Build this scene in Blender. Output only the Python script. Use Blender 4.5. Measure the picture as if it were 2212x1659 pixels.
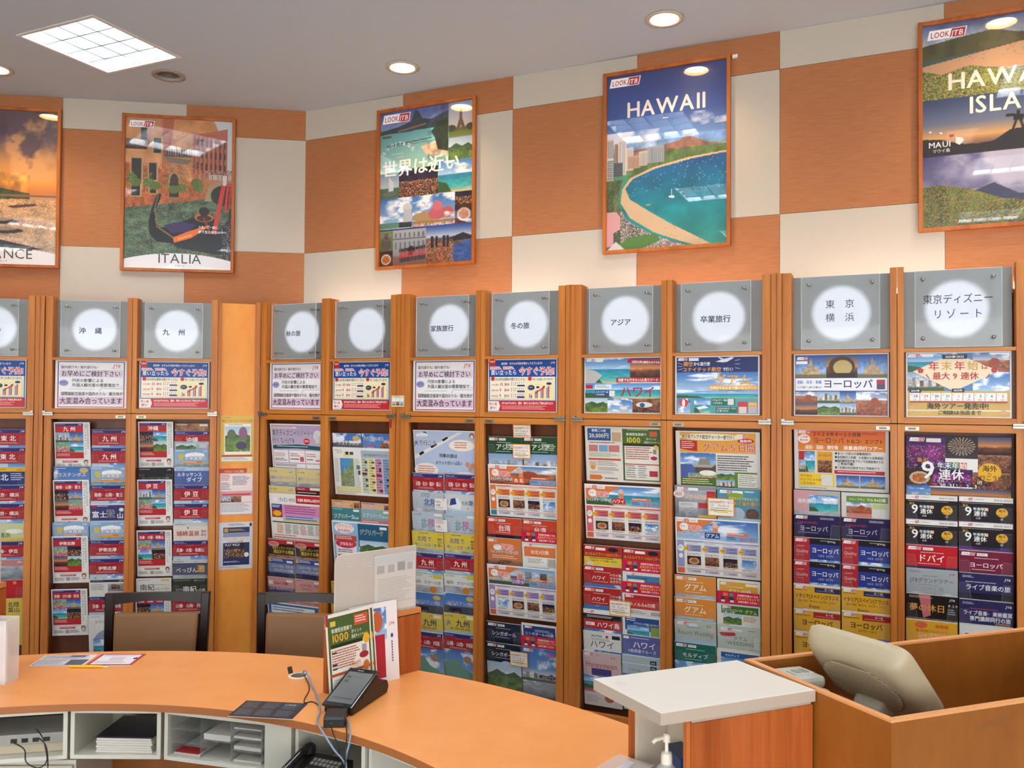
import bpy, bmesh, math, random
import numpy as np
from mathutils import Matrix, Vector

# ------------------------------------------------------------------ camera, world, exposure
for o in list(bpy.data.objects): bpy.data.objects.remove(o)
SC = bpy.context.scene; COL = SC.collection
random.seed(7); RNG = np.random.default_rng(5)
EYE, PITCH, ROLL = 1.78, 0.02063, 0.00663
cam_data = bpy.data.cameras.new('camera'); cam = bpy.data.objects.new('camera', cam_data); COL.objects.link(cam)
cam_data.sensor_width = 36.0; cam_data.lens = 1837.0 / 2212.0 * 36.0; cam_data.clip_start = 0.05
cam.matrix_world = Matrix.Translation((0, 0, EYE)) @ Matrix.Rotation(math.pi/2 + PITCH, 4, 'X') @ Matrix.Rotation(ROLL, 4, 'Z')
SC.camera = cam
wd = bpy.data.worlds.new('world'); SC.world = wd; wd.use_nodes = True
wd.node_tree.nodes['Background'].inputs[0].default_value = (0.95, 0.97, 1.0, 1)
wd.node_tree.nodes['Background'].inputs[1].default_value = 2.0
SC.view_settings.view_transform = 'Standard'; SC.view_settings.look = 'None'
SC.view_settings.gamma = 1.0; SC.view_settings.use_curve_mapping = False
SC.view_settings.exposure = 1.56
PANEL_LAMP = 11.5      # fluorescent ceiling panels
DOWN_LAMP = 9.0       # downlights, disc
DOWN_SPOT = 12.0       # downlights, watts of the spot in each
TUBE_LAMP = 5.5       # tubes on the cabinet tops
SIGN_LAMP = 0.28       # backlit sign discs

# ------------------------------------------------------------------ the room plan
CX, CY, AL, BE = -1.4599, 5.934, 0.43074, 0.14921      # wall corner, angles of right and left wall
CEIL = 3.81
FR = Matrix.Translation((CX, CY, 0)) @ Matrix.Rotation(-AL, 4, 'Z')   # x along wall, y into wall
FL = Matrix.Translation((CX, CY, 0)) @ Matrix.Rotation(BE, 4, 'Z')
DEP = 0.5                                               # cabinet front stands this far off the wall

# ------------------------------------------------------------------ materials
def lin(h):
    if isinstance(h, (tuple, list)): return tuple(h[:3])
    if len(h) == 3: h = ''.join(c*2 for c in h)
    v = [int(h[i:i+2], 16)/255 for i in (0, 2, 4)]
    return tuple(c/12.92 if c <= .04045 else ((c+.055)/1.055)**2.4 for c in v)
def lin_arr(a): return np.where(a <= .04045, a/12.92, ((a+.055)/1.055)**2.4)
MATS = {}
def mat(name, color='888', rough=.5, metal=0., spec=.5, bump=None, **k):
    if name in MATS: return MATS[name]
    m = bpy.data.materials.new(name); m.use_nodes = True
    b = m.node_tree.nodes['Principled BSDF']
    b.inputs['Base Color'].default_value = (*lin(color), 1)
    b.inputs['Roughness'].default_value = rough; b.inputs['Metallic'].default_value = metal
    b.inputs['Specular IOR Level'].default_value = spec
    if bump: add_noise(m, color, bump[0], bump[1], bump[2], bump[3] if len(bump) > 3 else (1, 1, 1))
    MATS[name] = m; return m
def add_noise(m, c1, c2, scale, bump, stretch):
    """object-space noise mixed between two colours, plus fine relief"""
    nt = m.node_tree; N = nt.nodes; L = nt.links; b = N['Principled BSDF']
    tc = N.new('ShaderNodeTexCoord'); mp = N.new('ShaderNodeMapping'); mp.inputs['Scale'].default_value = stretch
    no = N.new('ShaderNodeTexNoise'); no.inputs['Scale'].default_value = scale; no.inputs['Detail'].default_value = 4
    rp = N.new('ShaderNodeValToRGB'); rp.color_ramp.elements[0].position = .3; rp.color_ramp.elements[1].position = .7
    rp.color_ramp.elements[0].color = (*lin(c1), 1); rp.color_ramp.elements[1].color = (*lin(c2), 1)
    L.new(tc.outputs['Object'], mp.inputs[0]); L.new(mp.outputs[0], no.inputs[0]); L.new(no.outputs[0], rp.inputs[0])
    L.new(rp.outputs[0], b.inputs['Base Color'])
    if bump:
        bp = N.new('ShaderNodeBump'); bp.inputs['Strength'].default_value = bump; bp.inputs['Distance'].default_value = .002
        L.new(no.outputs[0], bp.inputs['Height']); L.new(bp.outputs[0], b.inputs['Normal'])
def emis(name, color, s):
    if name in MATS: return MATS[name]
    m = bpy.data.materials.new(name); m.use_nodes = True; N = m.node_tree.nodes
    b = N['Principled BSDF']; b.inputs['Base Color'].default_value = (.8, .8, .8, 1)
    b.inputs['Emission Color'].default_value = (*lin(color), 1); b.inputs['Emission Strength'].default_value = s
    MATS[name] = m; return m
def clear(name, color='fff', alpha=.12, rough=.02, fres=1.45, diff=None):
    """thin clear sheet: mostly see-through, Fresnel gloss, a little milky body"""
    if name in MATS: return MATS[name]
    m = bpy.data.materials.new(name); m.use_nodes = True; nt = m.node_tree; N = nt.nodes; L = nt.links
    N.remove(N['Principled BSDF']); out = N['Material Output']
    tr = N.new('ShaderNodeBsdfTransparent'); gl = N.new('ShaderNodeBsdfGlossy'); gl.inputs['Roughness'].default_value = rough
    df = N.new('ShaderNodeBsdfDiffuse'); df.inputs[0].default_value = (*lin(color), 1)
    m1 = N.new('ShaderNodeMixShader'); m1.inputs[0].default_value = alpha
    L.new(tr.outputs[0], m1.inputs[1]); L.new(df.outputs[0], m1.inputs[2])
    fr = N.new('ShaderNodeFresnel'); fr.inputs[0].default_value = fres
    m2 = N.new('ShaderNodeMixShader'); ge = N.new('ShaderNodeNewGeometry'); iv = N.new('ShaderNodeMath'); iv.operation = 'SUBTRACT'; iv.inputs[0].default_value = 1; L.new(ge.outputs['Backfacing'], iv.inputs[1]); mu = N.new('ShaderNodeMath'); mu.operation = 'MULTIPLY'; L.new(fr.outputs[0], mu.inputs[0]); L.new(iv.outputs[0], mu.inputs[1]); L.new(mu.outputs[0], m2.inputs[0]); L.new(m1.outputs[0], m2.inputs[1]); L.new(gl.outputs[0], m2.inputs[2])
    L.new(m2.outputs[0], out.inputs[0]); MATS[name] = m; return m
def wood(name, c1, c2, scale, stretch, rough=.42):
    """fine straight grain: two stretched noises"""
    if name in MATS: return MATS[name]
    m = mat(name, c1, rough, spec=.4); nt = m.node_tree; N = nt.nodes; L = nt.links; b = N['Principled BSDF']
    tc = N.new('ShaderNodeTexCoord'); mp = N.new('ShaderNodeMapping'); mp.inputs['Scale'].default_value = stretch
    n1 = N.new('ShaderNodeTexNoise'); n1.inputs['Scale'].default_value = scale; n1.inputs['Detail'].default_value = 5; n1.inputs['Roughness'].default_value = .65
    n2 = N.new('ShaderNodeTexNoise'); n2.inputs['Scale'].default_value = scale*.22; n2.inputs['Detail'].default_value = 2
    L.new(tc.outputs['Object'], mp.inputs[0]); L.new(mp.outputs[0], n1.inputs[0]); L.new(mp.outputs[0], n2.inputs[0])
    ad = N.new('ShaderNodeMath'); ad.operation = 'ADD'; L.new(n1.outputs[0], ad.inputs[0]); L.new(n2.outputs[0], ad.inputs[1])
    rp = N.new('ShaderNodeValToRGB'); rp.color_ramp.elements[0].position = .38; rp.color_ramp.elements[1].position = .62
    hf = N.new('ShaderNodeMath'); hf.operation = 'MULTIPLY'; hf.inputs[1].default_value = .5
    L.new(ad.outputs[0], hf.inputs[0]); L.new(hf.outputs[0], rp.inputs[0])
    rp.color_ramp.elements[0].color = (*lin(c1), 1); rp.color_ramp.elements[1].color = (*lin(c2), 1)
    L.new(rp.outputs[0], b.inputs['Base Color'])
    bp = N.new('ShaderNodeBump'); bp.inputs['Strength'].default_value = .15; bp.inputs['Distance'].default_value = .001
    L.new(n1.outputs[0], bp.inputs['Height']); L.new(bp.outputs[0], b.inputs['Normal'])
    return m
W_V = wood('cabinet_wood_upright', 'b0601c', 'd08234', 55, (1, 1, .05))
W_H = wood('cabinet_wood_level', 'b0601c', 'd08234', 55, (.05, 1, 1))
W_F = wood('filler_wood', 'f09434', 'f4a444', 22, (1, 1, .3))
W_D = wood('desk_wood_upright', '8d4214', 'b2602a', 40, (1, 1, .05))
W_B = wood('booth_wood', '8b4f18', '9c5e22', 14, (1, 1, .3))
FRAME = wood('frame_wood', '9a4f16', 'b8692a', 50, (1, 1, .1))
EDGE = mat('wood_edge', 'dd9a62', .45)
DARKGAP = mat('dark_recess', '2a150c', .8)
BACKB = wood('back_board', '5a2c14', '6e3a1c', 20, (1, 1, .1))
WHITEP = mat('white_laminate', 'e6dfd2', .35)
STEEL = mat('brushed_steel', '96938a', .34, 1.)
CHROME = mat('chrome', 'd8d8d8', .12, 1.)
PRINT = bpy.data.materials.new('print'); PRINT.use_nodes = True
_n = PRINT.node_tree.nodes; _a = _n.new('ShaderNodeAttribute'); _a.attribute_name = 'Col'
PRINT.node_tree.links.new(_a.outputs['Color'], _n['Principled BSDF'].inputs['Base Color'])
_n['Principled BSDF'].inputs['Roughness'].default_value = .38; _n['Principled BSDF'].inputs['Specular IOR Level'].default_value = .35
ACRYL = clear('clear_acrylic', 'fff', .03, .05, 1.3)
ACRYLEDGE = clear('acrylic_edge', 'ddd', .5, .1, 1.4)
GLASSP = clear('sign_glass', 'cfd8dc', .12, .03, 1.35)
PANE = clear('poster_glass', 'fff', .0, .0, 1.85)
MILKY = clear('frosted_acrylic', 'd8cfc4', .62, .35, 1.35)
MILKY2 = clear('milky_plastic', 'f6f2ee', .34, .3, 1.3)

# ------------------------------------------------------------------ objects
def link(name, data, parent=None, M=None):
    o = bpy.data.objects.new(name, data); COL.objects.link(o)
    if parent is not None: o.parent = parent
    if M is not None: o.matrix_local = M
    return o
def thing(name, label, cat, M=None, group=None, data=None):
    o = link(name, data, None, M); o['label'] = label; o['category'] = cat
    if group: o['group'] = group
    return o
def structure(o): o['kind'] = 'structure'; return o
class MB:
    def __init__(s): s.v = []; s.f = []
    def add(s, vs, fs):
        n = len(s.v); s.v += [tuple(p) for p in vs]; s.f += [tuple(i+n for i in f) for f in fs]; return s
    def box(s, x0, x1, y0, y1, z0, z1, M=None):
        vs = [(x, y, z) for z in (z0, z1) for y in (y0, y1) for x in (x0, x1)]
        if M is not None: vs = [M @ Vector(p) for p in vs]
        return s.add(vs, [(0, 2, 3, 1), (4, 5, 7, 6), (0, 1, 5, 4), (2, 6, 7, 3), (0, 4, 6, 2), (1, 3, 7, 5)])
    def hexa(s, b4, t4):       # bottom 4 points ccw, top 4 points
        return s.add(list(b4)+list(t4), [(3, 2, 1, 0), (4, 5, 6, 7), (0, 1, 5, 4), (1, 2, 6, 5), (2, 3, 7, 6), (3, 0, 4, 7)])
    def prism(s, pts, z0, z1):  # ccw outline
        n = len(pts)
        return s.add([(x, y, z0) for x, y in pts]+[(x, y, z1) for x, y in pts],
                     [tuple(range(n-1, -1, -1)), tuple(range(n, 2*n))]+[(i, (i+1) % n, n+(i+1) % n, n+i) for i in range(n)])
    def prof(s, pts, a0, a1, axis='x'):   # outline in the other two axes, extruded along axis
        n = len(pts)
        def P(p, a): return (a, p[0], p[1]) if axis == 'x' else (p[0], a, p[1])
        return s.add([P(p, a0) for p in pts]+[P(p, a1) for p in pts],
                     [tuple(range(n)), tuple(range(2*n-1, n-1, -1))]+[(i, n+i, n+(i+1) % n, (i+1) % n) for i in range(n)])
    def lathe(s, prof, n=24, c=(0, 0, 0), M=None, ring=False):
        vs = []; fs = []
        if ring: prof = list(prof)+[prof[0]]
        for r, z in prof:
            for i in range(n):
                a = 2*math.pi*i/n; p = Vector((c[0]+r*math.cos(a), c[1]+r*math.sin(a), c[2]+z))
                vs.append(M @ p if M is not None else p)
        for k in range(len(prof)-1):
            for i in range(n): fs.append((k*n+i, k*n+(i+1) % n, (k+1)*n+(i+1) % n, (k+1)*n+i))
        if not ring: fs += [tuple(range(n-1, -1, -1)), tuple(range((len(prof)-1)*n, len(prof)*n))]
        return s.add(vs, fs)
    def tube(s, path, r, n=8):
        path = [Vector(p) for p in path]; vs = []; fs = []
        for i, p in enumerate(path):
            d = (path[min(i+1, len(path)-1)]-path[max(i-1, 0)]).normalized()
            u = d.cross(Vector((0, 0, 1)));  u = Vector((1, 0, 0)) if u.length < 1e-3 else u.normalized(); w = d.cross(u)
            for k in range(n):
                a = 2*math.pi*k/n; vs.append(p+u*(r*math.cos(a))+w*(r*math.sin(a)))
        for i in range(len(path)-1):
            for k in range(n): fs.append((i*n+k, i*n+(k+1) % n, (i+1)*n+(k+1) % n, (i+1)*n+k))
        fs += [tuple(range(n-1, -1, -1)), tuple(range((len(path)-1)*n, len(path)*n))]
        return s.add(vs, fs)
    def mesh(s, name, m, smooth=False):
        me = bpy.data.meshes.new(name); me.from_pydata(s.v, [], s.f); me.update()
        if m is not None: me.materials.append(m)
        bm = bmesh.new(); bm.from_mesh(me); bmesh.ops.recalc_face_normals(bm, faces=bm.faces); bm.to_mesh(me); bm.free()
        if smooth: me.shade_smooth()
        return me
    def obj(s, name, m, parent=None, M=None, smooth=False, bevel=0):
        o = link(name, s.mesh(name, m, smooth), parent, M)
        if smooth:
            e = o.modifiers.new('edge', 'EDGE_SPLIT'); e.split_angle = math.radians(40)
        if bevel:
            b = o.modifiers.new('bevel', 'BEVEL'); b.width = bevel; b.segments = 2; b.limit_method = 'ANGLE'
        return o
def smoothpath(pts, n=6):
    P = [Vector(p) for p in pts]; P = [P[0]]+P+[P[-1]]; out = []
    for i in range(1, len(P)-2):
        for k in range(n):
            t = k/n; a, b, c, d = P[i-1], P[i], P[i+1], P[i+2]
            out.append(.5*((2*b)+(c-a)*t+(2*a-5*b+4*c-d)*t*t+(3*b-a-3*c+d)*t**3))
    return out+[P[-2]]
def T(x, y, z): return Matrix.Translation((x, y, z))
def RZ(a): return Matrix.Rotation(a, 4, 'Z')
def RX(a): return Matrix.Rotation(a, 4, 'X')

# ------------------------------------------------------------------ printed matter
_fc = bpy.data.curves.new('glyph', 'FONT'); _fc.resolution_u = 2; _fo = bpy.data.objects.new('glyph', _fc); COL.objects.link(_fo)
GLY = {}
def glyph(ch, bold):
    k = (ch, bold)
    if k not in GLY:
        _fc.body = ch; _fc.offset = 0.0
        dg = bpy.context.evaluated_depsgraph_get(); dg.update(); ev = _fo.evaluated_get(dg); me = ev.to_mesh()
        v = np.array([(p.co.x, p.co.y, 0.) for p in me.vertices]) if len(me.vertices) else np.zeros((0, 3))
        f = [tuple(p.vertices) for p in me.polygons]; ev.to_mesh_clear()
        wide = ord(ch) > 0x2E00
        if bold and len(v):
            n = len(v); v0 = v[:, :2]; v = np.vstack([np.c_[v0+np.array(d), np.full(n, j*.08)] for j, d in enumerate(((-.018, -.008), (.018, -.008), (0, .012)))]); f = f+[tuple(i+n for i in q) for q in f]+[tuple(i+2*n for i in q) for q in f]
        adv = 1.0 if wide else (.3 if not len(v) else float(v[:, 0].max())+.07)
        GLY[k] = (v, f, adv)
    return GLY[k]
class Art:
    """flat print in mm, origin top left, y down; every mark is a thin face laid over the last"""
    STEP = .00008
    def __init__(s, w, h, paper='eeebe4'):
        s.w, s.h = w, h; s.v = []; s.f = []; s.c = []; s.k = 0; s.n = 0
        if paper: s.rect(0, 0, w, h, paper)
    def _add(s, vs, fs, cs):
        s.v.append(vs); s.c.append(cs); n = s.n; s.f += [tuple(i+n for i in f) for f in fs]; s.n += len(vs)
    def P(s, pts, layer=None):
        p = np.asarray(pts, float); k = s.k if layer is None else layer
        return np.c_[p[:, 0]/1000, np.zeros(len(p))-np.asarray(k)*s.STEP, (s.h-p[:, 1])/1000]
    def rect(s, x, y, w, h, c, c2=None):
        x1 = min(x+w, s.w); y1 = min(y+h, s.h)
        a = lin(c); b = lin(c2) if c2 else a
        s._add(s.P([(x, y1), (x1, y1), (x1, y), (x, y)]), [(0, 1, 2, 3)], np.array([b, b, a, a])); s.k += 1
    def poly(s, pts, c):
        s._add(s.P(pts), [tuple(range(len(pts)-1, -1, -1))], np.array([lin(c)]*len(pts))); s.k += 1
    def ell(s, cx, cy, rx, ry, c, n=28, c2=None):
        a = np.linspace(0, 2*np.pi, n, endpoint=False)
        s._add(s.P(np.c_[cx+rx*np.cos(a), cy-ry*np.sin(a)]), [tuple(range(n))], np.array([lin(c)]*n)); s.k += 1
    def text(s, t, x, y, size, c, bold=0, maxw=0, al='l', rot=0, slant=0):
        adv = [glyph(ch, bold)[2] for ch in t]; W = sum(adv)*size; sx = 1.0
        if maxw and W > maxw: sx = maxw/W; W = maxw
        if al == 'c': x -= W/2
        if al == 'r': x -= W
        col = np.array(lin(c)); px = 0; cr, sr = math.cos(rot), math.sin(rot); vs = []; ls = []; fs = []; n = 0
        for ch, a in zip(t, adv):
            v, f, _ = glyph(ch, bold)
            if len(v):
                gx = (px+v[:, 0]*size+v[:, 1]*size*slant)*sx; gy = -v[:, 1]*size
                vs.append(np.c_[x+gx*cr-gy*sr, y+gx*sr+gy*cr]); ls.append(v[:, 2]); fs += [tuple(i+n for i in q) for q in f]; n += len(v)
            px += a*size
        if vs:
            V = np.vstack(vs); s._add(s.P(V, s.k+np.concatenate(ls)), fs, np.tile(col, (len(V), 1))); s.k += 1
        return W
    def out(s, t, x, y, size, c, oc, o=1.2, **k):     # outlined lettering
        for dx, dy in ((-o, 0), (o, 0), (0, -o), (0, o), (-o*.7, -o*.7), (o*.7, o*.7), (o*.7, -o*.7), (-o*.7, o*.7)):
            s.text(t, x+dx, y+dy, size, oc, **k); s.k -= .72
        s.text(t, x, y, size, c, **k)
    def lines(s, x, y, w, h, n, c):                   # small print
        vs = []; fs = []; m = 0; lh = h/n
        for i in range(n):
            px = x; end = x+w*(1 if i % 3 else .9)*random.uniform(.8, 1)
            while px < end-2:
                L = min(random.uniform(2, 9), end-px); y0 = y+i*lh; hh = lh*.45
                vs += [(px, y0+hh), (px+L, y0+hh), (px+L, y0), (px, y0)]; fs.append((m, m+1, m+2, m+3)); m += 4; px += L+random.uniform(.8, 2)
        s._add(s.P(vs), fs, np.tile(np.array(lin(c)), (m, 1))); s.k += 1
    def img(s, arr, x, y, w, h):                      # (ny,nx,3) linear colours as a fine grid
        ny, nx = arr.shape[:2]; gx, gy = np.meshgrid(np.linspace(x, x+w, nx), np.linspace(y, y+h, ny))
        V = s.P(np.c_[gx.ravel(), gy.ravel()]); i = np.arange((ny-1)*(nx-1)); r = i//(nx-1); q = i % (nx-1); a = r*nx+q
        F = np.c_[a+nx, a+nx+1, a+1, a]; s._add(V, [tuple(t) for t in F.tolist()], arr.reshape(-1, 3)); s.k += 1
    def photo(s, kind, x, y, w, h, cell=2.6):
        w = min(w, s.w-x); h = min(h, s.h-y)
        s.img(photo(kind, max(4, int(w/cell)), max(4, int(h/cell))), x, y, w, h)
    def jtb(s, x, y, z, c='fff'):
        s.text('J', x, y, z, c, 1, slant=.25); s.text('TB', x+z*.36, y, z*.9, c, 1, slant=.15)
    def look(s, x, y, w):
        h = w*.27; k = h*.22
        s.poly([(x+k, y), (x+w, y), (x+w-k, y+h), (x, y+h)], 'fff')
        s.poly([(x+w*.56+k, y+h*.06), (x+w-.03*w, y+h*.06), (x+w-k-.02*w, y+h*.94), (x+w*.56, y+h*.94)], 'b8202e')
        s.text('LOOK', x+k+w*.02, y+h*.8, h*.82, 'b8202e', 1, w*.48, slant=.12)
        s.text('JTB', x+w*.6, y+h*.8, h*.75, 'fff', 1, w*.3, slant=.2)
    def mesh(s, name, t=.0, curl=0.):
        V = np.vstack(s.v); C = np.vstack(s.c); F = list(s.f)
        if t > 0:
            w, h = s.w/1000, s.h/1000; n = len(V); e = .0004
            B = [(x, y, z) for z in (0, h) for y in (e*.5, t) for x in (0, w)]
            V = np.vstack([V, B]); C = np.vstack([C, np.tile(lin('d6d1c8'), (8, 1))])
            F += [tuple(i+n for i in f) for f in ((0, 2, 3, 1), (4, 5, 7, 6), (0, 1, 5, 4), (2, 6, 7, 3), (0, 4, 6, 2), (1, 3, 7, 5))]
        me = bpy.data.meshes.new(name); me.from_pydata(V.tolist(), [], F)
        at = me.color_attributes.new('Col', 'FLOAT_COLOR', 'POINT')
        at.data.foreach_set('color', np.c_[C, np.ones(len(C))].astype(np.float32).ravel())
        me.materials.append(PRINT); me.update(); return me

# ------------------------------------------------------------------ painted pictures (numpy, sRGB 0..1)
def hx(c):
    if len(c) == 3: c = ''.join(q*2 for q in c)
    return np.array([int(c[i:i+2], 16)/255 for i in (0, 2, 4)])
def vnoise(nx, ny, sx, sy):
    g = RNG.random((int(sy)+2, int(sx)+2)); X = np.linspace(0, sx, nx, endpoint=False); Y = np.linspace(0, sy, ny, endpoint=False)
    xi = X.astype(int); yi = Y.astype(int); fx = X-xi; fy = Y-yi; fx = fx*fx*(3-2*fx); fy = fy*fy*(3-2*fy)
    a = g[yi][:, xi]; b = g[yi][:, xi+1]; c = g[yi+1][:, xi]; d = g[yi+1][:, xi+1]
    return (a*(1-fx)+b*fx)*(1-fy)[:, None]+(c*(1-fx)+d*fx)*fy[:, None]
def fbm(nx, ny, s=4, o=4, asp=1.): 
    r = np.zeros((ny, nx)); w = 1; t = 0
    for i in range(o): r += w*vnoise(nx, ny, s*2**i, max(1, s*2**i*asp)); t += w; w *= .55
    return r/t
class Pic:
    def __init__(s, nx, ny, stops):
        s.nx, s.ny = nx, ny; s.X, s.Y = np.meshgrid(np.linspace(0, 1, nx), np.linspace(0, 1, ny)); s.a = s.grad(stops, s.Y)
    def grad(s, stops, t):
        p = [q[0] for q in stops]; c = np.array([hx(q[1]) for q in stops]); return np.stack([np.interp(t, p, c[:, i]) for i in range(3)], -1)
    def put(s, m, c, k=1.):
        m = (m.astype(float)*k)[..., None]; c = hx(c) if isinstance(c, str) else c; s.a = s.a*(1-m)+c*m; return s
    def poly(s, pts, c, k=1.):
        m = np.zeros(s.X.shape, bool); n = len(pts)
        for i in range(n):
            (x1, y1), (x2, y2) = pts[i], pts[(i+1) % n]
            if y1 == y2: continue
            m ^= ((y1 > s.Y) != (y2 > s.Y)) & (s.X < (x2-x1)*(s.Y-y1)/(y2-y1)+x1)
        s.put(m, c, k); return m
    def ell(s, cx, cy, rx, ry, c, k=1., soft=0):
        d = ((s.X-cx)/rx)**2+((s.Y-cy)/ry)**2; m = np.clip((1-d)/soft, 0, 1) if soft else (d < 1)
        return s.put(m, c, k)
    def line(s, x1, y1, x2, y2, w, c, k=1.):
        d = np.array([x2-x1, y2-y1]); L = max(d@d, 1e-9); t = np.clip(((s.X-x1)*d[0]+(s.Y-y1)*d[1])/L, 0, 1)
        return s.put((s.X-x1-t*d[0])**2+(s.Y-y1-t*d[1])**2 < w*w, c, k)
    def rect(s, x, y, w, h, c, k=1.): return s.put((s.X >= x) & (s.X < x+w) & (s.Y >= y) & (s.Y < y+h), c, k)
    def speck(s, m, cols, dens, k=1.):
        r = RNG.random(s.X.shape); i = RNG.integers(0, len(cols), s.X.shape); C = np.array([hx(c) for c in cols])[i]
        s.put(m & (r < dens), C, k); return s
    def noise(s, m, amp, sc=8, asp=1.):
        s.a = np.clip(s.a*(1+(amp*(fbm(s.nx, s.ny, sc, 4, asp)-.5)*2*m)[..., None]), 0, 1); return s
    def clouds(s, m, sc=3, lo=.52, hi=.68, c='ffffff', asp=1.6, k=.9):
        f = np.clip((fbm(s.nx, s.ny, sc, 5, asp)-lo)/(hi-lo), 0, 1); return s.put(f*m, c, k)
    def paste(s, o, x, y, w, h):
        xs = (s.X[0] >= x) & (s.X[0] < x+w); ys = (s.Y[:, 0] >= y) & (s.Y[:, 0] < y+h); nx, ny = int(xs.sum()), int(ys.sum())
        if nx and ny:
            b = o(nx, ny); s.a[np.ix_(ys, xs)] = b.a
    def out(s): return lin_arr(np.clip(s.a, 0, 1))
def photo(kind, nx, ny): return picture(kind, nx, ny).out()
def picture(kind, nx, ny):
    if kind == 'sea':
        p = Pic(nx, ny, [(0, '4a86c8'), (.42, 'a9cbe6'), (.45, '2c86a8'), (.8, '3fb3b0'), (1, 'dcc79a')]); p.clouds(p.Y < .42); p.noise(p.Y > .45, .2, 9, 2)
        p.poly([(0, 1), (0, .62), (.25, .7), (.4, 1)], '3b5a32')
    elif kind == 'sky': p = Pic(nx, ny, [(0, '3f6fb4'), (1, 'a8c6e0')]); p.clouds(p.Y < 2)
    elif kind == 'dusk': p = Pic(nx, ny, [(0, '3a4d7c'), (.5, 'd98a4a'), (.62, '6a3c2a'), (1, '2a1c1c')]); p.noise(p.Y > .5, .4)
    elif kind == 'city':
        p = Pic(nx, ny, [(0, '7fa3cc'), (.5, 'cdd3d6'), (1, '6d6a62')]); 
        for i in range(9): x = i/9; h = RNG.uniform(.2, .6); p.rect(x, .75-h, .1, h, ['b8b2a6', '8a8f96', 'd8cfc0', '6b5a50'][i % 4])
        p.noise(p.Y > .2, .35, 14); p.rect(0, .8, 1, .2, '4a5a3a')
    elif kind == 'green':
        p = Pic(nx, ny, [(0, 'a4c2dc'), (.35, 'd5dcd8'), (.4, '4a6a34'), (1, '6f8a3a')]); p.noise(p.Y > .36, .5, 8); p.poly([(0, .4), (.3, .22), (.55, .36), (.8, .25), (1, .4)], '3f5a48')
    elif kind == 'food':
        p = Pic(nx, ny, [(0, '3a2018'), (1, '5a3020')]); p.noise(p.Y < 2, .6, 5); p.ell(.5, .55, .38, .36, 'c9b79c'); p.ell(.5, .55, .28, .26, 'b2502a'); p.speck(((p.X-.5)**2+(p.Y-.55)**2) < .06, ['e0a050', '6a8a30', 'd04030'], .4)
    elif kind == 'night':
        p = Pic(nx, ny, [(0, '14122c'), (.5, '3a2a3c'), (1, '20141a')]); p.noise(p.Y < 2, .7, 5); p.speck(p.Y > .4, ['e8a040', 'd85a30', 'f0d890'], .22)
    elif kind == 'fw':
        p = Pic(nx, ny, [(0, '2a2628'), (1, '40343a')]); d = np.hypot(p.X-.5, p.Y-.45); an = np.arctan2(p.Y-.45, p.X-.5)
        p.put((np.cos(an*22) > .3) & (d < .42), 'd8b89a', .75)
    elif kind == 'castle':
        p = Pic(nx, ny, [(0, '2f4f94'), (.7, '8fb0dc'), (1, '8c8468')]); p.poly([(.15, .9), (.3, .55), (.42, .5), (.5, .12), (.58, .5), (.72, .58), (.9, .9)], 'b59c78'); p.noise(p.Y > .3, .3, 12); p.rect(0, .86, 1, .14, '6e6a4a')
    elif kind == 'roofs':
        p = Pic(nx, ny, [(0, '5578b0'), (.35, 'c4ccd4'), (.4, 'a86a4c'), (1, '8c4a34')]); p.clouds(p.Y < .35); p.noise(p.Y > .38, .5, 16); p.ell(.6, .45, .14, .2, 'a04a30')
    elif kind == 'grey': p = Pic(nx, ny, [(0, 'a8aeb4'), (1, '6a7078')]); p.noise(p.Y < 2, .3, 5)
    elif kind == 'warm': p = Pic(nx, ny, [(0, '8a6248'), (1, '4a2a20')]); p.noise(p.Y < 2, .7, 5); p.speck(p.Y < 2, ['e0b070', 'c84a30'], .1)
    elif kind == 'flower': p = Pic(nx, ny, [(0, '6a9cc8'), (.4, '88a860'), (1, 'b8486a')]); p.noise(p.Y < 2, .35, 9); p.speck(p.Y > .45, ['f0e0e8', 'd83a5a'], .3)
    elif kind == 'purple': p = Pic(nx, ny, [(0, '3a1a5a'), (.5, '7a2a6a'), (1, '2a1a40')]); p.noise(p.Y < 2, .7, 5); p.speck(p.Y > .3, ['f0c0e0', 'd83a4a', 'a0a0f0'], .12)
    elif kind == 'map':
        p = Pic(nx, ny, [(0, '4f90c4'), (1, '5a98c0')]); p.poly([(0, .5), (.3, .42), (.6, .35), (.9, 0), (1, 0), (1, 1), (0, 1)], '7a9060'); p.noise(p.Y > .3, .4, 18); p.speck((p.Y > .35) & (p.X > .2), ['c04a4a', 'e0d8c0', '4a5a8a'], .16)
    else: p = Pic(nx, ny, [(0, 'cccccc'), (1, '999999')])
    return p

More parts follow.
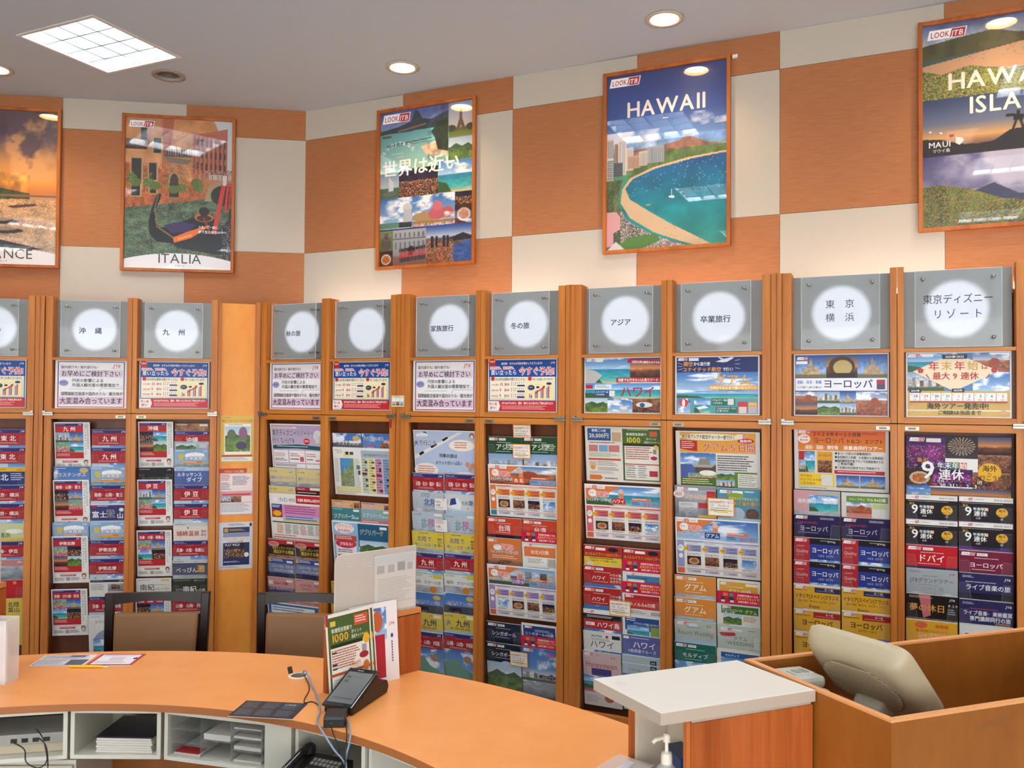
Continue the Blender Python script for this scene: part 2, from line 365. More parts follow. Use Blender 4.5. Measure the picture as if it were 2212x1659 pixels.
# ------------------------------------------------------------------ the five framed travel pictures (700 x 1030 mm)
NX, NY = 200, 294
def pic_hawaii():
    p = Pic(NX, NY, [(0, '2b3a7c'), (.25, '35549c'), (.42, '7fa4d4'), (.5, '5f9a6a'), (1, '0f7f88')]); X, Y = p.X, p.Y
    p.clouds((Y < .43) & (Y > .33) & (X < .45), 3, .42, .6, 'e6e4ea', 2); p.clouds((Y > .26) & (Y < .34) & (X > .7), 4, .5, .62, 'e0e2ee', 2)
    p.noise(Y < .43, .06, 4)
    sea = [(0.2, 1), (.13, .75), (.15, .66), (.22, .6), (.4, .55), (.7, .515), (1, .5), (1, 1)]
    m = p.poly(sea, '12788c'); t = np.clip((Y-.5)/.5, 0, 1)
    p.a = np.where(m[..., None], p.grad([(0, '17528f'), (.25, '136f92'), (.6, '12858c'), (1, '2a8f80')], t), p.a); p.noise(m, .22, 7, 2); p.speck(m & (Y < .7), ['c8e4ec'], .012)
    p.poly([(.22, .44), (.45, .43), (.62, .41), (.68, .385), (.74, .405), (.85, .44), (1, .455), (1, .47), (.2, .5)], '94695a'); p.noise((Y > .38) & (Y < .46) & (X > .2), .35, 16)
    p.poly([(.3, .48), (.6, .455), (1, .455), (1, .5), (.7, .515), (.4, .555), (.2, .6), (.15, .55)], '5d7440'); p.noise((Y > .45) & (Y < .58) & ~m, .45, 22)
    for x, y, w, h, c in ((0, .36, .06, .2, 'cfc6c0'), (.07, .39, .09, .17, 'a77a62'), (.1, .37, .07, .2, 'd8d2cc'), (.17, .42, .06, .13, 'cfc8c4'), (.18, .47, .11, .07, 'c09a7c'), (.28, .45, .07, .08, 'c8beb2'), (.35, .43, .14, .09, '9aa0a8'), (0, .47, .06, .2, 'd8d6d2'), (.06, .5, .08, .08, '50545c')):
        p.rect(x, y, w, h, c)
        for k in range(1, 8): p.rect(x+w*k/8, y+.01, w*.05, h-.012, '5a5c64', .55)
    for k in range(14): p.rect(.005, .485+k*.0125, .05, .004, '3a3c44')
    beach = [(1, .495), (.7, .51), (.4, .545), (.2, .595), (.135, .655), (.12, .73), (.2, .82), (.4, .91), (.62, .97), (.75, 1), (.88, 1), (.7, .93), (.53, .865), (.36, .79), (.2, .715), (.16, .65), (.23, .6), (.42, .555), (.72, .52), (1, .505)]
    p.poly(beach, 'd8b68c')
    land = p.poly([(0, .6), (.14, .6), (.11, .66), (.1, .74), (.17, .83), (.38, .92), (.6, .98), (.7, 1), (0, 1)], '6a7348')
    p.noise(land, .5, 24); crowd = land & (Y > .78) & (X > .12); p.speck(crowd, ['e8e4e0', 'd8d0c8', 'c8486a', '5a4a8a', 'e8c0c8'], .6)
    p.speck(land & ~crowd, ['2f3d22', '3d4d2a', '56683a'], .5); p.speck(land & (Y > .8) & (X < .3), ['2f3d22', '44552c'], .35)
    p.poly([(.1, .97), (.2, .93), (.42, .92), (.46, .96), (.3, 1), (.1, 1)], '55802f')
    p.poly([(0, .78), (.08, .78), (.12, .81), (.12, .88), (.06, .9), (.06, .97), (0, .98)], 'dba0a0'); p.poly([(0, 1), (.08, .95), (.16, 1)], 'e6d8d4')
    p.line(.535, .72, .57, .722, .006, 'f0f0f0'); p.line(.553, .68, .553, .72, .003, 'e0e8ea'); p.ell(.36, .755, .02, .004, 'c8b060')
    p.speck((Y > .86) & m, ['3a2a2a'], .01)
    return p
def pic_italy():
    p = Pic(NX, NY, [(0, 'b9a690'), (.25, 'c98f58'), (.55, 'a4562a'), (1, '3c5a44')]); X, Y = p.X, p.Y
    sky = p.poly([(.8, 0), (1, 0), (1, .35), (.93, .36), (.9, .12)], 'c9ccd2')
    p.poly([(0, 0), (.82, 0), (.92, .14), (.95, .36), (.6, .42), (0, .4)], 'c58a58'); p.noise((Y < .42) & ~sky, .25, 10)
    p.poly([(.34, 0), (.45, 0), (.38, .42), (.34, .42)], 'b0603c'); p.poly([(.62, .1), (.95, .05), (.95, .38), (.62, .4)], 'b66a50')
    for x in np.linspace(.64, .92, 8): p.line(x, .1+.1*(x-.6), x, .37, .006, '6d4436')
    for y in (.12, .2, .28): 
        for x in np.linspace(.66, .92, 7): p.rect(x, y+.05*(x-.6), .018, .045, '4a3430')
    p.poly([(0, .3), (.3, .33), (.62, .42), (.74, .5), (.62, .545), (0, .6)], 'a85426'); br = (Y > .3) & (Y < .6) & (X < .72); p.noise(br, .4, 26); p.speck(br, ['d88a48', '7a3818', 'c06a34'], .25)
    for x, y, w, h in ((.06, .27, .09, .2), (.06, .44, .08, .08), (.22, .3, .07, .13), (.23, .42, .06, .08), (.14, .02, .06, .12), (.26, .13, .07, .1)):
        p.rect(x-.012, y-.008, w+.024, h+.016, 'b89468'); p.rect(x, y, w, h, '2c2420')
    p.rect(0, .14, .22, .05, '5a4a40'); p.rect(0, .19, .2, .02, '3a2c26')
    for x in np.linspace(0, .2, 12): p.rect(x, .145, .006, .04, 'a89078')
    p.rect(.36, .2, .26, .05, '4e4038'); p.poly([(.36, .25), (.62, .27), (.58, .3), (.4, .29)], '7a6a5c')
    for x in np.linspace(.37, .6, 11): p.rect(x, .2, .006, .045, 'b0988a')
    p.ell(.455, .42, .055, .07, 'a88050'); p.ell(.455, .425, .042, .06, '40301f'); p.rect(.41, .43, .09, .1, '33271c'); p.rect(.4, .52, .1, .02, '8a6a48')
    for x, y in ((.06, .4), (.1, .43), (.22, .43), (.28, .45), (.45, .47), (.52, .46), (.66, .42), (.68, .45)): p.ell(x, y, .05, .028, '5a6a2a'); 
    p.speck((Y > .36) & (Y < .48) & (X < .75) & (np.sin(X*37) > .2), ['8a9a3c', '3a4a1e', 'a8b050'], .22)
    w = p.poly([(0, .6), (.6, .545), (.76, .52), (1, .55), (1, .95), (0, .95)], '4c6048'); p.noise(w, .55, 16, 2.4); p.speck(w, ['8a9070', '2f4636', 'a8a478'], .12); p.noise(w & (X > .4) & (X < .62) & (Y < .68), .5, 8)
    p.poly([(.74, .54), (.78, .44), (.88, .4), (1, .39), (1, .44), (.9, .46), (.8, .54)], 'a08a6c'); p.ell(.93, .5, .13, .07, '2a2822'); p.rect(.78, .36, .22, .035, 'd0c4b8')
    for x in np.linspace(.79, .99, 12): p.rect(x, .365, .007, .028, '6a5c50')
    p.speck((Y > .33) & (Y < .365) & (X > .74), ['7a3a3a', 'c8b8a8', '3a3a4a', 'c05a3a'], .7)
    # gondola
    p.poly([(.30, .5), (.335, .5), (.33, .53), (.29, .6), (.28, .68), (.33, .73), (.5, .69), (.68, .64), (.82, .62), (.86, .74), (.98, .66), (1, .8), (.85, .84), (.5, .835), (.3, .82), (.23, .77), (.22, .69), (.25, .6)], '17131a')
    p.poly([(.36, .71), (.52, .68), (.66, .70), (.6, .75), (.44, .76)], '3c2a5a'); p.line(.28, .6, .3, .72, .006, '8a6a3a'); p.line(.3, .72, .45, .79, .005, '8a6a3a')
    p.line(.31, .505, .27, .62, .006, '6a6058'); p.ell(.74, .65, .09, .03, 'b06a30'); p.ell(.74, .655, .07, .02, '3a1c14'); p.ell(.74, .61, .05, .03, '241816'); p.line(.74, .66, .8, .75, .01, '7a3a20')
    p.poly([(.45, .79), (.58, .75), (.78, .7), (.8, .705), (.62, .79), (.46, .825)], 'e0702a'); p.line(.5, .8, .62, .77, .006, 'f09a50')
    for x0, y0, x1, y1, ww in ((.93, .4, .84, .74, .02), (.965, .42, .94, .6, .011), (.99, .42, .975, .58, .008)): p.line(x0, y0, x1, y1, ww, 'c8392a')
    p.line(.933, .38, .928, .415, .018, 'd8ccc8'); p.poly([(.45, .835), (.9, .8), (.98, .9), (.9, .9), (.5, .86)], '22201e'); p.line(.96, .72, .93, .92, .02, '3a241c'); p.line(.99, .6, .985, .95, .015, '2e2020'); p.speck((X > .9) & (Y > .66) & (Y < .9), ['b8b8c8', '6a5a8a'], .1)
    p.put((Y > .895+.18*(X-.5)**2), 'e9e5e4'); return p
def pic_france():
    p = Pic(NX, NY, [(0, '3c3a50'), (.18, '6a5660'), (.34, 'c88a4c'), (.46, 'e8a040'), (.53, 'd07a3a'), (.56, 'c8905a'), (.9, 'b8a08a'), (1, 'a09080')]); X, Y = p.X, p.Y
    p.clouds((Y < .45), 3, .5, .62, 'e0a468', 1.4, .7); p.clouds((Y < .4), 4, .55, .66, '4a3c50', 1.4, .8)
    p.poly([(0, .44), (.1, .4), (.25, .46), (.45, .5), (.75, .535), (.75, .57), (0, .6)], '4a5426'); p.noise((Y > .4) & (Y < .6) & (X < .75), .5, 16); p.rect(.4, .545, .6, .012, '8a5c48')
    w = Y > .57; p.noise(w, .3, 18, 2); p.speck(w, ['e0c090', '6a5a5a', 'f0d8b0'], .2); p.poly([(.55, .62), (.8, .6), (.82, .615), (.6, .635)], '5a3a34')
    for x, y, s in ((.2, .7, .16), (.45, .72, .2), (.25, .77, .25), (.5, .78, .2), (.35, .66, .15)): p.ell(x, y, s, .02, '3a2a2a'); p.ell(x, y-.012, s*.7, .012, '9a8678')
    p.poly([(0, .8), (.5, .84), (.9, .9), (0, .9)], '3a3034'); p.put(Y > .89+.14*(X-.5)**2, 'e9e5e4'); return p
def pic_world():
    p = Pic(NX, NY, [(0, '3a4a8a'), (1, '2a3a6a')])
    def lagoon(nx, ny):
        q = Pic(nx, ny, [(0, '46579a'), (.25, '7a8cc0'), (.3, '5aa0a8'), (1, '9ec4b4')])
        q.poly([(0, .3), (.25, .26), (.45, .2), (.52, .02), (.56, .04), (.62, .17), (.75, .2), (1, .1), (1, .34), (0, .36)], '34404a'); q.noise((q.Y < .36), .15, 10)
        for i in range(10): q.ell(.28+i*.042, .33-i*.007, .02, .018, '8a6a58'); q.ell(.05+i*.03, .4, .03, .02, '6a5a4c') if i < 4 else None
        q.line(.1, .55, .75, .5, .008, '4a4038'); q.line(.1, .57, .9, .54, .004, '4a4038')
        q.poly([(.6, .62), (.85, .55), (1, .55), (1, .8), (.7, .78)], 'd8b89a'); q.poly([(.75, .4), (.85, .28), (1, .2), (1, .75), (.85, .7), (.8, .5)], '2c3a28'); q.noise(q.X > .7, .5, 14); return q
    def eiffel(nx, ny):
        q = Pic(nx, ny, [(0, '8aa0c8'), (.7, 'd8c8b8'), (.75, '5a6a30'), (1, '7f8a3a')])
        q.poly([(.46, .1), (.52, .1), (.56, .5), (.7, .82), (.58, .82), (.49, .66), (.4, .82), (.28, .82), (.42, .5)], '6a5048'); q.ell(.1, .74, .2, .1, '3a4426'); q.ell(.9, .74, .2, .1, '3a4426'); return q
    def merlion(nx, ny):
        q = picture('sky', nx, ny); q.rect(0, .8, 1, .2, '5a8a74'); q.ell(.85, .35, .14, .16, 'c9cdd0'); q.poly([(.75, .4), (.98, .4), (.98, .85), (.72, .85)], 'b9bec4'); q.ell(.35, .3, .2, .3, 'eef0f4', .7, 1); q.rect(.6, .82, .4, .18, '3a3c44'); return q
    def ganesh(nx, ny):
        q = picture('sky', nx, ny); q.ell(.3, .7, .32, .16, 'b09060'); q.ell(.6, .62, .22, .2, 'c8606a'); q.ell(.6, .38, .12, .16, 'd0707a'); q.ell(.84, .6, .14, .18, 'c06068'); q.ell(.82, .66, .06, .09, 'd8b890'); q.rect(0, .84, 1, .1, 'a08040'); q.speck(q.Y > .9, ['d84a3a', 'e8e0d0', '5a4a3a'], .7); return q
    def palace(nx, ny):
        q = Pic(nx, ny, [(0, 'a8acb0'), (.7, '8c8c90'), (.78, '7a5a54'), (1, '8a6058')])
        for i in range(7): q.rect(.06+i*.14, .08, .05, .14, '6c6e74'); q.rect(.06+i*.14, .34, .05, .2, '6c6e74')
        q.rect(0, .24, 1, .03, '5c5e64'); q.ell(.55, .6, .1, .14, '34343a')
        for i in range(16): x = .2+i*.05; q.rect(x, .62-.004*i, .032, .2, 'b02c2c'); q.ell(x+.016, .58-.004*i, .022, .055, '1a1618'); q.rect(x, .8-.004*i, .032, .12, '22202a')
        return q
    def koala(nx, ny):
        q = Pic(nx, ny, [(0, '7a8a40'), (1, '5a6a30')]); q.ell(.5, .65, .38, .36, '5a5048'); q.ell(.5, .3, .3, .2, '6a5f56'); q.ell(.2, .22, .13, .1, '8a7f76'); q.ell(.8, .22, .13, .1, '8a7f76'); q.ell(.5, .34, .07, .06, '1a1614'); return q
    def waikiki(nx, ny):
        q = Pic(nx, ny, [(0, '2a4a9a'), (.3, 'c0ccdc'), (.36, '6a5a54'), (1, '7a4a3a')]); q.poly([(.5, .9), (.62, .55), (1, .42), (1, 1), (.6, 1)], '3a5a9a'); q.poly([(.5, .36), (.8, .24), (1, .34), (1, .42), (.5, .46)], '2a2630'); m = (q.Y > .4) & (q.X < .6); q.noise(q.Y > .36, .4, 14); q.speck(m, ['e8a050', 'd86a30', '3a2a30'], .4)
        for x in (.1, .2, .36, .44): q.rect(x, .28, .06, .3, '2a2630')
        return q
    def burj(nx, ny):
        q = Pic(nx, ny, [(0, '7a94b4'), (.55, 'b4c0c4'), (.6, '3f6a5c'), (1, '4a6a50')]); q.poly([(.46, .1), (.72, .35), (.72, .7), (.46, .72)], 'c8ccd0'); q.line(.46, .04, .46, .72, .012, 'a0a8b0'); q.ell(.5, .82, .4, .08, '6a6a58'); return q
    for f, x, y, w, h in ((lagoon, 0, 0, .74, .4), (eiffel, .74, 0, .26, .22), (lambda a, b: picture('green', a, b), .74, .22, .26, .16), (burj, 0, .4, .21, .16), (lambda a, b: picture('night', a, b), .21, .38, .42, .19),
        (lambda a, b: picture('sea', a, b), .63, .36, .37, .2), (merlion, 0, .56, .36, .2), (ganesh, .36, .56, .45, .2), (lambda a, b: picture('night', a, b), .81, .56, .19, .08), (lambda a, b: picture('food', a, b), .81, .64, .19, .12), (koala, 0, .77, .15, .13),
        (lambda a, b: picture('food', a, b), 0, .9, .15, .1), (palace, .15, .77, .36, .23), (waikiki, .51, .76, .49, .24)): p.paste(f, x, y, w, h)
    return p
def pic_island():
    p = Pic(NX, NY, [(0, '4a5a86'), (.1, 'b0b8c4'), (.12, 'c8a078')]); X, Y = p.X, p.Y
    p.poly([(0, .1), (.2, .08), (.45, .06), (.6, .09), (1, .12), (1, .17), (.4, .17), (0, .19)], '4c4a26'); p.noise(Y < .2, .3, 16); p.poly([(0, .2), (.5, .15), (1, .1), (1, .24), (0, .28)], 'c89a72')
    p.poly([(.62, .17), (1, .13), (1, .2), (.7, .2)], '5fa098'); p.speck((Y > .13) & (Y < .2) & (X > .2) & (X < .6), ['3a2a28'], .02); p.poly([(0, .18), (.35, .155), (.35, .165), (0, .2)], '3a5a5a')
    g = p.poly([(0, .22), (.12, .25), (.3, .22), (.55, .26), (1, .24), (1, .36), (0, .38)], '6a7030'); p.noise(g, .5, 20); p.speck(g, ['a8a050', '3a4018', 'c8b870'], .4)
    m = (Y > .37) & (Y < .65); p.a = np.where(m[..., None], p.grad([(0, '2c3c66'), (.45, '6a7088'), (.68, 'd8a060'), (.8, '8a6448'), (1, '3a2a26')], (Y-.37)/.28), p.a); p.clouds(m & (Y > .53), 4, .5, .6, 'd8b090', 1, .5)
    p.poly([(0, .56), (.12, .57), (.25, .6), (.35, .605), (.45, .6), (.55, .555), (.75, .54), (1, .55), (1, .65), (0, .65)], '231a18'); p.poly([(.7, .545), (.85, .51), (1, .52), (1, .55)], '54392c')
    for cx, k in ((.6, 1), (.72, -1)):
        p.ell(cx, .475, .012, .01, '1c1414'); p.poly([(cx-.025, .485), (cx+.025, .485), (cx+.03, .515), (cx-.03, .515)], '1c1414'); p.line(cx-.01, .51, cx-.03, .55, .008, '1c1414'); p.line(cx+.012, .51, cx+.03, .55, .008, '1c1414')
        p.line(cx, .49, cx-.07*k if k > 0 else cx+.06, .485 if k > 0 else .455, .007, '1c1414'); p.line(cx, .49, .66, .5, .007, '1c1414')
    b = Y > .65; p.a = np.where(b[..., None], p.grad([(0, '5a5480'), (.4, 'a09ab4'), (1, '8a86a0')], (Y-.65)/.2), p.a); p.clouds(b & (Y < .82), 3, .42, .6, '4a4270', 1.5, .7); p.clouds(b & (Y < .84), 3, .5, .65, 'd4ccd8', 1.5, .8)
    p.poly([(.3, .84), (.45, .8), (.6, .86), (.8, .88), (1, .8), (1, 1), (.3, 1)], '3c3c58'); h = p.poly([(0, .8), (.1, .79), (.3, .82), (.5, .88), (.7, .9), (.85, .88), (1, .9), (1, 1), (0, 1)], '5e6428'); p.noise(h, .5, 16); p.speck(h, ['a89a30', '2a3a18', 'c87a28', '8a9a34'], .3)
    return p

# ------------------------------------------------------------------ mini-language for printed sheets
def draw(a, code):
    for op in code.split(';'):
        q = op.split()
        if not q: continue
        k = q[0]; g = lambda i: float(q[i]); s = lambda i: q[i].replace('~', ' ')
        if k == 'r': a.rect(g(1), g(2), g(3), g(4), q[5], q[6] if len(q) > 6 else None)
        elif k in 'tcR': a.text(s(1), g(2), g(3), g(4), q[5], int(q[6]) if len(q) > 6 else 0, g(7) if len(q) > 7 else 0, {'t': 'l', 'c': 'c', 'R': 'r'}[k])
        elif k == 'o': a.out(s(1), g(2), g(3), g(4), q[5], q[6], bold=1, maxw=g(7) if len(q) > 7 else 0, al='c')
        elif k == 'l': a.lines(g(1), g(2), g(3), g(4), int(q[5]), q[6])
        elif k == 'p': a.photo(q[1], g(2), g(3), g(4), g(5))
        elif k == 'e': a.ell(g(1), g(2), g(3), g(4), q[5])
        elif k == 'j': a.jtb(g(1), g(2), g(3), q[4])
        elif k == 'k': a.look(g(1), g(2), g(3))
        elif k == 'y': a.poly([(float(q[i]), float(q[i+1])) for i in range(2, len(q), 2)], q[1])
        # ---- covers
        elif k == 'J': t_red(a, s(1))
        elif k == 'F': t_leaf(a, s(1))
        elif k == 'K': t_look(a, q[1], s(2), q[3], q[4] if len(q) > 4 else 'grey')
        elif k == 'N': t_summer_kids(a)
        elif k == 'H': a.rect(0, 0, 210, 297, q[1]); a.lines(8, 8, 70, 9, 1, q[2]); a.jtb(176, 18, 15, q[3]); 
        elif k == 'S': t_offer(a, s(1), q[2], q[3], q[4])
        elif k == 'Q': t_yearend_cover(a)
        elif k == 'U': t_catalog(a)
        elif k == 'V': t_coupon(a)
        elif k == 'D': t_resort(a)
def t_red(a, t):
    a.rect(0, 0, 210, 26, '332c6c'); a.rect(0, 3, 210, 1, '8a86b0'); a.text('2024.4/1~9/30', 8, 15, 9, 'e8e6f0', 0, 70); a.lines(8, 18, 90, 5, 1, '9a98c0'); a.jtb(176, 19, 15)
    a.rect(0, 26, 210, 74, 'b0262e'); a.poly([(20, 34), (190, 34), (205, 100), (5, 100)], 'a61c26'); a.lines(80, 31, 50, 4, 1, 'd88a8a')
    a.text(t, 105, 72, 38 if len(t) < 4 else 27, 'f4efe8', 1, 168, 'c'); a.lines(40, 82, 130, 12, 2, 'e0b0a8'); a.photo('green', 0, 100, 105, 90); a.photo('sea', 105, 100, 105, 90); a.rect(0, 190, 210, 107, 'b0262e')
def t_leaf(a, t):
    a.rect(8, 8, 162, 16, '332c6c'); a.lines(14, 13, 70, 6, 1, 'a8a6d0'); a.jtb(142, 20, 12); a.rect(8, 24, 162, 40, 'b8242c')
    a.text(t, 89, 54, 32 if len(t) < 4 else 23, 'f6f0e8', 1, 145, 'c'); ks = random.sample(['green', 'sea', 'city', 'castle', 'dusk', 'flower', 'night'], 4)
    for i, k in enumerate(ks): a.photo(k, 8+81*(i % 2), 64+62*(i//2), 81, 62)
    a.rect(8, 188, 162, 40, 'b8242c'); a.lines(14, 196, 90, 20, 3, 'e8c0b8')
    for i, ch in enumerate('デジタルパンフレット'): a.text(ch, 176, 52+i*17, 13, '38344a', 1)
    a.lines(192, 40, 12, 130, 16, '8a8890'); a.rect(176, 10, 26, 26, 'c4c0bc'); a.rect(8, 233, 194, 5, 'd8d0cc'); a.rect(45, 242, 90, 11, 'c04a60'); a.lines(50, 245, 80, 6, 1, 'f0d0d4')
    a.lines(12, 262, 60, 20, 4, '6a6468'); a.rect(78, 260, 22, 22, 'a8a4a0'); a.lines(106, 262, 56, 20, 4, '6a6468'); a.ell(182, 250, 13, 14, '5a3a30'); a.ell(182, 253, 9, 9, 'e8c4a8'); a.poly([(170, 284), (176, 262), (190, 262), (196, 284)], 'e8e0e4'); a.rect(172, 268, 22, 4, 'c04a60')
def t_look(a, bg, t, tc, ph):
    a.rect(0, 0, 210, 297, bg); a.look(8, 8, 56); a.rect(70, 10, 42, 13, 'f0ece6'); a.lines(73, 13, 36, 8, 2, '8a8684'); a.lines(60, 32, 110, 5, 1, tc)
    a.text(t, 105, 74, 38 if len(t) < 5 else 26, tc, 1, 150, 'c'); a.lines(50, 84, 110, 5, 1, tc); a.photo(ph, 0, 98, 210, 199)
def t_summer_kids(a):
    a.rect(0, 0, 210, 297, '88a8d0', 'a8c4dc'); a.lines(10, 7, 60, 7, 1, 'eef2f6'); a.jtb(178, 17, 14)
    for x, r in ((90, 14), (110, 18), (132, 20), (155, 16), (172, 11), (76, 9)): a.ell(x, 34, r, r*.8, 'f2f2f0')
    a.rect(66, 34, 118, 14, 'f2f2f0'); a.out('夏', 42, 66, 46, 'e8d040', '4a6aa0', bold=1, al='c'); a.out('の家族旅行', 132, 66, 27, 'f8f8f8', '4a6a90', bold=1, al='c'); a.rect(60, 76, 110, 12, 'd0803a'); a.lines(64, 79, 100, 6, 1, 'fff'); a.rect(0, 88, 210, 209, 'd8a040'); a.photo('flower', 0, 96, 210, 190)
def t_offer(a, t, acc, bar, ph):
    """landscape summer offer sheet with picture header and four priced columns"""
    a.photo(ph, 8, 8, 404, 104); a.poly([(8, 8), (200, 8), (110, 60), (8, 80)], 'e07a42'); a.look(8, 6, 60); a.rect(72, 8, 44, 16, 'f0eee8'); a.lines(76, 12, 36, 8, 2, '888')
    a.rect(190, 40, 26, 40, 'd88a68'); a.ell(203, 34, 13, 13, 'e8b8a0'); a.ell(46, 48, 24, 20, 'f4f0ea'); a.out('また', 40, 50, 13, 'c03a30', 'fff', o=.6, bold=1, al='c'); a.out('夏旅!', 100, 66, 34, 'e0562c', 'ffffff', bold=1, al='c')
    a.out('レイトサマースペシャル', 84, 90, 21, '18161a', 'ffffff', bold=1, maxw=140, al='c'); a.rect(150, 72, 76, 30, acc); a.text(t, 188, 96, 24, 'fff', 1, 70, 'c')
    a.rect(262, 66, 104, 12, 'e8703c'); a.lines(266, 69, 96, 7, 1, 'fff'); a.poly([(256, 80), (410, 80), (410, 108), (256, 108)], '7fa4c8'); a.lines(262, 86, 48, 16, 2, '2a3a5a'); a.text('おトク!', 322, 104, 22, 'd8402c', 1, 84)
    a.rect(8, 118, 36, 140, bar); a.ell(26, 160, 15, 17, 'f6f2ec'); a.lines(16, 152, 20, 14, 3, '888'); a.ell(26, 200, 11, 12, 'f6f2ec'); a.rect(8, 262, 36, 28, 'e06a48' if bar != 'e87a40' else '2f8a98')
    a.rect(48, 118, 364, 8, bar); a.lines(140, 120, 200, 5, 1, 'fff')
    for i in range(4):
        x = 52+i*91; a.lines(x+6, 130, 70, 5, 1, '8a8688'); a.rect(x+4, 140, 74, 34, bar); a.text(['2,000', '5,000', '4,000', '15,000'][i]+'円', x+72, 156, 13, '2a2630', 1, 46, 'r'); a.text(['1,000', '2,500', '2,000', '7,500'][i]+'円', x+72, 171, 13, '2a2630', 1, 46, 'r')
        a.ell(x+4, 160, 13, 12, 'ecc02c'); a.text('半額', x+4, 164, 10, 'c83020', 1, al='c'); a.text('えらべるプラン', x+40, 192, 12, '2a2630', 1, 70, 'c'); a.photo(['warm', 'night', 'sky', 'food'][(i+len(t)) % 4], x+6, 198, 70, 46); a.lines(x+6, 248, 68, 9, 2, '888488'); a.rect(x+6, 268, 70, 16, 'c8c4d0'); a.text(['4,000', '10,000', '9,000', '20,000'][i]+'円', x+70, 281, 11, '4a4650', 1, 50, 'r')
    a.rect(52, 261, 352, 5, 'd8a8a4')
def nine(a, x, y, k, cx):
    a.out('9', x, y, 58*k, 'f4f2ee', '1a1216', bold=1, al='c')
    for i, (ch, c) in enumerate(zip('年末年始', ('', '3a5a7a', '3f7a4a', 'c8683a'))):
        if c: a.rect(x+(17+i*15)*k, y-39*k, 15*k, 16*k, c)
        a.text(ch, x+(24.5+i*15)*k, y-26*k, 15*k, 'f4f2ee', 1, al='c')
    a.text('連休', x+46*k, y-1*k, 26*k, 'f4f2ee', 1, al='c'); a.ell(cx, y-19*k, 23*k, 21*k, 'e8b030'); a.text('海外', cx, y-22*k, 15*k, '2a2018', 1, al='c'); a.text('へ', cx, y-12*k, 9*k, '2a2018', 1, al='c'); a.text('行こう!', cx, y-2*k, 12*k, '2a2018', 1, al='c')
def t_yearend_cover(a):
    a.rect(0, 0, 210, 297, '1c171a'); a.rect(0, 0, 210, 23, 'e9e5df'); a.look(8, 5, 48); a.lines(62, 9, 40, 7, 1, 'a09c98'); a.text('2024.12~2025.1', 202, 16, 11, '3a3634', 1, 66, 'r'); a.lines(10, 28, 190, 4, 1, 'c8c4c0'); nine(a, 38, 86, 1.0, 168); a.text('最大', 14, 44, 11, 'e0a030', 1); a.text('12月', 66, 100, 10, 'ddd', 1); a.text('1月', 160, 100, 10, 'ddd', 1); a.photo('purple', 0, 110, 210, 187)
def t_catalog(a):
    a.rect(0, 0, a.w, a.h, 'cf1740'); a.rect(30, 8, 22, 28, 'e07a40'); a.rect(60, 8, 20, 26, '5a8a7a'); a.poly([(22, 26), (80, 26), (86, 50), (16, 50)], '3a3a4a'); a.rect(36, 24, 22, 24, 'b82030'); a.rect(20, 44, 18, 10, 'f0ece8'); a.rect(64, 44, 18, 10, 'f0ece8')
    a.text('目安旅行代金はこちら!', 150, 20, 12, 'fff', 1, 100, 'c'); a.text('カタログとセットで', 150, 37, 16, 'ffe050', 1, 110, 'c'); a.text('お持ち帰りください', 150, 52, 12, 'fff', 1, 96, 'c')
def t_coupon(a):
    a.rect(0, 0, a.w, a.h, 'e39a3c'); a.rect(5, 5, a.w-10, a.h-10, 'f2ede2'); a.text('WiFi5000円クーポン', a.w/2, 26, 17, 'b02a2c', 1, a.w-16, 'c'); a.ell(22, 36, 12, 9, 'd8d4cc'); a.text('プレゼント', a.w*.6, 44, 15, 'b02a2c', 1, 60, 'c'); a.ell(a.w-20, 12, 12, 6, 'e8d8d0'); a.lines(10, 50, a.w-20, 7, 1, '6a6460'); a.rect(10, 60, a.w-20, 5, 'e8c030'); a.rect(30, 68, a.w-60, 4, 'e8c030'); a.lines(12, 60, a.w-24, 6, 1, '3a3430')
def t_resort(a):
    a.rect(0, 0, 210, 297, 'd8c686', 'c8b488'); a.lines(8, 6, 14, 5, 1, '6a6048'); a.text('4/1~9/30', 10, 26, 14, '5a5040', 1, 66); a.rect(154, 10, 40, 13, 'ccc6b4'); a.text('エースJTB', 174, 20, 9, '6a7a9a', 1, 36, 'c'); a.rect(158, 26, 30, 3, '7a7458'); a.out('東京ディズニーリゾート', 105, 72, 24, '2a2438', 'e8e4ec', bold=1, maxw=184, al='c'); a.photo('grey', 0, 88, 210, 60)

# ---- landscape signs in the upper windows (420 x 297)
def s_early(a):
    a.rect(14, 6, 392, 285, '4a4488'); a.rect(14, 150, 392, 141, '9a3a68'); a.rect(20, 11, 380, 275, 'edeaea'); a.text('国内旅行も!~海外旅行も!'.replace('~', ' '), 32, 50, 21, '28242e', 1, 215); a.jtb(338, 42, 28, 'b8202c'); a.lines(336, 48, 60, 4, 1, '888')
    a.rect(24, 58, 372, 46, 'dccbd8'); a.text('お早めにご検討下さい', 34, 96, 38, '1e1a24', 1, 348); a.ell(50, 140, 27, 19, '8f92c4'); a.lines(30, 136, 40, 9, 1, '4a4a8a')
    a.text('円安の影響による', 98, 133, 24, '28242e', 1, 185); a.text('外国人観光客の需要増加で…', 98, 162, 24, '28242e', 1, 300); a.rect(80, 178, 150, 1.5, '6a6a90'); a.rect(270, 172, 130, 1.5, '6a6a90'); a.poly([(255, 190), (270, 172), (272, 173), (257, 191)], '6a6a90')
    a.text('国際線航空座席や国内ホテル･観光地が', 34, 216, 25, '28242e', 1, 362); a.rect(24, 226, 372, 48, 'd6bcd0'); a.text('大変混み合っています', 27, 266, 42, '1e1a24', 1, 368)
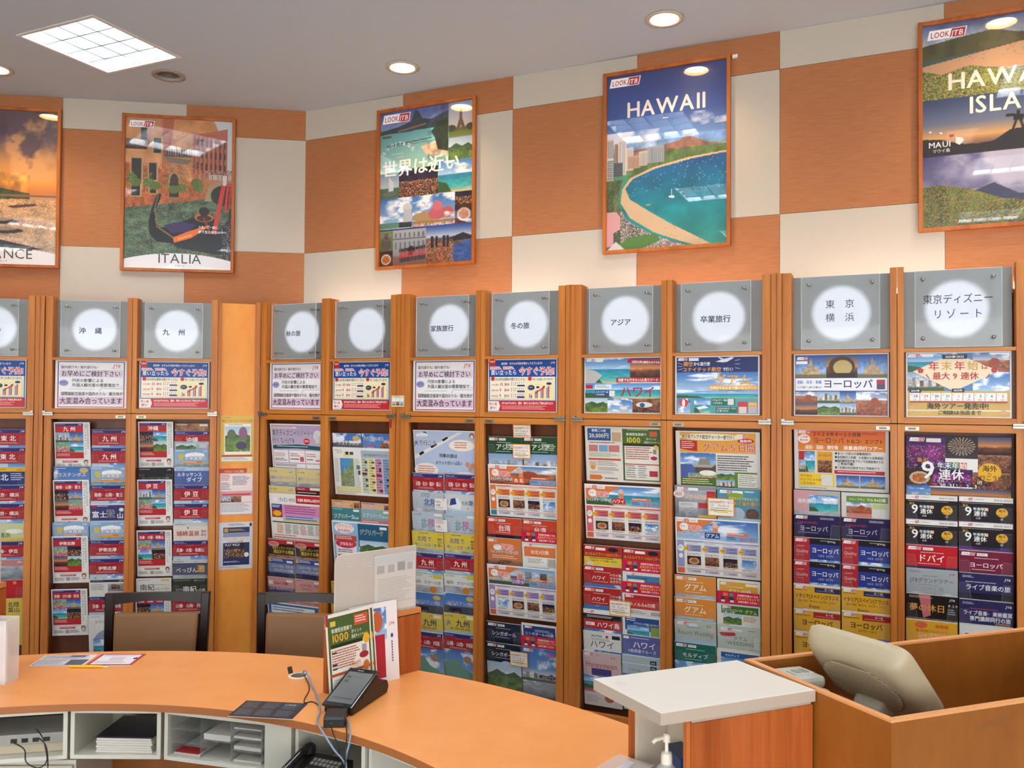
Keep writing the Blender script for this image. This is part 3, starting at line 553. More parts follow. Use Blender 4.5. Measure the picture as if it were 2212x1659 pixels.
def s_book(a):
    a.rect(5, 5, 410, 287, '1f55a0', '6f9cc8'); a.rect(5, 5, 410, 95, '1c4a98'); a.ell(26, 18, 24, 22, 'c8282e'); a.text('お急ぎ', 26, 18, 13, 'fff', 1, 34, 'c'); a.text('航空券･ホテルの予約が埋まってきています!', 82, 31, 15, 'fff', 1, 250); a.jtb(382, 28, 15)
    a.out('国内旅行も､海外旅行も､', 92, 57, 19, 'd02c30', 'ffffff', bold=1, maxw=160, al='c'); a.text('思い立ったら', 18, 86, 30, 'fff', 1, 160); a.out('今すぐ予約!', 298, 86, 48, 'c8202a', 'ffffff', o=2.2, bold=1, maxw=214, al='c')
    a.rect(12, 100, 396, 130, 'efe6c4'); a.ell(30, 110, 12, 12, 'c8303a'); a.text('2024年は連休が盛りだくさん!', 44, 119, 17, '26305a', 1, 186); a.ell(258, 110, 12, 12, 'c8303a'); a.text('早くも混んでいます!', 274, 119, 14, '26305a', 1, 120)
    for i, (l, n) in enumerate((('GWは最大', '10'), ('お盆休みは最大', '9'), ('年末年始は最大', '9'))):
        y = 148+i*32; a.rect(18, y-20, 212, 27, 'f6f0dc'); a.text(l, 22, y, 14, 'c03038', 1, 46); a.text(n, 72, y+2, 25, 'c8202a', 1, 28); a.text('連休', 101, y, 17, 'b83038', 1)
        for r in range(2):
            for q in range(7 if r == 0 or i == 2 else 3): a.ell(147+q*12, y-14+r*11, 3.6, 4, ['d8786a', 'c8a890', 'd8786a', 'b8b0a8'][q % 4], 8)
        a.rect(182, y-4, 46, 9, '2a3266')
    a.rect(238, 128, 160, 96, 'f4e8b4')
    for k in range(5): a.rect(248, 145+k*16, 142, .8, 'c8b070')
    for i, h in enumerate((22, 38, 48, 58)): a.rect(256+i*34, 218-h, 8, h, '7a96c4'); a.rect(266+i*34, 218-h*1.15+8*(i == 0), 8, h*1.15-8*(i == 0), 'd0484a')
    a.ell(268, 160, 21, 14, '26305a'); a.lines(252, 156, 32, 8, 2, 'c8c8e0'); a.ell(308, 158, 10, 6, '26305a'); a.ell(374, 138, 16, 7, '26305a'); a.poly([(290, 190), (338, 158), (334, 152), (352, 150), (345, 168), (341, 163), (293, 195)], 'b8242c')
    a.rect(5, 234, 410, 56, 'c3222c'); a.poly([(5, 236), (70, 236), (80, 262), (70, 290), (5, 290)], 'efe9e2'); a.text('早い者', 36, 258, 17, 'c3222c', 1, 50, 'c'); a.text('勝ち!', 36, 280, 17, 'c3222c', 1, 44, 'c'); a.text('JTB MySTYLEなら､国内･海外ともに先々のご予約も承ります!', 90, 252, 15, 'fff', 1, 310); a.lines(90, 260, 300, 24, 3, 'eeb8b0')
def s_hawaii(a):
    a.photo('sea', 5, 5, 248, 132); a.photo('dusk', 253, 5, 162, 112); a.poly([(5, 5), (0, 5), (5, 60), (60, 70), (100, 95), (60, 137), (5, 137)], 'b8b4ae'); a.look(10, 8, 48); a.rect(62, 10, 42, 14, 'eee'); a.poly([(240, 10), (415, 18), (415, 42), (240, 30)], 'b8282e'); a.text('2回目以降は離島もおすすめ', 262, 30, 14, 'fff', 1, 150, rot=.04)
    a.photo('sea', 5, 137, 410, 80); a.rect(178, 108, 237, 24, 'b8242c'); a.text('何度でも行きたい!人気リゾート', 188, 127, 18, 'fff', 1, 218); a.rect(8, 146, 40, 20, 'b8242c'); a.rect(60, 144, 92, 24, 'dfe8ea'); a.lines(68, 150, 76, 13, 2, '4a5a6a'); a.rect(60, 176, 80, 30, '1f4a86'); a.text('ハワイツアーは', 64, 188, 11, 'fff', 1, 70); a.text('こちらから', 64, 201, 11, 'fff', 1, 50); a.rect(140, 176, 30, 30, 'e4e2de')
    a.text('ハワイ', 200, 206, 64, 'b0202a', 1, 190); a.photo('green', 5, 217, 126, 74); a.photo('sky', 131, 217, 136, 74); a.photo('warm', 267, 217, 148, 74); a.ell(330, 250, 44, 14, 'dcd8d4'); a.ell(320, 252, 14, 12, '2a5a7a'); a.ell(220, 268, 20, 10, 'e8dcc8')
def s_guam(a):
    a.rect(7, 7, 406, 284, '1f3272', '6b9ac0'); a.photo('sky', 7, 78, 406, 100); a.rect(7, 7, 406, 76, '1c2a66'); a.look(14, 10, 50); a.rect(70, 10, 50, 15, 'eef'); a.rect(7, 178, 406, 36, '3f9aa8'); a.photo('sea', 7, 172, 406, 44); a.rect(7, 214, 406, 77, '5aa0a4')
    a.poly([(205, 30), (240, 18), (285, 8), (296, 12), (262, 32), (240, 34)], 'e8ecf2'); a.poly([(236, 22), (215, 8), (226, 8), (254, 18)], 'd0d8e4'); a.text('関空', 42, 50, 25, 'f0a830', 1); a.text('から直行便', 94, 48, 20, 'fff', 1, 84); a.text('ユナイテッド航空', 38, 78, 25, 'f0a830', 1, 196); a.text('で行く!', 240, 76, 20, 'fff', 1, 52)
    for x, y, d in ((14, 35, 1), (14, 52, 0), (14, 70, -1), (302, 25, -1), (302, 42, 0), (302, 60, 1)): a.poly([(x, y), (x+24, y+6*d), (x+24, y+6*d+1.6), (x, y+1.6)], 'e8ecf2')
    a.text('グアム', 196, 146, 62, 'e8a63c', 1, 188); a.rect(172, 150, 240, 22, 'e8a63c'); a.text('子供から大人まで遊べるリゾート', 176, 168, 17, 'fff', 1, 232)
    a.photo('sky', 14, 216, 64, 72); a.ell(44, 238, 24, 20, 'c8404a'); a.ell(44, 240, 8, 20, 'f0e8e8'); a.photo('sea', 98, 216, 80, 74); a.poly([(110, 262), (150, 250), (172, 262), (120, 272)], 'e8e8ea'); a.rect(186, 214, 116, 36, '1f6a5a'); a.text('グアムツアー一覧は', 190, 228, 11, 'fff', 1, 74); a.text('こちらから', 190, 242, 11, 'fff', 1, 50); a.rect(266, 217, 30, 30, 'dcdcd8'); a.rect(206, 258, 106, 28, '1f6a5a'); a.text('こちらのカタログ･チラシ', 210, 269, 10, 'fff', 1, 98); a.text('もご覧ください', 210, 281, 10, 'fff', 1, 60); a.rect(316, 230, 46, 58, 'c0404a'); a.rect(320, 256, 38, 32, 'd8ccc8'); a.rect(366, 232, 44, 56, 'd8a050'); a.text('グアム', 388, 248, 12, 'fff', 1, 36, 'c'); a.rect(366, 256, 44, 32, 'b8b4b8')
def s_europe(a):
    a.rect(5, 5, 410, 287, '2a2a66'); a.photo('castle', 7, 7, 140, 106); a.photo('dusk', 147, 7, 138, 106); a.ell(216, 60, 58, 48, '4a3018'); a.ell(220, 66, 42, 36, 'c0a86a'); a.rect(160, 92, 116, 20, '2a1c12'); a.photo('castle', 285, 7, 128, 106)
    for i in range(4): x = 326+i*16; a.poly([(x, 100), (x+5, 24+8*abs(i-1.5)), (x+10, 100)], 'a89478')
    a.look(14, 14, 50); a.rect(10, 34, 52, 14, 'eee'); a.rect(7, 116, 406, 60, 'ecebf2'); a.text('感動･発見･華麗', 14, 142, 18, '3a6ab0', 1, 112); a.text('人々を魅了し続ける憧れの', 14, 164, 12, '2a2640', 1, 112); a.text('ヨーロッパ', 132, 160, 46, '2b2250', 1, 220); a.rect(368, 124, 36, 46, 'a8344a'); a.rect(370, 146, 32, 22, '4a4a6a')
    a.photo('roofs', 7, 180, 100, 56); a.photo('city', 107, 180, 100, 56); a.photo('castle', 207, 180, 72, 56); a.photo('dusk', 7, 236, 100, 54); a.photo('green', 107, 236, 100, 54); a.photo('city', 207, 236, 72, 54); a.photo('roofs', 279, 180, 134, 110)
def s_yearend(a):
    a.rect(5, 5, 410, 172, '5a84b4'); a.photo('sea', 7, 7, 190, 85); a.photo('roofs', 270, 7, 143, 90); a.photo('city', 7, 92, 150, 85); a.photo('sky', 270, 92, 143, 85); a.rect(5, 177, 410, 115, 'cfae62'); a.rect(5, 262, 410, 6, 'efe0bc'); a.poly([(196, 4), (372, 88), (196, 178), (28, 88)], 'efd9b8'); a.look(8, 8, 52); a.rect(66, 8, 46, 14, 'eee')
    a.rect(148, 12, 100, 20, '26264a'); a.text('2024▶2025', 198, 27, 14, 'fff', 1, 84, 'c')
    for i, (ch, c) in enumerate(zip('年末年始', ('c8302c', 'd0a040', 'c8302c', 'd0a040'))): a.text(ch, 92+i*52, 80, 44, c, 1)
    a.text('は', 303, 78, 28, 'b8342c', 1); a.text('最大 9 連休', 108, 122, 36, 'b4262a', 1, 208); a.poly([(84, 100), (98, 122), (94, 122), (80, 102)], 'b4262a'); a.poly([(334, 100), (320, 122), (324, 122), (338, 102)], 'b4262a')
    for x, y in ((60, 84), (354, 84)):
        for k in range(5): a.ell(x+7*math.cos(k*1.257-1.57), y+7*math.sin(k*1.257-1.57), 6, 6, 'b8343c', 12)
    a.rect(14, 168, 48, 16, '26264a'); a.text('2024年', 38, 180, 11, 'fff', 1, 40, 'c'); a.rect(186, 166, 50, 16, '26264a'); a.text('2025年', 211, 178, 11, 'fff', 1, 40, 'c')
    for i, (m, d, w, c) in enumerate((('12/', '28', '土', '3a4a9a'), ('12/', '29', '日', 'b8303a'), ('12/', '30', '月', '222'), ('12/', '31', '火', '222'), ('1/', '1', '水', 'b8303a'), ('1/', '2', '木', '222'), ('1/', '3', '金', '222'), ('1/', '4', '土', '3a4a9a'), ('1/', '5', '日', 'b8303a'))):
        x = 14+i*43.5; a.rect(x, 186, 41, 36, 'efece6'); a.text(m, x+3, 197, 9, c); a.text(d, x+25, 206, 17, c, 1, 24, 'c'); a.text('('+w+')', x+22, 219, 9, c, 0, 20, 'c')
    a.rect(16, 224, 388, 6, 'b8343c'); a.text('海外ツアー発売中!', 84, 256, 30, '1e1c24', 1, 250); a.text('ご相談は当店まで', 128, 282, 22, '1e1c24', 1, 176); a.ell(24, 252, 12, 10, 'd8a888'); a.ell(388, 272, 12, 10, 'd8a888')

# ------------------------------------------------------------------ what hangs in each rack: column, height of top edge, words, print
BAYS = [
('A2', 'L', -2.58, 0.535, ['おすすめ'], 'recommended trips', 's_book', 'blue and red', [
  ('R', 1.591, 'red Tohoku', 'J 東~北'),
  ('R', 1.478, 'red Tohoku', 'J 東~北'),
  ('R', 1.356, 'blue and yellow northern Japan', 'r 0 0 210 297 22346e;r 0 0 210 26 e8b828;l 8 8 110 10 2 6a5020;t 600円 160 20 14 c02a20 1;t 東北 20 78 46 e8e8f0 1 100;l 125 36 76 50 4 c8d0e8'),
  ('R', 1.249, 'red Tokyo Yokohama', 'J 東京･横浜'),
  ('R', 1.136, 'red Tokyo Yokohama', 'J 東京･横浜'),
  ('R', 1.015, 'pale green train trip', 'r 0 0 210 297 c8cc98 b8c0a0;l 10 8 80 10 2 6a6a50;e 150 50 50 14 e8e8e0;t 横浜 60 88 34 2a6a4a 1;r 0 92 210 205 d8b850'),
  ('R', 0.905, 'red Atami Izu', 'J 熱海･伊豆'),
  ('R', 0.792, 'pink patterned', 'r 0 0 210 297 c08080 907078;l 14 8 90 14 2 f0e0e0;j 176 20 14 fff;p grey 0 40 210 100'),
  ('R', 0.669, 'plain red gift', 'r 0 0 210 297 b81c26;t 旅 150 26 22 e8b040 1;r 0 96 210 4 8a1018'),
  ('R', 0.556, 'yellow train fare', 'r 0 0 210 297 d8bc40;t JTB 20 20 14 2a2a3a 1;t 北陸 120 50 34 26305a 1;t 富山 120 84 34 26305a 1'),
]),
('B1', 'L', -1.5, 0.042, ['沖\u3000縄'], 'Okinawa', 's_early', 'white', [
  ('A', 1.634, 'Kyushu', 'F 九~州'),
  ('L', 1.36, 'blue Dutch theme park', 'p sky 0 0 210 297;c ウステンボス 105 62 28 f0d8c8 1 168;e 176 24 26 16 c8b070;l 10 10 70 8 1 e8eef4'),
  ('A', 1.277, 'Hakone Yamanashi Fuji', 'F 箱根･山梨･富士'),
  ('L', 1.015, 'light blue summer family trip', 'N'),
  ('A', 0.93, 'Ise Shima', 'F 伊勢志摩'),
  ('A', 0.606, 'Kyoto Lake Biwa Nara', 'F 京都･びわ湖･奈良'),
  ('R', 1.589, 'red Kyushu', 'J 九~州'),
  ('R', 1.477, 'red Kyushu', 'J 九~州'),
  ('R', 1.356, 'light blue summer family trip', 'N'),
  ('R', 1.244, 'red Hakone Yamanashi Fuji', 'J 箱根･山梨･富士'),
  ('R', 1.129, 'violet Mount Fuji climbing', 'r 0 0 210 297 3a3a6e 2f3460;r 0 0 210 10 d8d4e0;r 8 12 24 16 b8283a;l 40 14 90 10 1 c8c8e0;e 182 40 14 12 e8e4e0;o 富士 52 86 44 f4f2f8 2a2a5a;o 登 118 84 52 18141c e8e8f0;o 山 174 92 40 f4f2f8 2a2a5a;p green 0 108 210 180'),
  ('R', 1.012, 'light blue summer family trip', 'N'),
  ('R', 0.903, 'red Ise Shima', 'J 伊勢志摩'),
  ('R', 0.788, 'red Ise Shima', 'J 伊勢志摩'),
  ('R', 0.665, 'white and grey train', 'r 0 0 210 297 dcd8d0;r 8 8 194 16 2c3050;j 176 20 12 fff;l 14 12 90 7 1 aab;p grey 110 34 96 50;p warm 130 40 50 30;l 12 36 90 40 5 888'),
  ('R', 0.554, 'red Kyoto Lake Biwa Nara', 'J 京都･びわ湖･奈良'),
  ('R', 0.44, 'white lakeside town', 'r 0 0 210 297 e2e0da;l 12 10 80 6 1 777;r 120 10 40 7 2a2a34;t BIWAFRONT 40 52 24 8a8c90 0 150;t HIKONE 92 78 24 8a8c90 0 100;e 110 190 86 96 8a9ab4;p sea 26 150 168 110;p city 26 230 168 67'),
]),
('B2', 'L', -1.5, 0.535, ['九\u3000州'], 'Kyushu', 's_book', 'blue and red', [
  ('A', 1.639, 'Okinawa', 'F 沖縄'),
  ('L', 1.352, 'black', 'r 0 0 210 297 1c1c20;l 12 10 70 8 1 aaa;j 178 20 13 ddd;c トップフロアで過ごす沖縄 105 74 15 8a8a8e 0 160'),
  ('A', 1.276, 'Izu', 'F 伊~豆'),
  ('A', 0.959, 'Hyogo Osaka Wakayama', 'F 兵庫･大阪･和歌山'),
  ('L', 0.659, 'white Nanki', 'r 0 0 210 297 dcd9d0;l 12 10 90 8 1 888;r 150 8 46 10 d0c060;t 南紀 22 74 44 4a4a44 1;t 21,200~37,700 96 76 20 7a7468 0 100;l 96 40 100 10 1 999'),
  ('A', 0.564, 'Sanyo Sanin Shikoku', 'F 山陽･山陰･四国'),
  ('R', 1.628, 'brown photo', 'p warm 0 0 210 297;r 150 4 50 14 ddd8d0;l 12 6 80 8 1 eee'),
  ('R', 1.581, 'red Okinawa', 'J 沖縄'),
  ('R', 1.514, 'grey railway photo', 'p grey 0 0 210 297;r 0 0 210 3 c8ccd0;p green 10 8 120 60;r 150 8 46 34 c0c4c6'),
  ('R', 1.464, 'light blue summer family trip', 'N'),
  ('R', 1.351, 'blue diving trip', 'r 0 0 210 297 4f6aa4 2a4a8a;r 0 0 210 22 b8c4d8;t 5/9~10/31 12 17 14 3a4a7a 1;t エースJTB 150 17 11 3a5a9a 1;o ルネッサンス 92 56 28 f0f4fa 3a5a9a 150;o ダイブ 120 90 32 f0f4fa 3a5a9a 110;l 130 94 70 8 1 d04060'),
  ('R', 1.24, 'red Izu', 'J 伊~豆'),
  ('R', 1.124, 'red Izu', 'J 伊~豆'),
  ('R', 1.002, 'cream hot spring', 'r 0 0 210 297 ddd2c8;r 0 0 210 22 c8c8c4;l 10 8 90 9 1 666;e 88 32 4 5 333;c 城崎温泉 88 82 36 a8302c 1 140;t 湯村 166 62 17 a8302c 1;t 香住 166 84 17 a8302c 1'),
  ('R', 0.891, 'red Hyogo Osaka Wakayama', 'J 兵庫･大阪･和歌山'),
  ('R', 0.769, 'blue grey crab dinner', 'r 0 0 210 297 4a5068 5a5e70;r 0 0 210 20 c8c8cc;l 10 8 80 8 1 555;j 130 16 12 c22;o べっぴん 84 78 36 e8e0d8 2a2a3a 130;o 灘 170 78 52 d8b060 2a2438;p grey 0 96 210 200'),
  ('R', 0.654, 'dark green Nanki train', 'r 0 0 210 297 34382e;r 8 6 100 12 5a5c48;r 150 6 48 16 5a5a40;j 130 18 12 ddd;t JRで行く 22 78 14 c8c8b8 1;c 南紀 104 86 42 eceade 1;t への旅 138 84 20 d8d8c8 1;p green 0 100 210 190'),
  ('R', 0.543, 'red Sanyo Sanin Shikoku', 'J 山陽･山陰･四国'),
  ('R', 0.428, 'purple bullet train', 'r 0 0 210 297 4a3080;t 6/7~9/30 14 22 16 e8e4f4 1;y e8e6f0 110 20 150 8 170 14 170 18 112 24;y e8e6f0 110 50 150 38 170 44 170 48 112 54;r 150 6 50 50 e8e4f0;t トクトク 12 74 30 e8e4f4 1;l 12 84 180 10 1 a8a0d0'),
]),
('C1', 'R', 0.06, 0.042, ['秋の旅'], 'autumn trip', 's_early', 'white', [
  ('W', 1.629, 'lilac Tokyo resort offer', 'r 8 8 404 281 b9a8c8 cbb8cc;r 20 18 190 12 f4d8d0;l 28 21 170 7 1 d06050;o 東京ディズニーリゾートへ 180 76 46 26203a f4ecf4 330;o 行くならJTB 100 122 42 26203a f4ecf4 180;e 284 110 24 20 c8282e;l 268 102 34 16 2 fff;e 374 74 34 36 e4e0ea;r 352 60 22 60 dcd8c0;r 376 74 22 46 c8c8d4;y 1f5a60 14 140 210 130 405 142 400 166 210 156 14 162;l 50 142 310 9 1 e8f0f0;r 16 170 116 78 efebe8;r 140 170 122 78 efebe8;r 270 170 126 78 efebe8;r 16 256 246 26 efebe8;r 270 256 126 26 efebe8;l 22 188 100 26 3 c86a70;l 22 222 100 20 2 3a3640;l 148 188 80 26 2 c86a70;l 148 222 76 14 1 2a2630;l 278 188 86 26 2 c86a70;l 278 222 60 14 1 2a2630;r 224 210 30 30 c85a68;r 344 226 34 8 c85a68;l 24 260 200 16 2 3a3640'),
  ('L', 1.348, 'yellow Tokyo resort', 'D'),
  ('R', 1.345, 'yellow Tokyo resort', 'D'),
  ('L', 1.234, 'yellow Tokyo resort', 'D'),
  ('R', 1.235, 'dark red Tokyo resort', 'r 0 0 210 297 3a1c1c;r 0 0 210 24 a8242c;t 6/26~3/31 12 19 14 f0e0d8 1;r 110 4 90 16 e4dcd8;l 12 34 180 10 1 e8e0d8;p night 0 50 210 240'),
  ('W', 1.186, 'white hotel price table', 'r 0 0 420 297 ebe7e0;r 212 6 200 52 c02830;e 46 40 22 24 f4f2ee;e 46 40 19 21 c8c8ca;e 46 40 17 19 f4f2ee;t ディズニーホテル 80 50 28 28283a 1 128;t 先着順~事前申込み受付中!! 224 44 22 fff 1 180;r 14 70 84 36 2a3a7a;l 20 78 70 18 2 fff;r 100 70 306 36 d890b8;r 14 106 84 50 c02830;e 56 130 34 18 e8b828;r 100 106 306 36 d890c0;r 100 142 306 20 a8c0dc;r 100 162 306 16 e0b888;l 120 76 270 58 4 a04080;l 120 144 270 30 2 4a4a8a;r 14 182 392 8 2f5a3a;r 44 196 60 66 ece4d0;l 48 198 52 64 8 b84040;l 112 198 52 64 8 555;l 172 198 52 64 8 777;l 232 198 52 64 8 b84040;l 290 198 52 64 8 555;l 350 198 52 64 8 777;l 20 268 200 10 1 c04040;r 14 282 392 5 c02830'),
  ('L', 0.894, 'black and red resort hotels', 'r 0 0 210 297 1c1618;r 0 0 210 30 c02630;r 150 8 46 14 e8e0dc;e 44 32 44 18 c88a84;l 12 24 60 14 2 a02028;o 東京ディズニーリゾート 120 62 21 e8c440 2a2020 174;o 周辺ホテル特集 120 90 28 e8c440 2a2020 160;p warm 0 100 210 190'),
  ('R', 0.895, 'black and red resort hotels', 'r 0 0 210 297 1c1618;r 0 0 210 30 c02630;r 150 8 46 14 e8e0dc;e 44 32 44 18 c88a84;l 12 24 60 14 2 a02028;o 東京ディズニーリゾート 120 62 21 e8c440 2a2020 174;o 周辺ホテル特集 120 90 28 e8c440 2a2020 160;p warm 0 100 210 190'),
  ('L', 0.777, 'navy and grey Osaka studio', 'r 0 0 210 297 6a78a0 8890a8;r 0 0 210 36 3a4a8a;r 4 4 24 24 c8a050;l 34 8 100 18 2 e8e4e8;r 150 14 46 14 e8e4e0;o ユニバーサル･スタジオ 112 62 20 e8ecf4 5a4a6a 176;o ジャパンへの旅 120 88 22 e8ecf4 5a4a6a 150;r 0 96 210 200 26264a'),
  ('R', 0.783, 'navy and grey Osaka studio', 'r 0 0 210 297 6a78a0 8890a8;r 0 0 210 36 3a4a8a;r 4 4 24 24 c8a050;l 34 8 100 18 2 e8e4e8;r 150 14 46 14 e8e4e0;o ユニバーサル･スタジオ 112 62 20 e8ecf4 5a4a6a 176;o ジャパンへの旅 120 88 22 e8ecf4 5a4a6a 150;r 0 96 210 200 26264a'),
  ('L', 0.654, 'pink and violet Osaka studio', 'r 0 0 210 297 c88a88;r 0 66 210 200 40386e;r 6 24 34 26 d8d4c8;t Omo1~大阪 50 46 22 2a2426 1 110;r 150 12 46 14 e8e0dc;c ユニバーサルスタジオジャパン 105 82 20 f4e8ec 1 196'),
  ('R', 0.657, 'pink Osaka studio', 'r 0 0 210 297 cc9490 c08a88;l 12 8 60 8 1 6a4040;r 150 8 46 14 e8e0dc;t ユニバーサル･スタジオ 40 44 20 5a2a34 1 160;t ジャパン 56 68 20 5a2a34 1;r 0 78 210 16 c8b83a;p green 0 94 210 200'),
  ('L', 0.546, 'pink and violet Osaka studio', 'r 0 0 210 297 c88a88;r 0 66 210 200 40386e;r 6 24 34 26 d8d4c8;t Omo1~大阪 50 46 22 2a2426 1 110;r 150 12 46 14 e8e0dc;c ユニバーサルスタジオジャパン 105 82 20 f4e8ec 1 196'),
  ('R', 0.545, 'pink Osaka studio', 'r 0 0 210 297 cc9490 c08a88;l 12 8 60 8 1 6a4040;r 150 8 46 14 e8e0dc;t ユニバーサル･スタジオ 40 44 20 5a2a34 1 160;t ジャパン 56 68 20 5a2a34 1;r 0 78 210 16 c8b83a;p green 0 94 210 200'),
  ('W', 0.496, 'blue option tour', 'r 8 8 404 281 2f6aa0;r 30 20 340 50 e4ecf0;l 40 30 300 30 2 2a5a8a;r 330 70 76 60 6a9a50;r 8 100 100 60 3f7a3a;r 116 100 120 60 2a5a9a;r 244 100 150 60 c06a30;t オリジナル 20 126 20 fff 1;t アリーナ 130 126 20 fff 1;t スーパー 262 126 20 fff 1;r 20 180 380 90 e4ecf0;l 30 190 360 70 6 556'),
]),
('C2', 'R', 0.06, 0.535, [], 'blank', 's_book', 'blue and red', [
  ('L', 1.579, 'blue Dutch theme park', 'p sky 0 0 210 297;c ウステンボス 115 66 28 e8d0c8 1 160;r 0 60 210 237 5a5a6a;c ウステンボス 115 72 30 f0dccc 1 160;e 174 30 26 16 c8b070;l 10 10 70 8 1 e8eef4'),
  ('R', 1.581, 'pale blue Dutch theme park', 'p sky 0 0 210 297;l 10 8 60 8 1 345;j 180 18 12 c22;o ハウステンボス 84 40 26 3a4a8a f0f4fa 144;e 172 50 18 12 d8a8a0;p warm 130 56 60 80;r 20 70 80 8 c05060'),
  ('W', 1.494, 'white theme park map', 'r 0 0 420 297 e8e5de;t マップ 28 38 14 2a2a34 1;l 14 18 60 7 1 556;r 80 26 50 36 ddd6a0;r 94 28 22 18 3a2420;r 126 28 26 18 3a4a6a;p map 50 68 100 176;l 10 72 36 150 16 a8a8a8;l 156 72 40 180 20 a0a09c;r 170 110 26 24 5a7a6a;r 180 142 16 26 3a3a5a;r 12 246 184 24 d8cf9a;r 14 272 180 8 dcc470;l 16 284 170 9 2 777;r 208 16 202 46 a8b4c4;t おすすめ1日モデルコース 228 50 17 26283a 1 164;r 208 64 46 216 c4ccb0;r 258 64 46 216 e4d890;r 308 64 48 216 cc94a8;r 360 64 50 216 8aa8cc;l 212 70 34 200 12 8a9080;l 262 70 34 200 12 a89c60;l 312 70 36 200 12 9a6078;l 366 70 38 200 12 5a7aa0;r 232 80 18 16 3a4440;r 232 130 18 14 6a3a30;r 210 152 36 16 6a3428;r 232 190 18 14 3a3a54;r 232 226 18 14 7a3a40;r 280 82 22 12 3a5a7a;r 280 116 22 12 4a4450;r 280 164 22 12 8a3428;r 280 204 22 12 6a5030;r 280 252 22 14 4a4468;r 330 84 22 12 4a5a8a;r 334 120 14 24 3a2a34;r 314 160 38 14 8a2a4a;r 332 196 20 16 5a5a70;r 332 252 20 16 5a3048;r 384 84 22 14 8a9a6a;r 384 118 22 14 5a7a7a;r 384 186 22 14 2a2a44;r 384 220 22 14 3a2a5a;r 388 266 18 12 3a3a4a'),
  ('L', 1.169, 'orange animation park', 'r 0 0 210 297 d8a878;l 10 6 100 9 1 6a4030;o じぶり人気コース 90 30 19 b8483a f0e4d4 130;e 150 34 16 12 d88a30;p warm 166 12 40 40'),
  ('R', 1.165, 'pink animation park', 'r 0 0 210 297 d8a898;l 10 6 100 9 1 6a4030;o 人気コース 80 34 20 b8483a f0e4d4 110;r 120 20 34 26 e0b860;p warm 166 12 40 40'),
  ('L', 1.124, 'teal animation park', 'r 0 0 210 297 3f8088 2f6a74;r 160 8 42 14 e8ece8;l 10 8 80 8 1 cde;o ジブリパーク 90 66 32 f4f6f2 2a5a64 150;t を巡る旅 152 66 14 fff 1 44;p green 0 80 210 210'),
  ('R', 1.126, 'pale teal animation park', 'r 0 0 210 297 88a8b0 7a9aa4;r 160 8 42 14 e8ece8;o ジブリパーク 80 50 30 f4f6f2 3a6a74 136;t へ行くなら 144 50 14 fff 1 54;t JTB 70 78 18 c8404a 1;p grey 0 86 210 210'),
  ('R', 1.06, 'pink', 'r 0 0 210 297 c86a7a;l 12 8 160 10 1 f0dce0'),
  ('W', 1.041, 'blue park ticket sale', 'r 8 8 404 281 8fb8d8;e 90 44 74 32 f0ece4;o 2月19日(月) 96 40 30 e07a28 ffffff 120;o 発売開始! 90 68 24 d0303a ffffff 100;r 14 88 164 34 c05030;l 24 94 140 22 2 f0e0d0;r 22 140 152 130 efe8e8;e 98 140 76 28 c83048;t JTBなら! 54 150 24 fff 1;l 34 176 130 24 2 3a3640;r 34 210 20 28 a8502a;r 60 210 20 28 2a3a6a;r 86 210 20 28 6a8a6a;r 112 210 20 28 8a5a3a;r 14 248 164 24 c8303a;l 26 254 140 12 1 fff;r 192 8 220 281 1f5a7a;p sea 192 150 220 139;o ジブリパーク 290 72 36 1a2430 e8f0f0 170;r 350 20 50 16 e8ece8;p green 200 110 204 100'),
  ('L', 0.668, 'yellow holiday', 'r 0 0 210 297 d8b040;t 4/1~9/30 10 20 14 7a5a20 1;c ふらんす 105 62 26 7a4a20 1 150'),
  ('L', 0.55, 'yellow holiday', 'r 0 0 210 297 d8b040;t 4/1~9/30 10 20 14 7a5a20 1;c ふらんす 105 62 26 7a4a20 1 150'),
]),
('D1', 'R', 1.13, 0.042, ['家族旅行'], 'family trip', 's_early', 'white', [
  ('W', 1.61, 'pale blue railway trip', 'r 4 4 412 289 b4c2dc;y e8e8ea 14 26 60 14 100 22 96 36 20 40;y 3a4a8a 60 14 80 8 100 22;y e4e2de 4 150 300 10 330 10 4 175;y 1c1a20 30 140 60 124 70 136 40 153;y 1c1a20 110 97 150 76 158 86 120 107;y 1c1a20 190 55 226 36 234 44 200 65;o JRで行こう 80 88 34 1e1a24 e8e8f0 150;e 320 86 84 34 efe8dc;l 272 66 96 42 3 c86a50;e 388 30 16 18 8a4a3a;e 388 34 11 12 f0d0b8;t 列車の旅は 168 158 26 1e1c26 1 120;t メリットがいっぱい 140 200 26 1e1c26 1 176;e 76 236 80 42 ece4dc;l 20 212 116 54 4 c86a50;e 330 270 84 30 ece4dc;l 276 252 116 36 3 c86a50;e 352 196 14 16 c8907a;e 384 202 14 16 c8907a;e 368 222 12 14 c8907a;e 150 284 16 16 8a4a3a'),
  ('L', 1.357, 'red Hokuriku', 'J 北陸･石川･福井･富山'),
  ('R', 1.361, 'red Hokuriku', 'J 北陸･石川･福井･富山'),
  ('L', 1.247, 'pale grey Hokuriku', 'r 0 0 210 297 b8c0c8 98a4b0;l 60 8 80 10 1 667;t 4.1~9.30 60 28 16 4a5468 1;c 北陸 120 76 46 3a4a8a 1;l 70 84 100 8 1 789;p grey 0 96 210 200'),
  ('R', 1.247, 'white Hokuriku summer train', 'r 0 0 210 297 ccd0d2;y e8eaec 6 80 40 30 90 24 110 60 100 92;y 34408a 40 30 70 24 76 60 30 70;t 北陸 108 60 23 6a7688 1;t 夏 154 62 32 3a5a9a 1;t 物語 184 58 14 6a7688 1;e 150 82 8 6 b8a0b0;p green 0 98 210 190'),
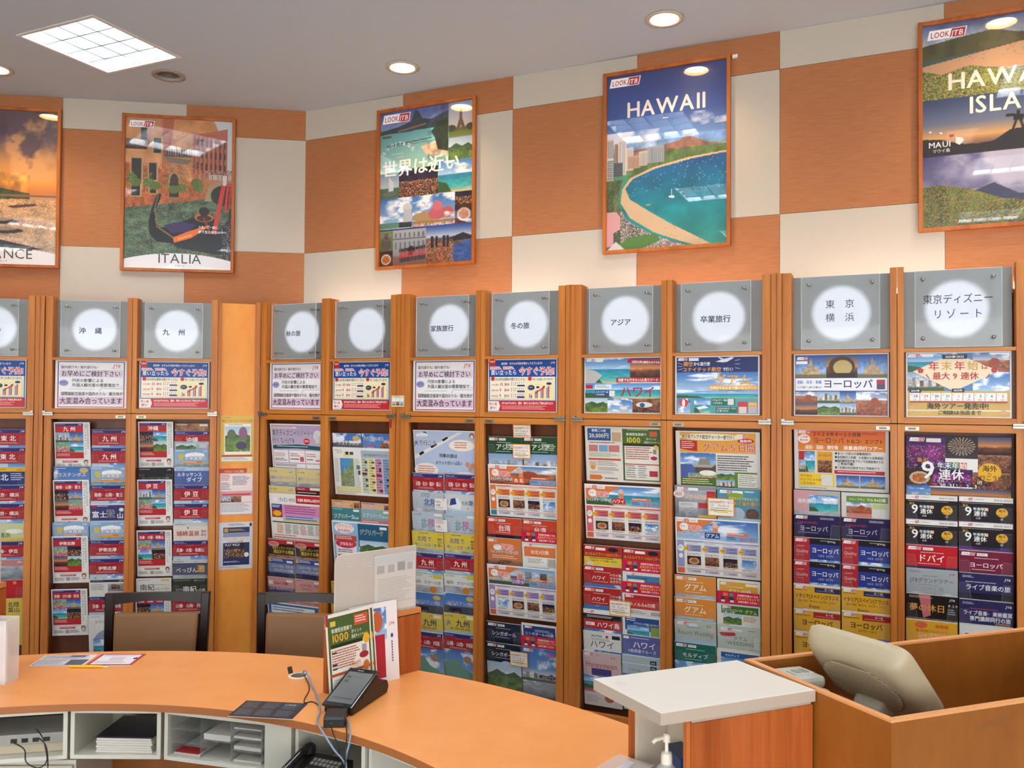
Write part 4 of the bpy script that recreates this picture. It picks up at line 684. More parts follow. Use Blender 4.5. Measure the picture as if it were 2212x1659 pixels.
  ('L', 1.131, 'pale Hokuriku rainbow letter', 'r 0 0 210 297 b4bfc8;r 150 6 50 14 e4e8e8;t 4.1~9.30 14 20 14 5a6478 1;t 北 56 78 46 5a9a8a 1;t 陸 106 78 46 b85a98 1;t 福井･石川･富山 60 94 15 6a6a9a 1 120;p grey 0 100 210 190'),
  ('R', 1.131, 'pale Hokuriku rainbow letter', 'r 0 0 210 297 b4bfc8;r 150 6 50 14 e4e8e8;t 4.1~9.30 14 20 14 5a6478 1;t 北 66 78 46 5a9a8a 1;t 陸 116 78 46 b85a98 1;t 福井･石川･富山 70 94 15 6a6a9a 1 120;p grey 0 100 210 190'),
  ('L', 1.018, 'yellow Hokuriku', 'r 0 0 210 297 dcc040;l 50 8 80 9 1 6a5a20;j 180 18 13 c22;o 北陸で 84 56 34 26243a f0e8b0 110;o 新しい出会う旅 92 88 24 26243a f0e8b0 150;t 福井 172 46 15 26243a 1;t 石川 172 64 15 26243a 1;t 富山 172 82 15 26243a 1;p grey 0 100 210 190'),
  ('R', 1.02, 'yellow Hokuriku', 'r 0 0 210 297 dcc040;l 50 8 80 9 1 6a5a20;j 180 18 13 c22;o 北陸で 84 56 34 26243a f0e8b0 110;o 新しい出会う旅 92 88 24 26243a f0e8b0 150;t 福井 172 46 15 26243a 1;t 石川 172 64 15 26243a 1;t 富山 172 82 15 26243a 1;p grey 0 100 210 190'),
  ('L', 0.895, 'red Kyushu', 'J 九~州'),
  ('R', 0.904, 'red Kyushu', 'J 九~州'),
  ('L', 0.777, 'white Fukuoka Oita', 'r 0 0 210 297 dcdad2;r 0 0 210 4 6a9a5a;t 4/1~9/29 14 20 15 5a6a60 1;j 120 20 13 c22;r 146 6 56 22 c8c040;c 福岡･大分への旅 105 62 24 4a4a48 0 180;p grey 0 74 210 220;e 140 96 24 20 c87a30'),
  ('R', 0.791, 'white Fukuoka Oita', 'r 0 0 210 297 dcdad2;r 0 0 210 4 6a9a5a;t 4/1~9/29 14 20 15 5a6a60 1;j 120 20 13 c22;r 146 6 56 22 c8c040;c 福岡･大分への旅 105 62 24 4a4a48 0 180;p grey 0 74 210 220;e 140 96 24 20 c87a30'),
  ('L', 0.664, 'blue Dutch theme park', 'p sky 0 0 210 297;e 170 24 26 14 c8b060;c ハウステンボス 108 66 28 d8b0a8 1 172;r 0 74 210 220 4a4a58;p night 30 84 80 60'),
  ('R', 0.678, 'blue Dutch theme park', 'p sky 0 0 210 297;e 170 24 26 14 c8b060;c ハウステンボス 108 66 28 d8b0a8 1 172;r 0 74 210 220 4a4a58;p night 30 84 80 60'),
  ('L', 0.546, 'yellow Kyushu rail fare', 'r 0 0 210 297 d8bc48;t 6/1~9/30 10 20 15 4a4a6a 1;j 120 18 12 c22;r 150 6 50 20 e8e0b0;t JR 18 66 34 3a6aa0 1;t 九州 78 72 46 26305a 1;t 26,700~44,200 40 94 20 6a5220 1 150;p green 0 100 210 190'),
  ('R', 0.563, 'yellow Kyushu rail fare', 'r 0 0 210 297 d8bc48;t 6/1~9/30 10 20 15 4a4a6a 1;j 120 18 12 c22;r 150 6 50 20 e8e0b0;t JR 18 66 34 3a6aa0 1;t 九州 78 72 46 26305a 1;t 26,700~44,200 40 94 20 6a5220 1 150;p green 0 100 210 190'),
  ('L', 0.437, 'red Sanyo Sanin Shikoku', 'J 山陽･山陰･四国;p sky 0 98 210 199;y 6a9a88 0 180 80 150 120 200 210 240 210 297 0 297;e 150 150 26 22 a08068'),
  ('R', 0.452, 'red Sanyo Sanin Shikoku', 'J 山陽･山陰･四国;p sky 0 98 210 199;y 6a9a88 0 180 80 150 120 200 210 240 210 297 0 297;e 150 150 26 22 a08068'),
]),
('D2', 'R', 1.13, 0.535, ['冬の旅'], 'winter trip', 's_book', 'blue and red', [
  ('L', 1.584, 'dark green Asia', 'K 1d4a2c アジア e8ece4 city;r 0 74 210 4 1d4a2c;l 112 40 90 40 4 c8d8c8'),
  ('R', 1.587, 'dark green Asia', 'K 1d4a2c アジア e8ece4 city;l 112 40 90 40 4 c8d8c8'),
  ('W', 1.428, 'orange Taipei summer offer', 'S 台~北 d8622c e87a40 roofs'),
  ('L', 1.13, 'red Taiwan', 'K c8442c 台湾 f0ebe4 night'),
  ('R', 1.131, 'red Taiwan', 'K c8442c 台湾 f0ebe4 night'),
  ('L', 1.016, 'orange summer', 'r 0 0 210 297 d87838 c87040;k 8 8 56;e 64 54 26 16 f4f0ea;o まだ 62 48 14 c03a30 ffffff;o 夏旅! 124 62 36 e0562c ffffff;o レイトサマースペシャル 105 86 23 18161a ffffff 170;l 30 98 150 22 2 f0d8c0;p warm 0 124 210 60;r 0 190 210 107 d87838'),
  ('R', 1.015, 'white and orange Taipei tour', 'r 0 0 210 297 e6e2da;r 12 14 186 8 c8c4bc;r 12 34 186 56 e07838;k 14 18 50;c 台北3日間 105 72 24 f4f0e8 1 120;r 24 94 120 40 f0ece6;l 30 100 100 30 4 777;r 150 98 46 46 b8b4b0;l 30 150 150 10 1 444;r 12 166 186 14 2a2630;l 30 186 160 12 1 b84030'),
  ('W', 0.867, 'violet Singapore summer offer', 'S シンガポール 9a6aa8 a88cc0 city'),
  ('L', 0.546, 'navy Singapore', 'K 20243e シンガポール e4e4ec night'),
  ('R', 0.559, 'blue framed Singapore tour', 'r 0 0 210 297 e6e4e0;r 10 10 190 287 2a3a72;k 18 12 46;l 80 30 110 14 2 c8d0e8;c シンガポール4日間 105 62 20 e8ecf4 1 170;p night 10 76 190 200'),
  ('L', 0.431, 'dark navy Singapore', 'K 1c2030 シンガポール e4e4ec night;p green 0 110 210 187;e 120 130 40 30 b8c4d8'),
  ('R', 0.431, 'sky blue Singapore', 'r 0 0 210 297 7a9ac4;p sky 0 0 210 297;k 12 8 60;l 150 20 50 30 3 d05060;t シンガポール 90 84 20 e8ecf4 1 110;t 158,500 150 46 15 d04a60 1 54;p city 0 120 210 70;r 100 150 108 20 26306a;t KEYプラン 120 167 17 e8b040 1;p grey 0 196 210 100'),
]),
('E1', 'R', 2.2, 0.042, ['アジア'], 'Asia', 's_hawaii', 'sea and sunset', [
  ('W', 1.651, 'double page points campaign', 'r 0 0 420 297 e4ddd0;r 14 10 130 66 2a5a94;c 新規ご入会 78 28 16 fff 1;c 20,000円 78 60 30 f0e8d0 1 110;r 150 30 50 50 c8a888;l 22 84 170 12 1 a84040;r 20 100 50 36 c08080;r 76 100 50 36 7aa0c8;r 130 100 60 36 c87878;l 20 142 170 24 4 7a9a70;r 16 172 180 10 c0503a;r 20 188 40 26 d8b0a0;l 66 188 120 26 3 888;e 40 222 14 12 d89050;l 66 220 120 20 3 777;l 20 244 170 12 2 a88;y d87838 20 262 80 262 94 276 80 288 20 288;l 104 276 90 12 1 556;r 208 10 204 276 4a6a34;r 218 100 184 180 e8e2d6;l 236 12 140 9 1 c8d070;t 新規受信登録で 230 44 16 e8ecd8 1 110;t 1000 226 82 40 e8d050 1 100;t ポイント 336 66 14 e8e0c0 1 60;t 進呈キャンペーン 326 84 14 e8e0c0 1 84;r 356 22 40 26 c86040;r 212 88 190 12 26301e;l 224 106 150 70 6 a04a3a;e 388 104 12 12 e8c030;r 372 116 18 24 8a8a8c;e 376 162 18 10 b03040;r 218 194 184 6 c05a3a;l 224 204 60 70 6 777;l 290 204 50 70 6 888;r 350 230 44 30 b83a40'),
  ('W', 1.343, 'red Hawaii summer offer', 'S ハワイ c0302c d8686c sea'),
  ('L', 1.019, 'red and yellow marathon', 'r 0 0 210 297 b02a26;k 8 8 54;r 68 12 54 14 f0ece6;e 164 20 28 12 241c30;c ホノルルマラソン2024ツアー 105 56 21 e8a830 1 198;r 0 64 210 233 e0c23c;l 30 68 150 10 1 2a2a20;c 万全サポートでお楽しみます! 110 88 13 26220e 1 150;e 34 104 16 14 d8c8c0;p warm 0 116 210 40'),
  ('R', 1.017, 'red and yellow marathon', 'r 0 0 210 297 b02a26;k 8 8 54;r 68 12 54 14 f0ece6;e 164 20 28 12 241c30;c ホノルルマラソン2024ツアー 105 56 21 e8a830 1 198;r 0 64 210 233 e0c23c'),
  ('L', 0.91, 'red Hawaii islands', 'K b02824 ハワイ~~~~~ f0ebe4 sky;t ハワイ島 146 50 16 f0ebe4 1;t マウイ島 146 68 16 f0ebe4 1;t カウアイ島 146 86 16 f0ebe4 1'),
  ('R', 0.9, 'white and blue Honolulu', 'r 0 0 210 297 e2e0dc;r 22 22 176 80 4f82b0;k 26 12 40;r 26 44 90 16 efe8d0;t ルフトラウンジ利用 26 40 12 22304a 1 160;t ホノルル5日間 124 62 15 22304a 1 70;p sea 22 70 176 90'),
  ('L', 0.797, 'red Hawaii islands', 'K b02824 ハワイ~~~~~ f0ebe4 sky;t ハワイ島 146 50 16 f0ebe4 1;t マウイ島 146 68 16 f0ebe4 1;t カウアイ島 146 86 16 f0ebe4 1'),
  ('R', 0.788, 'red and white Honolulu', 'r 0 0 210 297 e6e2dc;r 12 12 186 26 b4282c;k 16 14 46;r 12 38 186 48 c03a34;c ホノルル6日間 105 70 22 f4ece4 1 140;r 20 90 120 70 dcd8d2;l 24 96 110 50 6 777;r 150 96 50 50 b0acaa'),
  ('L', 0.678, 'black and red Hawaii Island', 'r 0 0 210 297 1e1a1c;r 0 0 210 24 e8e4de;k 8 6 54;l 20 32 170 14 2 d8d4d0;r 0 54 210 60 b82a2c;r 12 70 50 18 eae4de;t JAL 22 85 14 b82a2c 1;t ハワイ島 74 92 33 f2ece6 1 126;p sky 0 106 210 190'),
  ('R', 0.676, 'blue photo lounge', 'r 0 0 210 297 e0dedc;r 14 16 182 70 2a4a8a;l 20 20 60 20 2 e8ecf4;t クアラウンジを楽しむハワイ 60 54 15 f0f2f6 1 130;p sea 24 60 120 60;r 150 60 46 50 8aa04a;p dusk 14 120 182 100'),
  ('L', 0.561, 'white Hawaii package', 'r 0 0 210 297 dedcd6;t JALPAK 46 28 17 22242a 1 70;e 132 22 8 8 b83038;r 160 12 44 20 1c1c20;l 46 36 120 12 2 777;c ハワイ 105 84 46 26242a 0 150;p sky 0 100 210 190'),
  ('R', 0.568, 'violet Hawaii cruise', 'r 0 0 210 297 5e62a0 50589a;r 6 8 30 14 e8e6f0;l 46 12 130 9 1 d8d8ec;c ハワイ 118 66 42 f2f0f6 1 150;c 4島周遊クルーズ 105 92 21 e4e2ee 1 150;p sea 0 100 210 190'),
  ('L', 0.454, 'pale pink honeymoon', 'r 0 0 210 297 d4b8b4 c8a8a8;k 8 8 54;l 70 14 40 8 1 999;t 4~3 156 28 16 5a5058 1;t Honeymoon 14 84 44 c0404a 0 176;r 46 90 110 50 4a3a80;p sea 0 130 210 80;r 0 205 120 14 c05a60;p grey 120 200 90 60;r 0 225 210 72 d8cfc8;e 140 250 26 22 a8603a;l 14 240 80 40 5 999'),
  ('R', 0.461, 'pale blue counter', 'r 0 0 210 297 b0c0c4;r 150 16 34 22 2a3a50;j 156 32 12 fff;r 0 40 210 4 dfe6e6;r 150 46 34 22 2a3a50;j 156 62 12 fff;t ツアベル 30 84 18 6a7a80 1;p sky 0 100 210 180'),
]),
('E2', 'R', 2.2, 0.535, ['卒業旅行'], 'graduation trip', 's_guam', 'deep blue sky', [
  ('W', 1.637, 'orange Guam charter flight', 'r 0 0 420 297 dedbd4;r 22 6 378 104 e4a03c;e 180 30 160 18 efe4c8;o 関空発アシアナ航空チャーター便で行く 166 38 23 201c20 efe4c8 270;k 306 14 50;y b8262a 22 46 110 50 110 104 70 100 22 92;l 30 54 74 40 4 f0d0c8;e 352 46 40 13 b8262a;c 発売中! 352 53 18 fff 1;o グアム５日間 266 98 44 c2401e f6efe4 270;p sky 22 112 180 70;r 22 172 180 70 4a62a0;y 5a4a40 96 180 202 170 202 240 100 240;y a8a49c 80 172 200 172 180 186 90 186;y 8c8880 120 140 170 140 176 172 112 172;p flower 60 216 142 30;e 160 214 42 14 ece8dc;r 22 240 180 44 4a6a2c;l 30 246 160 32 3 d8d8a0;l 210 122 180 82 7 4a464a;r 204 204 90 82 7a7a8a;p green 204 204 90 40;p city 204 246 90 42;r 294 204 110 82 5a8030;r 310 212 94 70 e0ddd2;l 314 218 86 60 6 8a8880'),
  ('L', 1.358, 'grey and red Guam tour', 'r 0 0 210 297 8a8e98;p grey 0 20 210 180;k 12 8 56;r 70 10 50 14 eee;e 22 44 28 20 e8dcd8;l 4 36 40 18 3 b84040;o グアム5日間 112 64 23 e07828 f6efe4 120;r 164 24 46 50 b83038;r 120 86 60 26 b83038;r 20 84 96 60 d8d6d0;l 28 92 80 14 2 888;p grey 20 110 100 80;r 120 150 90 12 e0b030'),
  ('R', 1.355, 'teal family overseas', 'r 0 0 210 297 4a90a8 5a8a90;k 12 10 58;r 74 12 52 14 eee;e 90 36 40 14 8aa03a;l 134 12 60 12 1 e8eef0;t 世界のトビラをひらこう! 56 58 17 e8e050 1 144;o 家族で海外旅行 130 84 22 f0b040 2a5a6a 150;e 96 128 38 32 aab8c4;e 170 128 32 30 5a3c30;p green 0 150 210 60'),
  ('W', 1.197, 'blue Guam summer offer', 'S グアム 2a4a8a 9a9cc8 sky'),
  ('L', 0.903, 'orange Guam', 'K dc8c34 グアム f0ece4 grey'),
  ('R', 0.901, 'yellow Guam tour', 'r 0 0 210 297 e4e0d6;r 12 10 186 90 dca434;k 16 14 46;r 140 14 58 14 ece8e0;l 50 34 110 8 1 f0ece0;c グアム4日間 110 66 22 f6f0e0 1 110;p sea 12 100 186 80'),
  ('L', 0.789, 'orange Guam', 'K dc8c34 グアム f0ece4 grey'),
  ('R', 0.78, 'green and white Guam', 'r 0 0 210 297 e2e0d8;r 22 8 180 40 3f6a2c;k 26 10 44;t 赤ちゃんや小さなこども 26 34 12 e8ecd8 1 100;t と楽しむ旅! 26 46 12 e8ecd8 1;t グアム 136 42 24 cfe0a0 1 60;p green 30 52 90 50;l 130 56 66 30 4 b08040;p sea 22 104 180 80'),
  ('L', 0.676, 'grey green resort wedding', 'r 0 0 210 297 b8c0b4 a8b4ac;k 12 8 56;r 72 14 44 14 dde;t 4~3 162 26 16 4a504a 1;l 60 32 90 6 1 778;t Resort~Wedding 16 74 34 6a7a80 0 180;e 190 40 14 12 d8b8b8;p green 0 96 210 190'),
  ('R', 0.675, 'pale green Guam wedding', 'r 0 0 210 297 c0c8ba b4beb4;k 16 12 56;r 76 16 46 10 dde;l 150 18 44 6 1 555;y b83848 8 40 84 34 92 48 60 56 20 56;c グアム 112 72 24 5a6a60 0 90;c WEDDING 112 98 26 5a6a60 0 130;r 178 50 26 60 d0d6ca'),
  ('L', 0.564, 'teal Maldives', 'K 14685c モルディブ e4ece4 sea'),
  ('R', 0.555, 'white and blue ocean', 'r 0 0 210 297 e4e2de;r 20 14 184 80 2a5a9a;t モルディブ 40 34 14 e8f0f4 1;p sea 20 40 184 90'),
]),
('F1', 'R', 3.275, 0.042, ['東\u3000京', '横\u3000浜'], 'Tokyo Yokohama', 's_europe', 'landmark photo', [
  ('W', 1.658, 'orange European group tour', 'r 0 0 420 297 dcd9d4;r 18 6 388 98 d85a26 e08a30;k 20 8 54;e 46 48 28 22 f2e8dc;c ご予約 46 44 13 b83020 1;c 受付中 46 60 13 b83020 1;t ２０２４年４～１０月発 84 32 22 3a2018 1 216;l 306 18 90 6 1 7a3a18;t ヨーロッパ 86 66 32 3a1810 0 140;t トルコ･エジプト 234 64 23 3a1810 1 164;t 成田･羽田･関空発 50 96 21 fff 1 150;t 添乗員同行ツアー 222 96 22 fff 1 172;r 20 108 74 104 b82a30;p sea 46 112 48 98;p city 22 150 30 60;r 104 108 70 104 e0a030;c ヨーロッパ 139 132 15 7a2010 1 60;p warm 108 150 62 60;t ●全コース安心の添乗員同行! 184 120 14 2a262a 1 160;t ●全出発日２名様･６名様から出発保証! 184 138 14 2a262a 1 214;t ●国内線特別代金プランで全国各地からも 184 156 14 2a262a 1 214;t ご参加可能! 196 170 14 2a262a 1;t ●ご出発の90日前までのご予約完了で 184 188 14 2a262a 1 196;r 182 196 220 18 b82a38;l 196 201 190 8 1 f0d8d8;r 20 216 162 62 ecc42c;t デジタル 26 234 14 2a2420 1;t パンフレットは 26 252 14 2a2420 1;t こちらから 26 270 14 2a2420 1;r 122 220 52 54 d8d4cc;p castle 190 220 102 60;p castle 296 220 108 60;r 18 282 160 11 d8d8d2;l 22 285 150 6 1 444'),
  ('L', 1.362, 'pink and grey overseas seminar', 'r 0 0 210 297 b0a8a0;y c89aa0 0 0 120 0 60 100 0 100;p sea 70 20 130 90;t サテライト 110 34 12 e8e4e0 1;t 海外旅行 16 60 23 e8e4e4 1 86;t 説明会 134 60 23 f0f0f0 1 62;p grey 0 100 210 150'),
  ('R', 1.362, 'green headed Malta tour', 'r 0 0 210 297 d0cec8;r 22 16 180 30 6a8a3c;t フリープラン 32 36 12 eef 1;t マルタ6日間 110 38 17 f0f2e4 1 82;p roofs 22 46 110 52;r 136 50 60 24 b8c088;r 22 98 110 30 c87a70'),
  ('L', 1.247, 'navy business class Europe', 'r 0 0 210 297 241c4a;k 8 6 56;l 120 12 76 12 2 c8c4d8;t ビジネスクラスで行く 16 44 13 c04a58 1 96;c ヨーロッパ 90 78 30 dcd8e0 0 130;l 20 86 120 6 1 a8a0c0;p night 0 98 210 190'),
  ('R', 1.246, 'navy business class Europe', 'r 0 0 210 297 241c4a;k 8 6 56;l 120 12 76 12 2 c8c4d8;t ビジネスクラスで行く 16 44 13 c04a58 1 96;c ヨーロッパ 90 78 30 dcd8e0 0 130;l 20 86 120 6 1 a8a0c0;p night 0 98 210 190'),
  ('L', 1.137, 'red and blue Quality Europe', 'r 0 0 210 297 2a3a8a;r 0 0 210 30 1e1a22;r 0 0 72 297 b02a34;r 0 0 70 24 b02a34;k 6 6 54;l 120 10 80 6 1 c8c4c8;t ４～10 150 20 13 e8e4e8 1;l 14 40 46 8 1 d8a0a0;t Quality 10 74 22 e4c8c4 0 56;l 12 84 46 6 1 c88888;t ヨーロッパ 80 70 30 f0eef4 1 122;t トルコ･エジプト 110 90 13 d8d8ec 1 70;p sea 72 104 138 190'),
  ('R', 1.142, 'red and blue Quality Europe', 'r 0 0 210 297 2a3a8a;r 0 0 210 30 1e1a22;r 0 0 72 297 b02a34;r 0 0 70 24 b02a34;k 6 6 54;l 120 10 80 6 1 c8c4c8;t ４～10 150 20 13 e8e4e8 1;l 14 40 46 8 1 d8a0a0;t Quality 10 74 22 e4c8c4 0 56;l 12 84 46 6 1 c88888;t ヨーロッパ 80 70 30 f0eef4 1 122;t トルコ･エジプト 110 90 13 d8d8ec 1 70;p sea 72 104 138 190'),
  ('L', 1.025, 'red and blue Quality Europe', 'r 0 0 210 297 2a3a8a;r 0 0 210 30 1e1a22;r 0 0 72 297 b02a34;r 0 0 70 24 b02a34;k 6 6 54;l 120 10 80 6 1 c8c4c8;t ４～10 150 20 13 e8e4e8 1;l 14 40 46 8 1 d8a0a0;t Quality 10 74 22 e4c8c4 0 56;l 12 84 46 6 1 c88888;t ヨーロッパ 80 70 30 f0eef4 1 122;t トルコ･エジプト 110 90 13 d8d8ec 1 70;p sea 72 104 138 190'),
  ('R', 1.024, 'red and blue Quality Europe', 'r 0 0 210 297 2a3a8a;r 0 0 210 30 1e1a22;r 0 0 72 297 b02a34;r 0 0 70 24 b02a34;k 6 6 54;l 120 10 80 6 1 c8c4c8;t ４～10 150 20 13 e8e4e8 1;l 14 40 46 8 1 d8a0a0;t Quality 10 74 22 e4c8c4 0 56;l 12 84 46 6 1 c88888;t ヨーロッパ 80 70 30 f0eef4 1 122;t トルコ･エジプト 110 90 13 d8d8ec 1 70;p sea 72 104 138 190'),
  ('L', 0.913, 'yellow and navy Italy Spain', 'r 0 0 210 297 dca62c;r 0 0 210 8 e4e0d8;k 8 8 54;r 96 12 114 24 2a2f5e;t ４～10 138 24 14 e8e4e8 1;l 104 26 90 6 1 a8a8c8;l 8 26 76 6 1 5a3a18;c イタリア|スペイン|フランス 105 66 24 3a2a14 1 196;t ポルトガル･ギリシャ･エジプト･トルコ 20 86 12 4a3a1c 1 168;t Enjoy 70 112 20 5a4420 1;p roofs 0 120 210 170'),
  ('R', 0.917, 'yellow and navy Italy Spain', 'r 0 0 210 297 dca62c;r 0 0 210 8 e4e0d8;k 8 8 54;r 96 12 114 24 2a2f5e;t ４～10 138 24 14 e8e4e8 1;l 104 26 90 6 1 a8a8c8;l 8 26 76 6 1 5a3a18;c イタリア|スペイン|フランス 105 66 24 3a2a14 1 196;t ポルトガル･ギリシャ･エジプト･トルコ 20 86 12 4a3a1c 1 168;t Enjoy 70 112 20 5a4420 1;p roofs 0 120 210 170'),
  ('L', 0.794, 'yellow and red Europe', 'r 0 0 210 297 dca62c;r 0 0 210 6 e4e0d8;k 8 8 54;r 90 10 120 28 a8242e;t ４～8 142 24 14 e8e4e8 1;l 98 28 100 6 1 d8a0a0;l 8 28 76 7 1 5a3a18;c ヨーロッパ 106 76 34 2a2018 1 142;t エジプト･トルコ 70 94 13 4a3a1c 1 80;p roofs 0 120 210 170'),
  ('R', 0.805, 'yellow and red Europe', 'r 0 0 210 297 dca62c;r 0 0 210 6 e4e0d8;k 8 8 54;r 90 10 120 28 a8242e;t ４～8 142 24 14 e8e4e8 1;l 98 28 100 6 1 d8a0a0;l 8 28 76 7 1 5a3a18;c ヨーロッパ 106 76 34 2a2018 1 142;t エジプト･トルコ 70 94 13 4a3a1c 1 80;p roofs 0 120 210 170'),
  ('L', 0.687, 'yellow and red Europe', 'r 0 0 210 297 dca62c;r 0 0 210 6 e4e0d8;k 8 8 54;r 90 10 120 28 a8242e;t ４～8 142 24 14 e8e4e8 1;l 98 28 100 6 1 d8a0a0;l 8 28 76 7 1 5a3a18;c ヨーロッパ 106 76 34 2a2018 1 142;t エジプト･トルコ 70 94 13 4a3a1c 1 80;p roofs 0 120 210 170'),
]),
('F2', 'R', 3.275, 0.535, ['東京ディズニー', 'リゾート'], 'Tokyo resort', 's_yearend', 'peach diamond calendar', [
  ('W', 1.636, 'night collage nine day holiday', 'p purple 0 0 160 150;p fw 160 0 130 100;p dusk 290 0 130 80;p warm 290 80 130 80;p food 0 150 110 80;p purple 110 150 160 80;p warm 270 160 150 80;p sky 0 230 100 67;r 100 240 320 57 a85a2a b8622a;p dusk 100 236 320 60;k 12 8 64;r 82 10 60 18 e8e4e0;c 28 76 232 22 4a7ac0 1;c 29 114 232 22 c84a58 1;c 30 150 234 24 f0ece6 1;c 31 186 234 24 f0ece6 1;c 1 222 234 24 c84a58 1;c 2 250 234 24 f0ece6 1;c 3 282 234 24 f0ece6 1;c 4 314 234 24 4a7ac0 1;c 5 348 234 24 c84a58 1;t 12月 126 212 16 f0ece6 1;t 1月 286 212 16 f0ece6 1;y e8a828 385 297 420 255 420 297;Z'),
  ('L', 1.367, 'black and white nine holiday', 'Q'),
  ('R', 1.369, 'black and white nine holiday', 'Q'),
  ('L', 1.254, 'black and white nine holiday', 'Q'),
  ('R', 1.256, 'black and white nine holiday', 'Q'),
  ('L', 1.139, 'bright red Dubai', 'K c01c26 ドバイ f2ece6 night;r 0 98 210 40 2a2a5a'),
  ('R', 1.13, 'maroon Europe', 'K 7a1c3c ヨーロッパ f2ece6 sea;r 0 98 210 40 2a2a5a'),
  ('L', 1.031, 'silver grand tour', 'r 0 0 210 297 a8aeb2 989ea4;l 12 10 50 10 2 6a7074;j 176 22 14 b82a34;l 70 30 80 6 1 667;c JTBグランドツアー 105 62 24 34383c 0 176;l 50 72 110 6 1 789;c 心ゆく旅 110 98 22 8a8680 0 90;p grey 0 108 210 180'),
  ('R', 1.03, 'navy live music', 'r 0 0 210 297 2a2858;l 12 12 46 12 2 c8c8e0;j 176 26 15 fff;l 24 38 150 9 1 c0b8c8;c ライブ音楽の旅 112 74 28 ecebf2 1 176;p night 0 90 210 200'),
  ('L', 0.916, 'black and gold dream holiday', 'r 0 0 210 297 1c1614;y c06a70 50 0 100 0 100 96 70 110;l 12 8 110 12 2 c8b8a8;j 176 22 14 fff;t 夢の休日 12 76 38 d89a48 1 148;t ４~１０ 168 48 13 eee 1;l 170 60 32 30 3 aaa;p warm 0 110 210 180'),
  ('R', 0.912, 'navy music and art', 'r 0 0 210 297 2a2858;l 12 12 46 12 2 c8c8e0;j 180 26 15 fff;l 40 38 130 8 1 b84050;c ライブ音楽･美術鑑賞 110 68 23 ecebf2 1 192;c 専門講師同行の旅 120 94 24 ecebf2 1 160;r 140 98 60 10 8a6a50'),
  ('L', 0.8, 'yellow Cappadocia', 'r 0 0 210 297 e0a828 d89c20;r 0 0 210 4 e8e4e0;e 62 24 26 16 d86a40;t 旅物語 120 32 18 c83828 1;t 食!~MORI!~トルコットリ 40 56 14 b83020 1 130;o カッパドキア& 116 82 26 e0542c f6ecd8 130;o イスタンブールへ 120 106 24 e0542c f6ecd8 150'),
  ('R', 0.802, 'white and navy Explore', 'r 0 0 210 297 dcdad6;r 150 20 36 24 7a1c28;j 156 38 13 fff;t Explore 20 68 38 1e1e26 0 140;r 0 80 210 217 26346a;p sea 0 92 210 190'),
  ('L', 0.685, 'white camera photo', 'r 0 0 210 297 c4c6c8;l 156 8 48 6 1 444;p grey 50 20 150 120;r 110 44 60 44 4a6a80;t 目 64 40 28 1c1c20 1;t か 64 68 26 1c1c20 1;t ら､ 64 94 26 1c1c20 1;t ウ 22 34 26 1c1c20 1;t ロ 22 62 26 1c1c20 1;t コ 22 90 26 1c1c20 1'),
  ('R', 0.684, 'white summer collection', 'r 0 0 210 297 cfd2d2;t 旅物語 12 20 13 c03830 1;j 178 24 12 c22;e 42 36 24 12 4a78a8;t 家族旅行も､あとな旅も! 70 46 12 3a3a44 1 124;c 夏旅コレクション 104 80 24 c8343a 1 176;y 4a5aa0 20 104 70 92 74 98 30 112;e 130 130 70 30 e4e6e6;e 90 112 8 9 e08a40;e 150 108 9 10 c04a40'),
  ('L', 0.552, 'red Europe cruise', 'r 0 0 210 297 bc1a2c;r 120 0 90 16 241c20;r 8 6 50 16 eee4dc;r 116 18 90 22 d88a88;t ヨーロッパ周遊 20 62 27 f4ece4 1 184;r 20 68 184 26 e8d8d0;t クルーズの旅 60 90 25 b81a2c 1 140;l 20 100 180 20 2 e8a8a8'),
  ('R', 0.559, 'olive green Europe', 'r 0 0 210 297 8f9a2c;r 8 12 94 18 e8e8dc;j 84 26 11 b22;t ４～１０ 130 20 12 e8e8c0 1;l 120 26 70 12 2 dde0a0;e 24 50 18 16 c8b848;c ヨーロッパ 130 66 34 f0f0d8 1 150;r 14 78 70 20 dfe4e0;r 92 82 70 18 dfe4e0;p green 0 104 210 190'),
  ('L', 0.446, 'white', 'r 0 0 210 297 e4e4e2;t ま 40 14 12 333 1'),
]),
]
CARDS = [('D2', 0.167, 1.653, 108, 74, 'uppermost orange rimmed wifi coupon card'), ('D2', 0.165, 1.545, 108, 82, 'second orange rimmed wifi coupon card'), ('D2', 0.157, 0.4, 108, 84, 'lowest orange rimmed wifi coupon card'), ('E1', 0.155, 0.741, 116, 84, 'orange rimmed wifi coupon card'), ('E2', 0.176, 1.304, 132, 92, 'orange rimmed wifi coupon card'), ]
STRIPS = [('D2', 1.068, 'upper'), ('D2', 0.495, 'lower'), ('E1', 0.958, 'upper'), ('E1', 0.846, 'lower'), ('E2', 0.845, 'only'), ]
NOTES = [('D1', 0.166, 1.217, 80, 66, 'white notice card with code box'), ('D1', 0.168, 1.095, 80, 70, 'white notice card with red line'), ]

